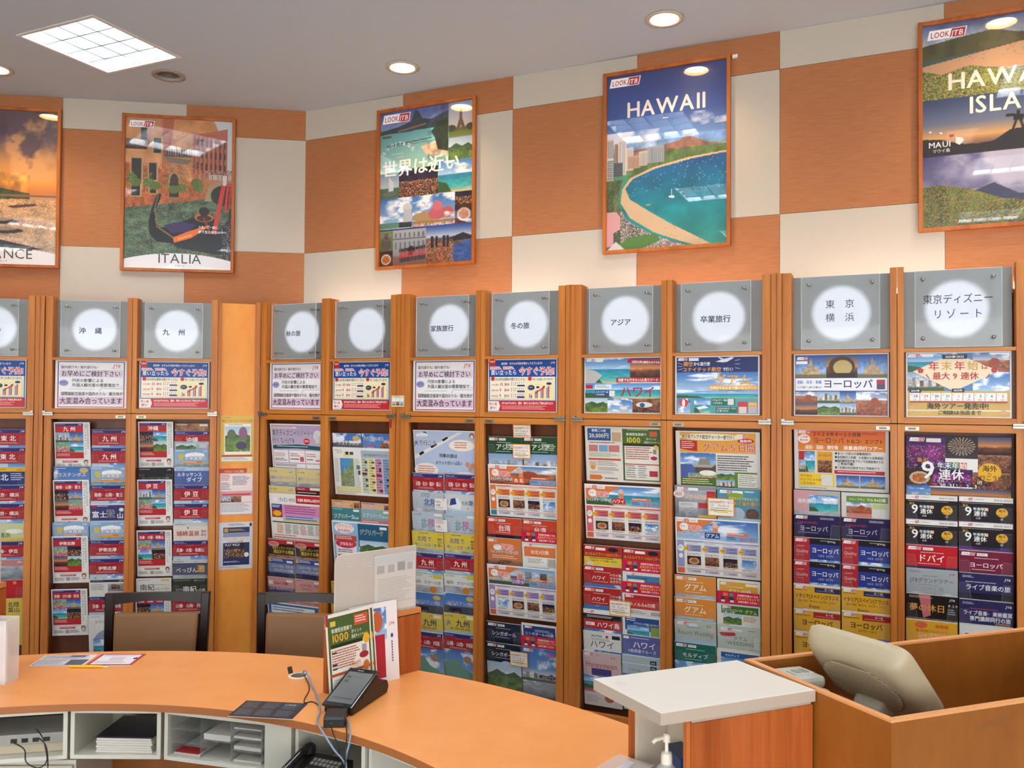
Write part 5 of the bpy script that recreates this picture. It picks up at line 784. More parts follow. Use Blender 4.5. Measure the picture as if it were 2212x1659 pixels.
# ================================================================== THE SETTING
TILE_O = mat('wall_orange', 'a56840', .6, spec=.2, bump=('b1764e', 170, .08, (.06, 1, 1)))
TILE_C = mat('wall_cream', 'bcb2a2', .65, spec=.2, bump=('c1b8a9', 140, .03, (1, 1, 1)))
CEILM = mat('ceiling_paint', 'bcc5cb', .8, spec=.2, bump=('c2cbd1', 120, .1, (1, 1, 1)))
PLAIN = mat('plain_wall', 'c9b79e', .8)
FLOORM = mat('carpet', '8f9496', .95, bump=('a0a5a8', 90, .4, (1, 1, 1)))
def wall(name, F, n, sgn, par):
    w = MB().box(0 if sgn > 0 else -n*.8, n*.8 if sgn > 0 else 0, .008, .1, 0, CEIL).obj(name, PLAIN, None, F); structure(w)
    zs = [CEIL, 3.601, 2.8065, 2.0115, 1.2165, .4215, 0]
    for k in range(n):
        for i in range(len(zs)-1):
            x0 = k*.8 if sgn > 0 else -(k+1)*.8
            MB().box(x0+.0012, x0+.7988, 0, .008, zs[i+1]+.0012, zs[i]-.0012).obj('panel', TILE_C if (k+i+par) % 2 == 0 else TILE_O, w)
    return w
wall('wall_right', FR, 9, 1, 0); wall('wall_left', FL, 6, -1, 1)
pR = FR @ Vector((7.2, 0, 0)); pL = FL @ Vector((-4.8, 0, 0))
def plain_wall(name, a, b):
    d = (b-a).normalized(); M = T(a.x, a.y, 0) @ RZ(math.atan2(d.y, d.x)); structure(MB().box(0, (b-a).length, -.1, 0, 0, CEIL).obj(name, PLAIN, None, M))
c1 = Vector((pR.x-1.2, -5, 0)); c2 = Vector((pL.x+.6, -5, 0))
plain_wall('wall_side', c1, pR); hd_ = (c1-c2).normalized(); structure(MB().box(0, (c1-c2).length, -.1, 0, 3.0, CEIL).obj('wall_back', PLAIN, None, T(c2.x, c2.y, 0) @ RZ(math.atan2(hd_.y, hd_.x)))); plain_wall('wall_far_left', pL, c2)
structure(MB().box(-9, 8, -5.2, 7.2, -.1, 0).obj('floor', FLOORM))
LAMPS = [(-4.19+2.52*i, n) for n in (3.42, 1.32, -.85, -2.9) for i in range(4)]     # along / across, right-wall directions
DOWNS = [(-2.76+1.62*i, 4.38) for i in range(5)]
uR = Vector((math.cos(AL), -math.sin(AL), 0)); nR = Vector((math.sin(AL), math.cos(AL), 0))
def UV(u, n): return uR*u+nR*n
downs = [UV(*q) for q in DOWNS]+[Vector((-3.2, 5.2, 0)), Vector((-4.75, 4.97, 0))]
VENT = Vector((-2.165, 5.29, 0))
ceil = MB().box(-9, 8, -5.2, 7.2, CEIL, CEIL+.16).obj('ceiling', CEILM); structure(ceil)
cut = MB()
for u, n in LAMPS:
    p = UV(u, n); cut.box(-.292, .292, -.292, .292, -.05, .1, T(p.x, p.y, CEIL) @ RZ(-AL))
for p in downs+[VENT]: cut.lathe([(.078, -.05), (.078, .11)], 24, (p.x, p.y, CEIL))
co = cut.obj('cut', None); bo = ceil.modifiers.new('b', 'BOOLEAN'); bo.object = co; bo.solver = 'EXACT'
dg = bpy.context.evaluated_depsgraph_get(); dg.update(); me = bpy.data.meshes.new_from_object(ceil.evaluated_get(dg))
ceil.modifiers.clear(); ceil.data = me; bpy.data.objects.remove(co)
# fluorescent louvre panels
LW = mat('lamp_white', 'f2f2ee', .35); LB = mat('louvre_metal', '7c8388', .45); LG = emis('lamp_plate', 'eef6ff', PANEL_LAMP); RIM = mat('lamp_rim', 'd8d4cc', .4)
hs = MB().box(-.29, .29, -.29, .29, .088, .095)
for a, b, c, d in ((-.29, -.284, -.29, .29), (.284, .29, -.29, .29), (-.284, .284, -.29, -.284), (-.284, .284, .284, .29)): hs.box(a, b, c, d, 0, .088)
rim = MB()
for a, b, c, d in ((-.305, -.284, -.305, .305), (.284, .305, -.305, .305), (-.284, .284, -.305, -.284), (-.284, .284, .284, .305)): rim.box(a, b, c, d, -.006, 0)
plate = MB().box(-.283, .283, -.283, .283, .078, .086)
hs_m = hs.mesh('housing', LW); rim_m = rim.mesh('rim', RIM); pl_m = plate.mesh('light_plate', LG)
bl1 = MB().prof([(-.004, .002), (.004, .002), (.011, .07), (-.011, .07)], -.283, .283).mesh('louvre_blade', LB)
ang = ['at far left above the Italy picture', 'nearer the corner', 'over the middle of the shop', 'over the right side']
rows = ['front row by the travel wall', 'second row from the travel wall', 'third row from the travel wall', 'back row behind the viewer']
for i, (u, n) in enumerate(LAMPS):
    p = UV(u, n); r_, c_ = divmod(i, 4)
    t = thing('ceiling_light', ('square fluorescent ceiling light with white louvre, the one in view beside the round vent' if i == 0 else
        f'square louvre ceiling light, {rows[r_]}, {["first", "second", "third", "fourth"][c_]} from left'), 'ceiling light', T(p.x, p.y, CEIL) @ RZ(-AL), 'recessed louvre ceiling lights')
    link('housing', hs_m, t); link('rim', rim_m, t); link('light_plate', pl_m, t)
    for k in (-1, 0, 1):
        link('louvre_blade', bl1, t, T(0, k*.1425, .0)); link('louvre_blade', bl1, t, T(k*.1425, 0, .0) @ RZ(math.pi/2))
DG = emis('downlight_glow', 'ffdca8', DOWN_LAMP); REF = mat('downlight_reflector', 'f0c890', .2, .6)
ring = MB().lathe([(.078, 0), (.1, -.002), (.1, -.007), (.076, -.007)], 32, ring=True).mesh('rim', mat('downlight_rim', 'c9bcae', .4), True)
cone = MB(); n_ = 32
for k, (r, z) in enumerate([(.0765, -.004), (.0725, .05), (.077, .05), (.0775, -.004)]): cone.v += [(r*math.cos(2*math.pi*i/n_), r*math.sin(2*math.pi*i/n_), z) for i in range(n_)]
for k in range(3): cone.f += [(k*n_+i, k*n_+(i+1) % n_, (k+1)*n_+(i+1) % n_, (k+1)*n_+i) for i in range(n_)]
cone = cone.mesh('reflector', REF, True); disc = MB().lathe([(.072, .012), (.072, .018)], 32).mesh('lamp', DG)
DL = ['above the palm beach collage', 'above the Hawaii picture', 'above the Hawaii island picture', 'beyond the Hawaii island picture', 'farthest right of the row', 'at the left edge of view above the sunset picture', 'farthest left of the row']
DL = ['at the corner, first from it along the right wall', 'second from the corner, above the collage and Hawaii pictures', 'third from the corner', 'fourth from the corner', 'fifth from the corner', 'above the sunset picture on the left wall', 'farthest left on the left wall']
for i, p in enumerate(downs):
    t = thing('downlight', 'round warm recessed downlight, '+DL[i], 'downlight', T(p.x, p.y, CEIL), 'warm downlights along the travel wall')
    link('rim', ring, t); link('reflector', cone, t); link('lamp', disc, t)
    l = bpy.data.lights.new('beam', 'SPOT'); l.energy = DOWN_SPOT; l.color = (1, .72, .45); l.spot_size = math.radians(125); l.spot_blend = 1; l.shadow_soft_size = .02
    link('beam', l, t, T(0, 0, -.012))
t = thing('ceiling_vent', 'round grey ceiling vent beside the louvre light', 'vent', T(VENT.x, VENT.y, CEIL))
link('rim', MB().lathe([(.07, 0), (.1, -.002), (.1, -.006), (.068, -.006)], 32, ring=True).mesh('rim', mat('vent_rim', 'a39482', .5), True), t)
MB().lathe([(.074, .012), (.074, .018)], 32).obj('grille', mat('vent_dark', '6a5e4a', .7), t)
for k in range(3): MB().lathe([(.02+.018*k, .004), (.024+.018*k, .004), (.026+.018*k, .011), (.018+.018*k, .011)], 28, ring=True).obj('louvre_ring', mat('vent_ring', '7a6e5c', .6), t)

# ================================================================== CABINETS
SIGNP = bpy.data.materials.new('sign_panel'); SIGNP.use_nodes = True
nt = SIGNP.node_tree; N = nt.nodes; L = nt.links; b = N['Principled BSDF']
b.inputs['Base Color'].default_value = (*lin('828380'), 1); b.inputs['Roughness'].default_value = .4; b.inputs['Metallic'].default_value = .15
tc = N.new('ShaderNodeTexCoord'); ln = N.new('ShaderNodeVectorMath'); ln.operation = 'LENGTH'; L.new(tc.outputs['Object'], ln.inputs[0])
mr = N.new('ShaderNodeMapRange'); mr.interpolation_type = 'SMOOTHSTEP'; mr.inputs[1].default_value = .112; mr.inputs[2].default_value = .146; mr.inputs[3].default_value = SIGN_LAMP; mr.inputs[4].default_value = 0
L.new(ln.outputs['Value'], mr.inputs[0]); b.inputs['Emission Color'].default_value = (*lin('e4eaf8'), 1); L.new(mr.outputs[0], b.inputs['Emission Strength'])
def door(t, x0, x1, outer):
    d = link('door', None, t)
    m = MB(); a, c = (x0+.04, x1-.0285) if outer == 'l' else (x0+.0275, x1-.04)
    m.box(x0, a, 0, .02, .1, 1.688); m.box(c, x1, 0, .02, .1, 1.688); d.data = None; bpy.data.objects.remove(d)
    d = m.obj('door', W_V, t)
    MB().box(a, c, 0, .02, 1.655, 1.688).obj('rail', W_H, d); MB().box(a, c, 0, .02, .1, .145).obj('rail', W_H, d)
    hx_ = x0-.006 if outer == 'l' else x1-.054
    MB().box(hx_, hx_+.06, -.012, .0, 1.676, 1.688).box(hx_+(.0 if outer == 'l' else .042), hx_+(.018 if outer == 'l' else .06), -.018, 0, 1.692, 1.706).box(hx_, hx_+.06, -.016, -.001, 1.6885, 1.6985).obj('hinge', STEEL, d, bevel=.001)
    kx = x1-.09 if outer == 'l' else x0+.03
    k = MB().box(kx, kx+.06, -.003, 0, 1.659, 1.679).obj('catch_plate', STEEL, d, bevel=.001)
    MB().box(kx+.014, kx+.046, -.006, -.003, 1.665, 1.673).obj('catch_slot', mat('catch_dark', '6a6250', .4, .7), d)
    return d
def cabinet(F, m0, label, strip=True):
    t = thing('display_cabinet', label, 'cabinet', F @ T(m0, -DEP, 0), 'wooden brochure cabinets along the wall')
    MB().box(0, .018, .1, .495, 0, 2.38).obj('side_panel', W_V, t); MB().box(1.002, 1.02, .1, .495, 0, 2.38).obj('side_panel', W_V, t)
    for a, c in ((0, .042), (.98, 1.02), (.477, .5055), (.5075, .535)): MB().box(a, c, 0, .1, 1.692, 2.41).obj('stile', W_V, t, bevel=.0015)
    for a, c in ((.042, .477), (.535, .98)):
        MB().box(a, c, .004, .1, 2.018, 2.034).obj('rail', W_H, t); MB().box(a, c, 0, .1, 1.692, 1.719).obj('rail', W_H, t)
        MB().box(a, c, .035, .045, 1.719, 2.018).obj('window_board', BACKB, t); MB().box(a, c, .1, .108, .1, 1.69).obj('back_board', BACKB, t)
    for a, c in ((.002, .042), (.477, .535), (.98, 1.018)): MB().box(a, c, .021, .1, .1, 1.688).obj('divider', BACKB, t)
    MB().box(0, 1.02, .04, .495, 0, .098).obj('plinth', DARKGAP, t); MB().box(.018, 1.002, .1, .495, 2.28, 2.3).obj('top_board', W_H, t)
    door(t, .002, .5055, 'l'); door(t, .5075, 1.018, 'r')
    if strip:
        MB().box(1.0225, 1.0465, .003, .08, 0, 2.412).obj('filler_strip', W_V, t); MB().box(1.0485, 1.0725, .003, .08, 0, 2.412).obj('filler_strip', W_V, t); MB().box(1.02, 1.075, .03, .09, 0, 2.40).obj('filler_back', DARKGAP, t)
    return t
CAB = {}
for nm, F, m0, lb in (('A', FL, -2.58, 'wooden display cabinet at the left edge under the recommended trips sign'), ('B', FL, -1.5, 'wooden display cabinet under the Okinawa and Kyushu signs'), ('C', FR, .06, 'wooden display cabinet under the autumn trip and blank signs'),
    ('D', FR, 1.13, 'wooden display cabinet under the family trip and winter trip signs'), ('E', FR, 2.2, 'wooden display cabinet under the Asia and graduation trip signs'), ('F', FR, 3.275, 'wooden display cabinet under the Tokyo Yokohama and Tokyo resort signs'), ('G', FR, 4.35, 'wooden display cabinet at the right edge of the row, only its edge in view')):
    CAB[nm] = cabinet(F, m0, lb, nm != 'B')
# filler between the two rows of cabinets, at the room's corner
a = FL @ Vector((-.48, -DEP, 0)); c = FR @ Vector((.06, -DEP, 0)); fw = (c-a).length; FF = T(a.x, a.y, 0) @ RZ(math.atan2(c.y-a.y, c.x-a.x))
t = thing('corner_panel', 'tall plain wooden panel closing the corner between cabinets', 'panel', FF)
MB().box(.004, fw-.004, .03, .048, 0, 2.395).obj('board', W_F, t); MB().box(.002, .016, .0, .05, 0, 2.405).obj('edge_strip', W_V, t); MB().box(fw-.034, fw-.004, .0, .05, 0, 2.405).obj('edge_strip', W_V, t)
# uplight tubes on top of the right-hand cabinets
TB = emis('uplight_tube', 'fff4ea', TUBE_LAMP)
for k, (m0, nm) in enumerate(((.06, 'autumn trip'), (1.13, 'family trip'), (2.2, 'Asia'), (3.275, 'Tokyo Yokohama'), (4.35, 'right edge'))):
    t = thing('tube_light', f'fluorescent tube light lying on top of the {nm} cabinet behind its signs', 'tube light', FR @ T(m0+.05, -DEP+.3, 2.3), 'tube lights on the cabinet tops')
    MB().box(0, .92, -.02, .02, .0005, .022).obj('batten', LW, t); MB().tube([(.02, 0, .038), (.9, 0, .038)], .013, 10).obj('tube', TB, t)

# ------------------------------------------------------------------ signs, window posters
DECO = {'s_early': s_early, 's_book': s_book, 's_hawaii': s_hawaii, 's_guam': s_guam, 's_europe': s_europe, 's_yearend': s_yearend}
BOLT = MB().lathe([(.0045, -.075), (.0045, 0), (.009, .0005), (.009, .006), (.006, .009)], 12).mesh('bolt', STEEL, True)
GP = MB().box(-.172, .172, -.004, .0, .006, .351); GPm = GP.mesh('glass_panel', GLASSP)
ge = MB()
for q in ((-.1735, -.172, .006, .351), (.172, .1735, .006, .351), (-.1735, .1735, .0045, .006), (-.1735, .1735, .351, .3525)): ge.box(q[0], q[1], -.0042, .0, q[2], q[3])
GEm = ge.mesh('polished_edge', clear('glass_edge', 'e8eeee', .75, .1))
ORD = ['first', 'second', 'third', 'fourth', 'fifth', 'sixth', 'seventh', 'eighth', 'ninth', 'tenth', 'eleventh', 'twelfth', 'thirteenth', 'fourteenth', 'fifteenth']
art_cache = {}; pos = {}
def pocket_mesh():
    m = MB(); y = -.0034
    m.add([(0, y, .02), (.209, y, .02), (.209, y, .25), (.172, y, .252), (.165, y, .175), (.048, y, .175), (.036, y, .252), (0, y, .25)], [(0, 1, 2, 3, 4, 5, 6, 7)])
    return m
PK = pocket_mesh().mesh('pocket', ACRYL)
pe = MB(); q = [(0, .25), (.036, .252), (.048, .175), (.165, .175), (.172, .252), (.209, .25)]
for (x0, z0), (x1, z1) in zip(q, q[1:]):
    dx, dz = x1-x0, z1-z0; l_ = math.hypot(dx, dz); ox, oz = -dz/l_*.0006, dx/l_*.0006
    pe.add([(x0, -.0035, z0), (x1, -.0035, z1), (x1+ox, -.0035, z1+oz), (x0+ox, -.0035, z0+oz)], [(0, 1, 2, 3)])
PE = pe.mesh('pocket_rim', ACRYLEDGE)
TAU = math.atan(.13)
BAYPOS = {}
for key, W, m0, rel, sign, eng, artn, artw, items in BAYS:
    F = FR if W == 'R' else FL; s0 = m0+rel; cw = .4375; BAYPOS[key] = (F, s0); cab = CAB[key[0]]
    # backlit sign
    t = thing('sign', (f'backlit grey sign with white disc reading {eng} in dark characters' if sign else 'backlit grey sign with blank white disc and no lettering'), 'sign', F @ T(s0+cw/2, -DEP, 2.034), 'backlit signs on top of the cabinets')
    MB().box(-cw/2, cw/2, -.004, .004, -.18, .18).obj('light_panel', SIGNP, t, T(0, .085, .1815))
    g = link('glass_panel', GPm, t, T(0, .002, 0)); link('polished_edge', GEm, g)
    for x in (-.14, .14):
        for z in (.045, .315): link('bolt', BOLT, g, T(x, -.004, z) @ RX(math.pi/2))
    if sign:
        la = Art(344, 345, None); big = len(sign) > 1; sz = 39
        if key == 'F2': la.text(sign[0], 172, 148, 46, '1e1a26', 0, 282, 'c'); la.text('リ ゾ ー ト', 172, 216, 46, '2a2438', 0, 200, 'c')
        elif big: la.text('東　京', 172, 150, 43, '2a2438', 0, 0, 'c'); la.text('横　浜', 172, 214, 43, '2a2438', 0, 0, 'c')
        elif '　' in sign[0]: la.text(sign[0][0], 104, 200, 42, '2f2348', 1); la.text(sign[0][-1], 198, 200, 42, '2f2348', 1)
        else: la.text(sign[0], 172, 200, 38, '2a2440', 1, 176 if len(sign[0]) > 3 else 0, 'c')
        link('lettering', la.mesh('lettering'), g, T(-.172, -.0045, .006))
    # poster in the window under the sign
    a = art_cache.get(artn)
    if a is None:
        A = Art(420, 297, 'e9e6e0'); DECO[artn](A); a = art_cache[artn] = A.mesh('poster', .0015)
    thing('poster', {'s_early': f'white landscape poster with purple border and large black text below the {eng} sign', 's_book': f'blue and red booking poster with bar chart below the {eng} sign', 's_hawaii': 'Hawaii poster with sea photos and red lettering below the Asia sign',
        's_guam': 'deep blue Guam poster with orange lettering below the graduation trip sign', 's_europe': 'Europe poster with castle and church photos below the Tokyo Yokohama sign', 's_yearend': 'new year holiday poster with peach diamond and calendar below the Tokyo resort sign'}[artn], 'poster', F @ T(s0+.009, -DEP+.03, 1.7205), 'landscape posters in the cabinet windows', a)
    # brochures
    cnt = {'L': 0, 'R': 0, 'W': 0}
    tops = {'L': sorted([i[1] for i in items if i[0] in 'LAW'], reverse=True), 'R': sorted([i[1] for i in items if i[0] in 'RW'], reverse=True)}
    for col, z, words, code in sorted(items, key=lambda i: -i[1]):
        side = 'L' if col in 'LA' else col; cnt[side] += 1
        w, h = (420, 297) if col == 'W' else (210, 297)
        ck = (code, w)
        gaps = [z-q for s_ in ('L', 'R') if (side == 'W' or s_ == side) for q in tops[s_] if q < z-.001]; gap = min(gaps) if gaps else .2
        th = .0006 if col in 'AW' else max(.0007, min(random.uniform(.004, .009), gap*.13-.006))
        ck = (code, w, round(th, 3))
        if ck not in art_cache:
            A = Art(w, h); random.seed(len(code)*7+w)
            draw(A, code.replace('Z', '')); 
            if 'Z' in code.split(';')[-1]: nine(A, 92, 196, 2.0, 336); A.text('最大', 46, 118, 20, 'e8a030', 1)
            if col in 'LR': 
                for k in range(3): A.rect(0, h-297+k*.9, w, .35, 'b8b4ae')
            art_cache[ck] = A.mesh('brochure' if col != 'W' else 'flyer', th)
        x = s0+{'L': .006, 'A': .004, 'R': .2225, 'W': .0085}[col]+random.uniform(-.001, .001)
        zb = z
        M = F @ T(x, -DEP+(.034 if col != 'A' else .0325), zb) @ RX(TAU) @ T(0, 0, -h/1000) @ Matrix.Rotation(random.uniform(-.003, .003), 4, 'Y')
        sd = {'L': 'left column', 'R': 'right column'}.get(side)
        if col == 'W': nm, lb, cat = 'flyer', f'{words} landscape sheet hung across both columns, {eng} sign rack', 'flyer'
        elif col == 'A': nm, lb, cat = 'leaflet', f'red and white {words} leaflet, {ORD[cnt[side]-1]} from top, left column, {eng} sign rack', 'leaflet'
        else: nm, lb, cat = 'brochure', f'{words} brochure, {ORD[cnt[side]-1]} from top, {sd}, {eng} sign rack', 'brochure'
        thing(nm, lb, cat, M, f'{nm}s in the rack under the {eng} sign' if cat == 'brochure' else ('landscape sheets hung over the racks' if cat == 'flyer' else 'red and white leaflets in the left racks'), art_cache[ck])
        if col in 'LR' and z > .42:
            Mp = cab.matrix_world.inverted() @ M if False else (F @ T(m0, -DEP, 0)).inverted() @ M
            pk = link('pocket', PK, cab, Mp); link('rim', PE, pk)
def card(key, ds, z, w, h, label, cat, fn, group, y=.024):
    F, s0 = BAYPOS[key]; ck = (fn, w, h)
    if ck not in art_cache: A = Art(w, h, 'ece8e0'); fn(A); art_cache[ck] = A.mesh(cat, .0006)
    thing(cat.replace(' ', '_'), label, cat, F @ T(s0+ds, -DEP+y, z) @ RX(TAU*.9) @ T(0, 0, -h/1000), group, art_cache[ck])
EN = {'D1': 'family trip', 'D2': 'winter trip', 'E1': 'Asia', 'E2': 'graduation trip'}
for key, ds, z, w, h, words in CARDS: card(key, ds, z, w, h, f'{words} in the {EN[key]} sign rack', 'coupon card', t_coupon, 'orange rimmed coupon cards')
for key, z, words in STRIPS: card(key, .224, z, 206, 62, f'crimson catalogue strip, {words} one, right column of the {EN[key]} sign rack', 'strip', t_catalog, 'crimson catalogue strips')
def note1(a): a.jtb(50, 12, 9, 'b22'); a.lines(6, 14, 40, 14, 2, '777'); a.text('北陸', 8, 44, 14, '3a4a8a', 1); a.lines(8, 50, 60, 10, 2, '999')
def note2(a): a.rect(4, 6, 50, 3, 'b8383a'); a.lines(6, 14, 62, 12, 2, 'b06060'); a.text('北陸', 8, 46, 15, '5a5a8a', 1); a.lines(8, 54, 60, 8, 2, '999')
for (key, ds, z, w, h, words), f in zip(NOTES, (note1, note2)): card(key, ds, z, w, h, ('upper small white note card' if f is note1 else 'lower small white note card')+' clipped among Hokuriku brochures in the family trip rack', 'note card', f, 'small note cards', .02)
# A4 notices pinned to the corner panel
def n_gold(a):
    a.rect(0, 0, 210, 297, 'dcb850'); a.text('東京ディズニーリゾートへ行くならJTB', 12, 40, 20, 'b8302c', 1, 186); a.lines(20, 10, 60, 8, 1, '8a6a2a'); a.rect(28, 50, 160, 196, 'ece8dc'); a.lines(50, 56, 110, 8, 1, '444'); a.photo('green', 32, 68, 152, 160); a.ell(140, 110, 26, 40, '8a5a7a'); a.ell(70, 120, 26, 34, '5a6a4a'); a.ell(130, 190, 34, 26, '4a3a5a'); a.rect(12, 250, 186, 10, 'b8302c'); a.rect(12, 262, 186, 26, 'ece8dc'); a.lines(20, 266, 150, 18, 3, '777')
def n_pink(a):
    a.rect(0, 0, 210, 297, 'd89a9a'); a.rect(0, 0, 170, 28, 'c8303a'); a.text('モデルコースのご案内', 30, 24, 15, 'f0e060', 1, 120); a.rect(166, 4, 40, 34, 'e0b040'); a.rect(8, 34, 194, 110, 'eedcd8'); a.lines(12, 40, 60, 40, 4, 'b84048'); a.lines(80, 50, 110, 60, 7, '556'); a.lines(12, 90, 60, 50, 5, '667'); a.rect(20, 160, 170, 12, 'c8404a'); a.photo('city', 10, 176, 60, 38); a.photo('warm', 72, 176, 60, 38); a.rect(136, 176, 64, 38, 'eedcd8'); a.rect(8, 218, 194, 72, 'e4dedc'); a.lines(14, 224, 180, 56, 7, '889')
def n_navy(a):
    a.rect(0, 0, 210, 297, 'd4d4d8'); a.lines(60, 10, 100, 14, 2, '445'); a.ell(194, 18, 8, 12, '3a3036'); a.rect(28, 32, 160, 240, '26305e'); a.rect(34, 38, 24, 24, 'c8963c'); a.lines(66, 44, 100, 14, 2, 'd8b050'); a.rect(28, 66, 160, 28, '8a90ac'); a.rect(28, 94, 160, 36, 'd8d8dc'); a.out('ユニバーサル･スタジオ', 108, 112, 16, 'c83a3a', 'f4f0ec', o=.8, bold=1, maxw=150, al='c'); a.text('ジャパンへの旅', 100, 128, 15, 'c83a3a', 1, 100, 'c'); a.photo('night', 36, 134, 120, 90); a.text('PLAY WILD!', 40, 150, 20, 'e8e8ec', 1, 90); a.ell(170, 208, 15, 15, 'e8e4e0'); a.lines(34, 246, 110, 10, 2, 'dde'); a.lines(10, 278, 120, 12, 3, '889')
for z, f, lb in ((1.380, n_gold, 'gold bordered notice at the top of the corner panel'), (1.045, n_pink, 'pink and white notice in the middle of the corner panel'), (.703, n_navy, 'white and navy notice at the bottom of the corner panel')):
    A = Art(210, 297); f(A); thing('notice', lb, 'notice', FF @ T((fw-.21)/2-.006, .0275, z), 'notices on the corner panel', A.mesh('notice', .0006))
# small price card on the strip between cabinets, and a red tag
A = Art(88, 66, 'ddd2a8')
for i in range(3): A.rect(6+i*27, 16, 22, 20, 'e8ecf0'); A.photo(['city', 'dusk', 'city'][i], 6+i*27, 36, 22, 22)
A.lines(24, 5, 40, 5, 1, '776'); thing('card', 'small cream card with three photos on the strip between blank and family trip signs', 'card', FR @ T(1.052, -DEP-.0015, 1.745), None, A.mesh('card', .0006))
t = thing('tag', 'small red tag hanging below the seam beside the blank sign rack', 'tag', FR @ T(1.04, -DEP-.004, 1.62)); MB().box(0, .014, -.002, .002, 0, .05).obj('strip', mat('tag_red', 'b01c22', .5), t)

# ================================================================== FRAMED PICTURES
def framed(F, s, label, pic, extra):
    t = thing('framed_poster', label, 'poster', F @ T(s, -.002, 2.65), 'framed travel pictures on the checked wall')
    m = MB()
    m.box(0, .02, -.03, 0, 0, 1.07).box(.72, .74, -.03, 0, 0, 1.07).box(.02, .72, -.028, 0, 0, .02).box(.02, .72, -.028, 0, 1.05, 1.07)
    m.obj('frame', FRAME, t, bevel=.002); MB().box(.018, .722, -.008, -.002, .018, 1.052).obj('backing', WHITEP, t)
    A = Art(700, 1030, None); A.img(pic().out(), 0, 0, 700, 1030); extra(A)
    link('print', A.mesh('print'), t, T(.02, -.0085, .02)); MB().box(.02, .72, -.018, -.016, .02, 1.05).obj('glass', PANE, t)
def x_haw(a): a.look(14, 16, 190); a.text('HAWAII', 352, 255, 128, 'f2e6dc', 1, 470, 'c'); a.text('~', 352, 300, 60, 'd8d0dc', 0, 0, 'c')
def x_it(a): a.look(18, 20, 170); a.text('さあ､ご一緒に', 480, 745, 22, 'f0ece8', 1, 130); a.text('夢で見た景色の中へ', 480, 778, 22, 'f0ece8', 1, 190); a.text('ITALIA', 362, 990, 92, '3a3838', 0, 390, 'c'); a.text('イタリア', 362, 1014, 17, '4a4646', 0, 0, 'c')
def x_fr(a): a.look(18, 20, 170); a.text('FRANCE', 372, 990, 92, '3a3838', 0, 430, 'c'); a.text('フランス', 362, 1014, 17, '4a4646', 0, 0, 'c')
def x_wo(a):
    a.look(14, 16, 220); 
    for ch, (x, y, r) in zip('ルックJTBなら', ((22, 292, -.7), (48, 262, -.5), (80, 242, -.3), (116, 228, 0), (144, 228, 0), (172, 232, .15), (202, 240, .4), (230, 262, .6))): a.text(ch, x, y, 34, 'f0ece4', 1, rot=r)
    a.text('the world', 86, 290, 22, 'dcd8c8', 0, 90, slant=.3); a.text('is close', 120, 312, 20, 'dcd8c8', 0, 70, slant=.3); a.text('世界は近い｡', 16, 425, 118, 'f4efe4', 1, 760)
def x_is(a):
    a.look(22, 26, 180); a.text('HAWAII', 110, 340, 120, 'eee2d6', 1, 540); a.text('ISLANDS', 205, 470, 120, 'eee2d6', 1, 472); a.text('MAUI', 26, 624, 40, 'f0ece8', 1); a.text('マウイ島', 44, 650, 20, 'e0dcd8', 1)
    for p in ([(150, 580), (176, 585), (186, 600), (166, 622), (148, 610)], [(76, 548), (88, 550), (90, 560), (78, 556)], [(28, 540), (40, 538), (40, 546), (30, 548)]): a.poly(p, 'e8e4e0')
    a.poly([(118, 566), (140, 566), (142, 576), (124, 578)], 'b83a48')
framed(FL, -2.34, 'framed sunset river picture reading France, leftmost of the framed pictures', pic_france, x_fr)
framed(FL, -1.212, 'framed Venice canal picture with black gondola reading Italia', pic_italy, x_it)
framed(FR, .612, 'framed collage of many world sights with white Japanese lettering', pic_world, x_wo)
framed(FR, 2.2, 'framed blue bay and city beach picture reading Hawaii', pic_hawaii, x_haw)
framed(FR, 3.88, 'framed three-band island picture with two silhouetted figures, rightmost of all', pic_island, x_is)
t = thing('wall_clip', 'small white plastic clip on the wall at the right of the Hawaii picture', 'clip', FR @ T(2.948, -.001, 3.695)); MB().box(0, .03, -.02, 0, 0, .02).obj('body', WHITEP, t, bevel=.002)

# ================================================================== COUNTER
CTOP = mat('counter_laminate', 'e6944f', .33, spec=.45, bump=('ec9f5a', 9, .02, (1, 1, 1))); CEDGE = mat('counter_edge', 'a5622f', .45)
CO, RO, CI, RI = (-1.416, 1.148), 2.459, (-1.377, 1.38), 1.6
def arc(c, r, a0, a1, n): return [(c[0]+r*math.cos(math.radians(a0+(a1-a0)*i/n)), c[1]+r*math.sin(math.radians(a0+(a1-a0)*i/n))) for i in range(n+1)]
ct = thing('counter', 'long curved service counter with orange wood-look top', 'counter')
pts = arc(CO, RO, 25.5, 150, 64)+arc(CI, RI, 150, 5, 64)+[(.95, 1.8)]
tp = MB().prism(pts, .695, .72).obj('top', CTOP, ct); tp.data.materials.append(CEDGE)
for p in tp.data.polygons: p.material_index = 0 if abs(p.normal.z) > .5 else 1
mp = arc(CO, 2.2, 30, 150, 48); mq = arc(CO, 2.18, 150, 30, 48); MB().prism(mp+mq, 0, .695).obj('front_panel', W_B, ct)
# the hole and ring for cables
t = thing('cable_ring', 'white oval cable hole ring set in the counter top', 'cable ring', T(-.812, 3.292, .7202))
MB().lathe([(.030, 0), (.04, 0), (.04, .002), (.030, .003)], 28, ring=True).obj('ring', WHITEP, t); MB().lathe([(.0295, .0002), (.0295, .0008)], 28).obj('hole', mat('hole_dark', '5a5442', .6), t)
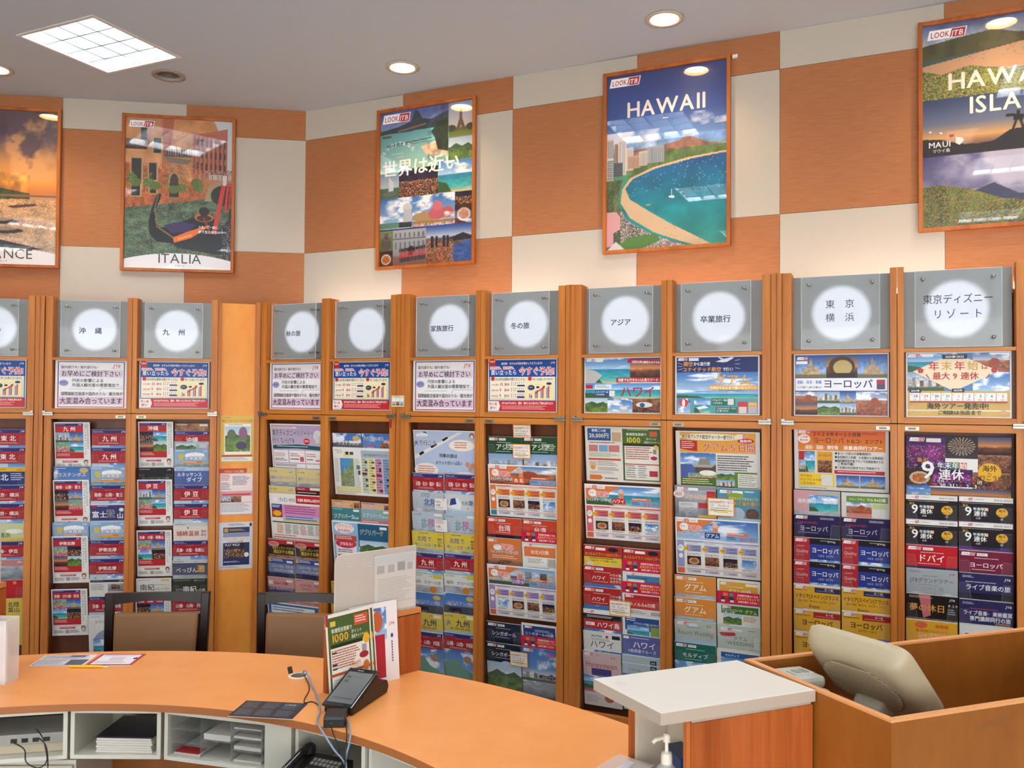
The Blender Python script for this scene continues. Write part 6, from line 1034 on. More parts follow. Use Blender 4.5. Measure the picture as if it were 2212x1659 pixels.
# open white boxes slung under the counter
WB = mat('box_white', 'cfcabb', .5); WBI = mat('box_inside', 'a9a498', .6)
def PA(a, r): return Vector((CI[0]+r*math.cos(math.radians(a)), CI[1]+r*math.sin(math.radians(a)), 0))
def cubby(a0, a1, label):
    p, q = PA(a0, 1.625), PA(a1, 1.625); w = (q-p).length; M = T(p.x, p.y, .522) @ RZ(math.atan2(q.y-p.y, q.x-p.x)); t = thing('shelf_box', label, 'shelf', M, 'white open boxes under the counter'); e = .014
    MB().box(0, w, 0, .3, 0, e).obj('bottom', WB, t, bevel=.001); MB().box(0, w, 0, .3, .1725-e, .1725).obj('top', WB, t, bevel=.001)
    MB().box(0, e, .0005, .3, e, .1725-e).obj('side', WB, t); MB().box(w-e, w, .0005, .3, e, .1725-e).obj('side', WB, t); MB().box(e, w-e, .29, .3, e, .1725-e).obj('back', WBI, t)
    return t, M, w
U1, M1, w1 = cubby(107.5, 95.95, 'open white box under the counter holding grey network gear, leftmost')
U2, M2, w2 = cubby(95.6, 84.45, 'open white box under the counter holding one thick stack of magazines')
U3, M3, w3 = cubby(84.0, 66.6, 'wide open white box under the counter holding a clear paper sorter')
U4, M4, w4 = cubby(66.0, 55.6, 'open white box under the counter behind the black telephone')
U5, M5, w5 = cubby(55.0, 43.0, 'empty open white box under the counter, rightmost')
MB().box(w3-.1, w3-.014, .002, .012, .014, .158).obj('blank_panel', WB, U3); MB().box(.05, w4, -.19, .0, -.004, .012).obj('pull_out_tray', mat('tray_dark', '2a2826', .5), U4)
# contents
GREY = mat('device_grey', '9a978c', .5); BLK = mat('black_plastic', '141312', .38, spec=.5); BLK2 = mat('black_gloss', '1b1c1e', .12)
t = thing('network_box', 'grey network box with row of ports in the leftmost white box', 'device', M1 @ T(.03, .03, .0145)); MB().box(0, w1-.05, 0, .18, .034, .07).obj('body', GREY, t, bevel=.003); MB().box(0, w1-.05, .01, .18, 0, .033).obj('lower_case', mat('beige_case', 'b3a68c', .5), t, bevel=.003)
for k in range(4): MB().box(w1-.22+k*.035, w1-.2+k*.035, -.002, .004, .042, .056).obj('port', BLK, t)
for k, (lb, pts) in enumerate((('black looping cable hanging from the network box', [(w1-.1, 0, .09), (w1-.075, -.02, .07), (w1-.06, -.03, .03), (w1-.055, -.035, -.01), (w1-.08, -.035, -.03), (w1-.12, -.03, -.01), (w1-.13, -.02, .03), (w1-.17, -.003, .05)]),
    ('black cable dropping straight down beside the network box', [(w1-.09, -.003, .06), (w1-.06, -.02, .03), (w1-.055, -.025, -.06), (w1-.08, -.02, -.16), (w1-.1, -.02, -.3)]))):
    t = thing('cable', lb, 'cable', M1 @ T(0, 0, .02)); MB().tube(smoothpath(pts), .0022, 6).obj('cord', BLK, t, smooth=True)
t = thing('magazine_stack', 'thick stack of white magazines with dark cover on top', 'magazines', M2 @ T(.08, .02, .0145) @ RZ(-.03))
for k in range(6): MB().box(.002*(k % 2), w2-.115-.002*(k % 3), 0, .2, k*.0085, k*.0085+.008).obj('magazine', mat('paper_edge', 'cfc8bd', .7), t, T(0, .001*(k % 2), 0), bevel=.001)
MB().box(0, w2-.115, .0, .2, .0515, .056).obj('cover', mat('dark_cover', '1e1828', .3), t)
t = thing('paper_sorter', 'clear acrylic paper sorter with three columns of trays', 'sorter', M3 @ T(.017, .012, .0145)); ws = w3-.135
CLR = clear('sorter_acrylic', 'cfd4d0', .12, .05, 1.4)
for k in range(4): MB().box(k*ws/3, k*ws/3+.003, 0, .24, 0, .138).obj('upright', CLR, t)
sh = [(0, .045), (0, .09), (1, .062), (2, .04), (2, .078), (2, .11)]
for c_, z in sh: MB().box(c_*ws/3+.003, (c_+1)*ws/3, 0, .24, z, z+.002).obj('tray', CLR, t)
for lb, c_, z, n, cc in (('white papers with red sheet', 0, .001, 3, 'c8c2ba'), ('white card stack, upper middle', 1, .065, 8, 'd4cec4'), ('single sheets, lower middle', 1, .001, 1, 'b8b4a8'), ('white papers, right column lowest', 2, .001, 3, 'd0ccc2'), ('white papers, right column second', 2, .043, 5, 'd0ccc2'), ('white papers, right column third', 2, .081, 3, 'd0ccc2'), ('thin papers, right column top', 2, .113, 2, 'c4c0b6')):
    q = thing('paper_stack', 'stack of '+lb+' tray of the clear sorter', 'papers', M3 @ T(.017+c_*ws/3+.008, .02, .0145+z))
    for k in range(n): MB().box(.001*(k % 2), ws/3-.014, 0, .2, k*.0025, k*.0025+.002).obj('sheet', mat('paper_'+cc, cc, .8), q)
    if 'red' in lb: MB().box(.004, ws/3-.02, -.001, .05, .0078, .0092).obj('red_sheet', mat('sheet_red', 'b8282c', .6), q)
# telephone
MP = M4 @ T(.05, -.17, .0125) @ RZ(.12)
t = thing('telephone', 'black desk telephone with corded handset and round keys', 'telephone', MP)
MB().prof([(0, 0), (.19, 0), (.19, .075), (.17, .08), (0, .03)], 0, .19).obj('body', BLK, t, bevel=.004)
MB().prof([(.0, .034), (.17, .084), (.172, .07), (0, .02)], .06, .186).obj('key_plate', mat('phone_plate', '1d1c1b', .4), t)
KEY = MB().lathe([(.0065, 0), (.0065, .003), (.005, .0042)], 14).mesh('key', mat('phone_key', 'a3a19a', .4), True)
def onp(x, y): return T(x, y, .0345+y*.294) @ RX(.286)
for r in range(5):
    for c_ in range(4): link('key', KEY, t, onp(.074+c_*.019, .012+r*.02))
for r in range(2):
    for c_ in range(7): MB().box(0, .011, 0, .012, 0, .003).obj('line_key', mat('line_key', '77756e', .5), t, onp(.07+c_*.0155, .118+r*.017))
MB().box(0, .03, 0, .012, 0, .003).obj('function_key', mat('line_key'), t, onp(.155, .05))
hd = [(0, .01, .05), (0, .03, .068), (0, .09, .085), (0, .15, .1), (0, .18, .098)]
MB().tube(smoothpath([(.03, y, z) for _, y, z in hd]), .014, 12).lathe([(.012, 0), (.024, .002), (.024, .02), (.014, .028)], 16, (.03, .02, .042)).lathe([(.012, 0), (.024, .002), (.024, .02), (.014, .028)], 16, (.03, .168, .082)).obj('handset', BLK2, t, smooth=True)
MB().tube(smoothpath([(.025, .0, .05), (.0, -.02, .03), (-.02, -.01, .006), (-.02, .05, .004)]), .003, 8).obj('handset_cord', BLK, t, smooth=True)

# ---------------- papers and things on the counter
def flat(c4, z, label, cat, fn, W_, H_, th=.0006):
    """a sheet lying flat; c4 = near-left, near-right, far-left corners"""
    A = Art(W_, H_); fn(A); m = A.mesh(cat, th); p, q, r = [Vector((*k, 0)) for k in c4]; M = T(p.x, p.y, z+th) @ RZ(math.atan2(q.y-p.y, q.x-p.x)) @ RX(-math.pi/2)
    return thing(cat.replace(' ', '_'), label, cat, M, None, m)
def f_doc(a): a.rect(0, 0, a.w, a.h, 'e4e2e4'); a.rect(8, 66, 194, 72, '3a3a4c'); a.rect(12, 70, 120, 64, 'd8d8e0'); a.rect(136, 70, 62, 64, '55566a'); a.lines(16, 74, 110, 54, 6, '77788a'); a.lines(8, 8, 194, 50, 7, '5a5a70'); a.rect(110, 10, 60, 18, '4a4a60')
def f_red(a): a.rect(0, 0, a.w, a.h, 'b8242c'); a.rect(12, 10, a.w-24, a.h-22, 'e8e4e6'); a.rect(60, 40, 60, 50, 'd8c4cc'); a.lines(20, 16, 140, 16, 3, '99a'); a.poly([(150, 60), (162, 44), (170, 62), (160, 76)], '2a2a30'); a.lines(20, 100, 130, 24, 4, 'aab')
def f_mat(a): 
    a.rect(0, 0, a.w, a.h, '24252a'); a.rect(3, 3, a.w-6, a.h-6, '2c2d33')
    for i in range(3):
        for j in range(2): a.lines(10+i*70, 12+j*66, 58, 56, 9, '70727a')
    a.text('ご注文', 150, 30, 14, 'c8c8cc', 1)
# art lies with its top edge away from the viewer: rotate so local z -> away
flat([(-1.906, 3.385), (-1.70, 3.40), (0, 0)], .7203, 'white printed sheet with dark boxes lying on the counter left of the red-edged card', 'paper', f_doc, 210, 146)
flat([(-1.685, 3.395), (-1.515, 3.40), (0, 0)], .7203, 'white printed card in red border lying on the counter', 'card', f_red, 180, 150, .003)
flat([(-.944, 2.868), (-.722, 2.842), (0, 0)], .7203, 'dark grey printed mat overhanging the counter front edge', 'mat', f_mat, 224, 148, .002)
t = thing('pen', 'yellow flat pen lying at the near edge of the red-bordered card', 'pen', T(-1.735, 3.372, .7235) @ RZ(.02)); MB().tube([(0, 0, .001), (.012, 0, .002), (.1, 0, .002), (.13, 0, .001)], .0055, 10).obj('barrel', mat('pen_yellow', 'e8b41c', .35), t, smooth=True); MB().tube([(.125, 0, .001), (.15, 0, 0)], .003, 8).obj('cap', mat('pen_cream', 'ecdcae', .4), t)
# partition with frosted screen
PD = math.atan2(.676, .737); PM = T(-.662, 3.092, .7202) @ RZ(PD)
t = thing('desk_partition', 'low wooden partition standing across the curved counter', 'partition', PM)
MB().box(0, .42, 0, .024, 0, .222).obj('board', W_D, t); MB().box(.0, .42, 0, .024, .2255, .245).obj('cap', mat('cap_wood', 'c47c44', .4), t, bevel=.001); MB().box(.002, .418, .002, .022, .222, .2255).obj('joint', DARKGAP, t)
t = thing('desk_screen', 'frosted clear plastic screen with rounded corner slotted on the wooden partition', 'screen', PM @ T(.035, .009, .2455))
o_ = [(0, 0), (.365, 0), (.365, .245), (.03, .245)]+[(.03-.03*math.sin(a), .215+.03*math.cos(a)) for a in np.linspace(.2, 1.57, 6)]
MB().prof(o_, 0, .005, 'y').obj('sheet', MILKY, t)
rim_ = MB()
for (x0, z0), (x1, z1) in zip(o_, o_[1:]+o_[:1]):
    rim_.tube([(x0, .0025, z0), (x1, .0025, z1)], .0014, 5)
rim_.obj('polished_edge', mat('acrylic_bright', 'd8d0c6', .3), t)
for x, z in ((.05, .2), (.16, .222), (.12, .19)): MB().box(x, x+.035, -.0012, 0, z, z+.0015).box(x, x+.035, -.0012, 0, z+.01, z+.0115).box(x, x+.0015, -.0012, 0, z, z+.0115).box(x+.0335, x+.035, -.0012, 0, z, z+.0115).obj('slot', mat('slot_light', 'cfc8bf', .4), t)
A = Art(190, 215, 'cdc8c0'); A.rect(6, 6, 178, 30, 'c0c4c4'); A.rect(10, 40, 34, 30, 'a9a6a2'); A.rect(60, 40, 30, 30, 'aeaaa6'); A.rect(104, 34, 36, 34, '9c9a98'); A.rect(150, 40, 26, 28, 'b0aca8'); A.lines(14, 90, 160, 100, 12, 'b8b2ac')
thing('notice', 'pale faded notice sheet fixed on the frosted screen', 'notice', PM @ T(.205, .0065, .255), None, A.mesh('notice', .0005))
def f_green(a):
    a.rect(0, 0, 210, 297, 'e6e0d4'); a.rect(0, 0, 12, 40, 'b8283a'); a.rect(8, 12, 196, 278, '4a6234'); a.rect(16, 110, 180, 172, 'e8e2d6'); a.rect(20, 26, 24, 18, 'd8b850'); a.text('新規受信登録で', 24, 66, 17, 'e4e8d0', 1, 96); a.text('1000', 20, 100, 40, 'e0a83c', 1, 92); a.text('ポイント', 114, 82, 14, 'e8e0c0', 1, 52); a.text('進呈キャンペーン', 114, 100, 15, 'e8e4d0', 1, 78); a.rect(130, 20, 66, 38, 'c8543c'); a.lines(136, 26, 54, 26, 3, 'f0dcd0'); a.rect(16, 108, 150, 12, '26301e')
    a.ell(184, 112, 16, 18, 'e0b030'); a.lines(20, 128, 130, 70, 8, 'a8503c'); a.rect(20, 134, 22, 5, '222'); a.rect(20, 176, 22, 5, '222'); a.rect(20, 190, 22, 5, '222'); a.ell(168, 168, 22, 12, '9a2a38'); a.rect(160, 132, 22, 24, '9aa0a4'); a.text('1,000円', 96, 196, 16, 'd88028', 1); a.rect(8, 208, 196, 10, 'b8562c'); a.rect(20, 224, 54, 56, 'dcd8d2'); a.rect(80, 222, 54, 52, 'e4e0da'); a.rect(140, 220, 54, 54, 'dcd8d2'); a.lines(24, 230, 44, 40, 5, '999'); a.lines(84, 228, 44, 40, 5, '999'); a.ell(176, 208, 14, 18, 'c87838')
def f_pink(a):
    a.rect(0, 0, 210, 297, 'e6e0e0'); a.photo('sky', 60, 20, 100, 120); a.ell(120, 70, 22, 40, 'b8603a'); a.rect(70, 120, 80, 160, 'a82838')
    for i, ch in enumerate('海外旅行フェア'): a.text(ch, 84, 146+i*20, 24, 'f4e8ec', 1)
    a.jtb(172, 90, 15, 'b22'); a.ell(182, 130, 6, 8, '2a5a9a')
    for i in range(8): a.rect(178, 150+i*10, 6, 7, '6a6a78')
LM = PM @ T(-.034, -.082, .0003) @ RZ(.16)
for dx, dy, f, lb in ((0, 0, f_green, 'front of two green and white campaign leaflets leaning beside the card terminal'), (.022, .005, f_green, 'rear of two green and white campaign leaflets leaning beside the card terminal'), (.115, .012, f_pink, 'white leaflet with blue photo and red lettering leaning behind the card terminal')):
    A = Art(210, 297); f(A); thing('leaflet', lb, 'leaflet', (LM @ T(dx, dy, 0) @ RX(-.11)) if f is f_green else PM @ T(.088, -.031, .0003) @ RX(-.09), 'leaflets leaning on the partition', A.mesh('leaflet', .0012))
# card terminal
t = thing('card_terminal', 'black payment terminal with grey touchscreen propped at a slant', 'payment terminal', T(-.632, 2.915, .7202) @ RZ(-.347))
MB().prof([(0, 0), (.25, 0), (.262, .022), (.25, .046), (.175, .052), (.186, .078), (.174, .086), (0, .02)], 0, .108).obj('body', BLK, t, bevel=.004)
SM = T(-.004, -.008, .0225) @ RX(math.atan2(.066, .176))
MB().box(0, .116, 0, .2, 0, .008).obj('bezel', BLK2, t, SM, bevel=.003)
A = Art(98, 160, '6a6c6c'); A.rect(0, 0, 98, 160, '707270', '5c5e5e'); A.rect(8, 22, 16, 12, '4a4c4c'); A.rect(8, 44, 16, 12, '4a4c4c'); A.lines(30, 22, 50, 12, 2, '565858'); A.rect(10, 132, 78, 10, '4c4e52'); A.lines(30, 4, 50, 5, 1, '4a4c4e')
link('display', A.mesh('display'), t, SM @ T(.009, .018, .0083) @ RX(-math.pi/2)); MB().box(.04, .062, .186, .189, .008, .0084).obj('speaker_slot', mat('slot_grey', 'a8a8a8', .3), t, SM)
MB().box(.108, .109, .07, .1, .02, .045).obj('side_slot', mat('slot_black', '050505', .3), t)
t = thing('power_adapter', 'black square power adapter block in front of the card terminal', 'adapter', T(-.603, 2.772, .7202) @ RZ(.07)); MB().prof([(0, 0), (.085, 0), (.085, .034), (.008, .036), (0, .03)], 0, .068).obj('body', BLK, t, bevel=.003); MB().box(.02, .03, -.001, 0, .014, .016).obj('mark', mat('mark_grey', '55534f', .5), t)
def cable(lb, pts, r, m, name='cable'):
    t = thing(name, lb, 'cable'); MB().tube(smoothpath(pts, 8), r, 8).obj('cord', m, t, smooth=True); return t
BLU = mat('cable_blue', '7f92a8', .45)
cable('grey blue network cable running from the counter hole over the front edge', [(-.80, 3.292, .724), (-.783, 3.275, .745), (-0.724, 3.149, 0.726), (-0.681, 3.033, 0.726), (-0.645, 2.911, 0.726), (-0.635, 2.823, 0.726), (-0.609, 2.755, 0.728), (-0.586, 2.735, 0.706), (-0.556, 2.72, 0.672), (-0.523, 2.72, 0.631), (-0.511, 2.72, 0.570)], .0032, BLU)
cable('pale blue cable hanging from the terminal down past the telephone', [(-0.543, 2.848, 0.728), (-0.526, 2.796, 0.728), (-0.501, 2.7, 0.731), (-0.503, 2.68, 0.700), (-0.511, 2.68, 0.660), (-0.506, 2.68, 0.588)], .003, BLU)
cable('black cable hanging beside the pale blue one below the adapter', [(-0.545, 2.839, 0.727), (-0.531, 2.783, 0.727), (-0.513, 2.7, 0.724), (-0.512, 2.675, 0.676), (-0.513, 2.67, 0.592)], .0022, BLK)
cable('thin black cord dropping from the front of the power adapter', [(-0.569, 2.737, 0.735), (-0.561, 2.74, 0.708), (-0.546, 2.73, 0.682), (-0.540, 2.73, 0.639)], .0018, BLK)
cable('thin black cord winding over the counter from the hole to the adapter', [(-.79, 3.285, .724), (-0.747, 3.179, 0.726), (-0.731, 3.111, 0.722), (-0.728, 3.043, 0.722), (-0.718, 2.997, 0.722), (-0.693, 3.007, 0.722), (-0.663, 2.971, 0.722), (-0.645, 2.919, 0.728)], .002, BLK)
t = thing('plug', 'black connector plug standing up in the counter cable hole', 'plug', T(-.84, 3.29, .7225) @ Matrix.Rotation(-.25, 4, 'Y')); MB().box(-.008, .008, -.006, .006, .008, .034).obj('shell', BLK, t, bevel=.002); MB().box(-.006, .006, -.003, .003, 0, .0085).obj('tip', CHROME, t)
# left file box and partition
t = thing('file_box', 'milky translucent file box holding papers at the left edge of the counter', 'file box', T(-2.10, 3.175, .7203) @ RZ(-.05)); e = .002
MB().box(0, .235, 0, e, 0, .235).obj('side', MILKY2, t); MB().box(0, .235, .078, .08, 0, .235).obj('side', MILKY2, t); MB().box(.233, .235, e, .078, 0, .235).obj('end', MILKY2, t); MB().box(0, e, e, .078, 0, .235).obj('end', MILKY2, t); MB().box(e, .233, e, .078, 0, e).obj('base', MILKY2, t)
A = Art(210, 200); A.rect(0, 0, 210, 200, 'e8dcdc'); A.lines(120, 40, 80, 30, 3, 'c84a50'); A.lines(120, 90, 80, 60, 5, '88a'); A.rect(10, 20, 90, 120, 'd8c8cc'); thing('paper', 'printed sheet standing inside the milky file box', 'paper', T(-2.10, 3.175, .7203) @ RZ(-.05) @ T(.012, .03, .003), None, A.mesh('paper', .02))
PL = T(-2.045, 3.43, .7202) @ RZ(math.atan2(-.3, -.06)); t = thing('desk_partition', 'low wooden partition on the counter at the left edge of view', 'partition', PL)
MB().box(0, .42, 0, .024, 0, .30).obj('board', W_D, t); MB().box(0, .42, 0, .024, .3035, .325).obj('cap', mat('cap_wood'), t, bevel=.001); MB().box(.002, .418, .002, .022, .30, .3035).obj('joint', DARKGAP, t)
t = thing('desk_screen', 'frosted screen on the left edge partition, rounded top corner in view', 'screen', PL @ T(.02, .01, .3255)); o2 = [(.365, 0), (0, 0), (0, .22)]+[(.05-.05*math.cos(a), .22+.05*math.sin(a)) for a in np.linspace(.2, 1.57, 6)]+[(.365, .27)]
MB().prof(o2, 0, .005, 'y').obj('sheet', MILKY, t)

# ================================================================== CHAIRS
DKW = mat('dark_stained_wood', '1c0b07', .3, spec=.3); HIDE = mat('beige_vinyl', '8a6240', .5, spec=.3); SEAT = mat('seat_vinyl', '8a745e', .5)
def chair(x, y, rz, label):
    t = thing('chair', label, 'chair', T(x, y, 0) @ RZ(rz), 'customer chairs before the counter')
    # faces -y; back at +y
    for sx in (-1, 1):
        MB().hexa([(sx*.205-.018, .20, 0), (sx*.205+.018, .20, 0), (sx*.205+.018, .24, 0), (sx*.205-.018, .24, 0)], [(sx*.222-.02, .26, .855), (sx*.222+.02, .26, .855), (sx*.222+.02, .292, .855), (sx*.222-.02, .292, .855)]).obj('rear_leg', DKW, t, bevel=.004)
        MB().hexa([(sx*.2-.016, -.22, 0), (sx*.2+.016, -.22, 0), (sx*.2+.016, -.188, 0), (sx*.2-.016, -.188, 0)], [(sx*.205-.019, -.22, .42), (sx*.205+.019, -.22, .42), (sx*.205+.019, -.182, .42), (sx*.205-.019, -.182, .42)]).obj('front_leg', DKW, t, bevel=.003)
    m = MB(); n = 10
    for k in range(n):
        x0, x1 = -.205+.41*k/n, -.205+.41*(k+1)/n; c0, c1 = .018*(1-(x0/.205)**2), .018*(1-(x1/.205)**2)
        m.hexa([(x0, .258+c0*.3, .80+c0), (x1, .258+c1*.3, .80+c1), (x1, .284+c1*.3, .80+c1), (x0, .284+c0*.3, .80+c0)], [(x0, .262+c0*.3, .855), (x1, .262+c1*.3, .855), (x1, .288+c1*.3, .855), (x0, .288+c0*.3, .855)])
    m.obj('top_rail', DKW, t)
    MB().hexa([(-.185, .2, .52), (.185, .2, .52), (.185, .235, .52), (-.185, .235, .52)], [(-.195, .24, .765), (.195, .24, .765), (.195, .275, .765), (-.195, .275, .765)]).obj('back_pad', HIDE, t, bevel=.014)
    MB().hexa([(-.197, .236, .50), (.197, .236, .50), (.197, .25, .50), (-.197, .25, .50)], [(-.203, .272, .75), (.203, .272, .75), (.203, .284, .75), (-.203, .284, .75)]).obj('back_board', DKW, t)
    MB().box(-.21, .21, -.23, .2, .43, .485).obj('seat', SEAT, t, bevel=.018); MB().box(-.2, .2, -.2, .2, .38, .429).obj('seat_frame', DKW, t)
chair(-1.66, 3.62+.2, .10, 'dark wood chair with beige padded back in front of the Kyushu rack')
chair(-.985, 3.62+.2, -.05, 'dark wood chair with beige padded back in front of the autumn trip rack')
# clerk's chair, top of its back in view
GC = mat('grey_fabric', '6d6a62', .8); t = thing('office_chair', 'grey office chair behind the counter, only its back edge in view', 'office chair', T(-.97, 2.02, 0))
def rr(w, h, r, n=6): return [(cx+r*math.cos(a), cy+r*math.sin(a)) for cx, cy, a0 in ((w/2-r, h/2-r, 0), (-w/2+r, h/2-r, 90), (-w/2+r, -h/2+r, 180), (w/2-r, -h/2+r, 270)) for a in [math.radians(a0+90*i/n) for i in range(n+1)]]
MB().prof(rr(.40, .40, .06), -.03, .02, 'y').obj('backrest', GC, t, T(0, .22, .595), bevel=.012); MB().prism(rr(.44, .42, .06), .42, .48).obj('seat', GC, t, bevel=.015)
MB().tube([(0, .2, .42), (0, .25, .45), (0, .26, .62)], .018).obj('back_post', BLK, t); MB().tube([(0, 0, .1), (0, 0, .42)], .025).obj('gas_column', BLK, t)
for k in range(5):
    a = 2*math.pi*k/5+.3; lg = MB().tube([(0, 0, .12), (.28*math.cos(a), .28*math.sin(a), .07)], .016).obj('leg', BLK, t); MB().lathe([(.02, -.012), (.026, -.01), (.026, .01), (.02, .012)], 12, (0, 0, 0)).obj('castor', BLK, lg, T(.28*math.cos(a), .28*math.sin(a), .03) @ RX(math.pi/2))
t = thing('drawer_pedestal', 'beige drawer unit standing under the left white box', 'drawers', T(-1.83, 3.02, 0) @ RZ(.03)); MB().box(0, .3, 0, .4, 0, .505).obj('case', WB, t, bevel=.003)
for k in range(3): d_ = MB().box(.006, .294, -.014, 0, .02+k*.16, .17+k*.16).obj('drawer', mat('drawer_front', 'c2b8a4', .5), t, bevel=.003); MB().tube(smoothpath([(.09, -.014, .13+k*.16), (.1, -.03, .118+k*.16), (.2, -.03, .118+k*.16), (.21, -.014, .13+k*.16)]), .004).obj('handle', GREY, d_)

# ================================================================== RIGHT FOREGROUND
def quadP(A_, B_, C_):
    return lambda u, v: (B_[0]+u*(C_[0]-B_[0])+v*(A_[0]-B_[0]), B_[1]+u*(C_[1]-B_[1])+v*(A_[1]-B_[1]))
QP = quadP((.22, 2.261), (.355, 2.013), (.78, 2.185))
def slab(P, u0, u1, v0, v1, z0, z1):
    b4 = [(*P(u, v), z0) for u, v in ((u0, v0), (u1, v0), (u1, v1), (u0, v1))]; return MB().hexa(b4, [(x, y, z1) for x, y, _ in b4])
t = thing('desk_organizer', 'white-topped wooden shelf unit with open left side standing on the counter', 'shelf unit')
WT = mat('white_top', 'dfd8cc', .32, spec=.45); WTE = mat('white_top_edge', 'b3a594', .5)
tp = slab(QP, 0, 1, 0, 1, 1.02, 1.05).obj('top', WT, t, bevel=.0015); tp.data.materials.append(WTE)
for p in tp.data.polygons: p.material_index = 0 if abs(p.normal.z) > .5 else 1
slab(QP, .19, .99, .02, .07, .7205, 1.012).obj('front_panel', W_D, t); slab(QP, .165, .188, .022, .065, .7205, 1.018).obj('panel_edge', mat('edge_orange', 'b5652c', .45), t); slab(QP, .2, .985, .03, .06, 1.012, 1.02).obj('batten', WTE, t)
slab(QP, .945, .985, .075, .94, .7205, 1.018).obj('side_panel', W_D, t); slab(QP, .225, .985, .945, .985, .7205, 1.018).obj('back_panel', W_D, t)
slab(QP, .25, .94, .90, .94, .7205, 1.018).obj('liner', mat('cream_liner', 'cfc4ae', .6), t); slab(QP, .45, .47, .10, .89, .7205, 1.0).obj('divider', mat('cream_liner'), t)
# scuffs of the white top are part of its finish
A = Art(60, 30, None); A.lines(4, 4, 40, 20, 4, 'cfc8c0'); link('scuff_mark', A.mesh('scuff_mark'), t, T(.26, 2.225, 1.0503) @ RZ(-.9) @ RX(-math.pi/2))
t = thing('sanitizer_bottle', 'clear pump bottle with blue label under the white top corner', 'bottle', T(.386, 2.108, .7203))
MB().lathe([(.026, 0), (.028, .004), (.028, .145), (.024, .165), (.013, .176), (.012, .18)], 28).obj('bottle', clear('bottle_plastic', 'b8c0c4', .45, .1, 1.4), t, smooth=True)
MB().lathe([(.0284, .02), (.0286, .022), (.0286, .138), (.0284, .14)], 28).obj('label', mat('label_blue', '1d2f86', .35), t)
p_ = MB().lathe([(.014, .17), (.014, .192), (.0125, .195), (.0125, .2), (.006, .203), (.0045, .205), (.0045, .225), (.0095, .227), (.0095, .243), (.006, .247)], 20).obj('pump', mat('pump_white', 'e2dccb', .4), t, smooth=True); MB().tube([(0, 0, .238), (-.03, -.018, .238), (-.038, -.022, .232)], .0045).obj('nozzle', mat('pump_white'), p_)
A = Art(44, 60, None); A.text('NOVA'.lower()[:0], 0, 0, 1, 'fff') if False else None; A.lines(4, 6, 36, 8, 1, 'c8d0e8'); A.lines(4, 20, 36, 12, 2, '8a98c8'); A.rect(4, 38, 36, .8, 'a8b4d8'); link('label_print', A.mesh('label_print'), t, T(-.022, -.0294, .07))
QB = quadP((.405, 2.245), (.43, 2.15), (.515, 2.185)); t = thing('blue_carton', 'upright blue cardboard box inside the white-topped shelf unit', 'box'); slab(QB, 0, 1, 0, 1, .7205, .885).obj('carton', mat('carton_blue', '14508c', .4), t, bevel=.001); slab(QB, .02, .98, .02, .98, .885, .887).obj('flap', mat('carton_flap', '0f3f74', .4), t)
CM = T(.165, 2.125, .7203) @ RZ(.88); t = thing('clear_case', 'translucent plastic case standing on the counter at the open side of the shelf unit', 'case', CM); CC = clear('case_plastic', 'f0ece8', .24, .3, 1.3)
for q in ((0, .2, 0, .002, .002, .12), (0, .2, -.1, -.098, .002, .12), (0, .002, -.098, 0, .002, .12), (.198, .2, -.098, 0, .002, .12)): MB().box(*q).obj('side', CC, t)
MB().box(0, .2, -.1, .002, 0, .002).obj('base', CC, t); MB().box(-.003, .203, -.104, .005, .1205, .1235).obj('lid', CC, t); MB().box(.02, .18, -.06, -.04, .1235, .1255).obj('lid_rib', mat('rib_light', 'd0d4da', .3), t)
# booth round the second workplace
NB, LB_, RB_ = (.880, 1.977), (.668, 2.442), (2.0, 2.38)
BP = quadP(LB_, NB, (1.915, 2.349))
t = thing('counter_booth', 'open-topped wooden booth around the monitor, right foreground', 'booth')
slab(BP, 0, 1, 0, .035, 0, 1.044).obj('near_wall', W_B, t); slab(BP, 0, .017, .035, 1, 0, 1.044).obj('left_wall', W_B, t); slab(BP, .017, 1, .965, 1, 0, 1.044).obj('far_wall', W_B, t); slab(BP, .983, 1, .035, .965, 0, 1.044).obj('right_wall', W_B, t)
slab(BP, 0, 1, 0, .035, 1.044, 1.05).obj('edge_band', EDGE, t); slab(BP, 0, .017, .035, 1, 1.044, 1.05).obj('edge_band', EDGE, t); slab(BP, .017, 1, .965, 1, 1.044, 1.05).obj('edge_band', EDGE, t); slab(BP, .983, 1, .035, .965, 1.044, 1.05).obj('edge_band', EDGE, t)
slab(BP, .017, .983, .035, .965, .72, .74).obj('inner_shelf', W_B, t)
v_ = BP(.62, 0); A = Art(100, 36, None); A.poly([(0, 20), (8, 10), (36, 6), (50, 9), (72, 3), (100, 4), (100, 18), (78, 16), (60, 24), (34, 21), (14, 28), (6, 24)], '8a5428'); link('worn_patch', A.mesh('worn_patch'), t, T(BP(.245, 0)[0], BP(.245, 0)[1], .985) @ RZ(math.atan2(.372, 1.035)) @ T(0, -.0006, 0))
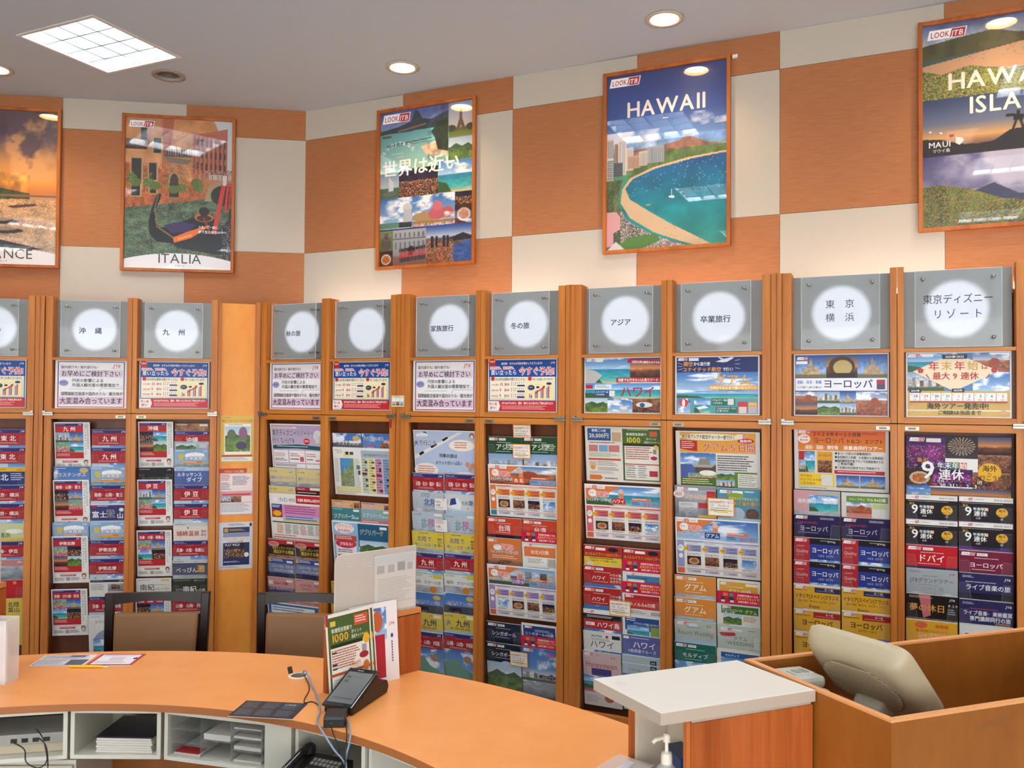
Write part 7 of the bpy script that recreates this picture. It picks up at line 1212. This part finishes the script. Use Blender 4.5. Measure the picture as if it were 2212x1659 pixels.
# monitor seen from behind, leaning
av = Vector((.498, -.867, 0)).normalized(); th_ = math.radians(41); fv = Vector((.867, .498, 0)).normalized(); up = Vector((-fv.x*math.sin(th_), -fv.y*math.sin(th_), math.cos(th_))); bk = av.cross(up).normalized()
if bk.dot(Vector((-1, -2, .5))) < 0: bk = -bk
TLc = Vector((.84, 2.432, 1.15)); W_, H_ = .315, .262
O = TLc+av*(W_/2)-up*(H_/2); MM = Matrix((( av.x, up.x, bk.x, O.x), (av.y, up.y, bk.y, O.y), (av.z, up.z, bk.z, O.z), (0, 0, 0, 1)))
CRM = mat('cream_plastic', 'b3a486', .38, spec=.45); CRD = mat('cream_dark', '8a7a60', .5); t = thing('monitor', 'cream desktop monitor seen from behind, leaning inside the wooden booth', 'monitor', MM)
def loft(secs, n=48, e=4):
    m = MB(); vs = []
    for w, h, z, ex in secs:
        for i in range(n):
            a = 2*math.pi*i/n; c_, s_ = math.cos(a), math.sin(a); vs.append((w/2*math.copysign(abs(c_)**(2/ex), c_), h/2*math.copysign(abs(s_)**(2/ex), s_), z))
    k = len(secs); fs = [(j*n+i, j*n+(i+1) % n, (j+1)*n+(i+1) % n, (j+1)*n+i) for j in range(k-1) for i in range(n)]; fs += [tuple(range(n-1, -1, -1)), tuple(range((k-1)*n, k*n))]
    return m.add(vs, fs)
loft([(W_, H_, -.012, 9), (W_+.004, H_+.004, -.006, 9), (W_, H_, .004, 9), (W_*.985, H_*.98, .014, 9), (W_*.955, H_*.95, .030, 8), (W_*.90, H_*.89, .042, 7), (W_*.84, H_*.83, .049, 6), (W_*.76, H_*.75, .053, 5), (W_*.5, H_*.48, .055, 4)]).obj('housing', CRM, t, smooth=True)
loft([(W_-.01, H_-.01, -.02, 9), (W_-.006, H_-.006, -.013, 9)]).obj('front_frame', CRM, t); MB().box(-W_/2+.02, W_/2-.02, -H_/2+.03, H_/2-.02, -.0215, -.0205).obj('screen', BLK2, t)
vd = loft([(.238, .185, .046, 2), (.240, .187, .0562, 2), (.235, .182, .0572, 2)]).obj('vent_oval', CRD, t, T(.0, .004, 0), smooth=True)
for k in range(17):
    y = -.082+k*.0098; hw = .115*math.sqrt(max(0, 1-(y/.089)**2)); 
    if hw > .01: MB().box(-hw, hw, y, y+.0055, .0572, .0598).obj('vent_rib', CRM, vd)
nk = loft([(.10, .07, .05, 4), (.095, .066, .075, 4), (.08, .055, .095, 3), (.05, .035, .102, 3)]).obj('stand_hinge', mat('stand_cream', 'bdb59c', .35), t, T(.0, -.07, 0), smooth=True); MB().box(-.012, .012, -.01, .014, .1022, .1035).obj('emblem', mat('emblem_grey', '6a6a66', .5), nk)
pb = O-up*.105+bk*.06; t2 = MB().tube([(0, -.085, .06), (0, -.16, .045), (0, -.20, .02)], .028, 14).obj('stand_neck', mat('stand_cream'), t)
bx = MM @ Vector((0, -.2, .02)); Minv = MM.inverted(); fb = MB().lathe([(.09, 0), (.095, .004), (.09, .012), (.04, .03), (.03, max(.05, bx.z-.74))], 32).obj('stand_base', mat('stand_cream'), t, Minv @ T(bx.x, bx.y, .7405), smooth=True)
# small printer
PP = quadP((.715, 2.425), (.765, 2.30), (.88, 2.335)); t = thing('label_printer', 'small off-white printer behind the monitor inside the booth', 'printer'); OW = mat('off_white', 'bab5a6', .4)
slab(PP, 0, 1, 0, 1, .7405, 1.0).obj('body', OW, t, bevel=.012); slab(PP, .06, .94, .1, .9, 1.0, 1.034).obj('cover', OW, t, bevel=.012); slab(PP, .3, .8, .3, .6, 1.034, 1.037).obj('button_panel', mat('panel_pale', 'c4cac4', .4), t); slab(PP, .36, .5, .35, .55, 1.037, 1.039).obj('button', GREY, t); slab(PP, .56, .7, .35, .55, 1.037, 1.039).obj('button', GREY, t); slab(PP, .1, .9, -.03, .0, .87, .9).obj('paper_slot', mat('slot_grey2', '7c786c', .5), t)
A = Art(210, 150); A.rect(0, 0, 210, 150, 'dcdcdc'); A.lines(60, 60, 60, 20, 2, '445')
thing('paper', 'white sheet standing inside the booth at the right of the monitor', 'paper', T(1.20, 2.40, .765) @ RZ(.3) @ RX(-.1), None, A.mesh('paper', .0008))
bpy.data.objects.remove(_fo)
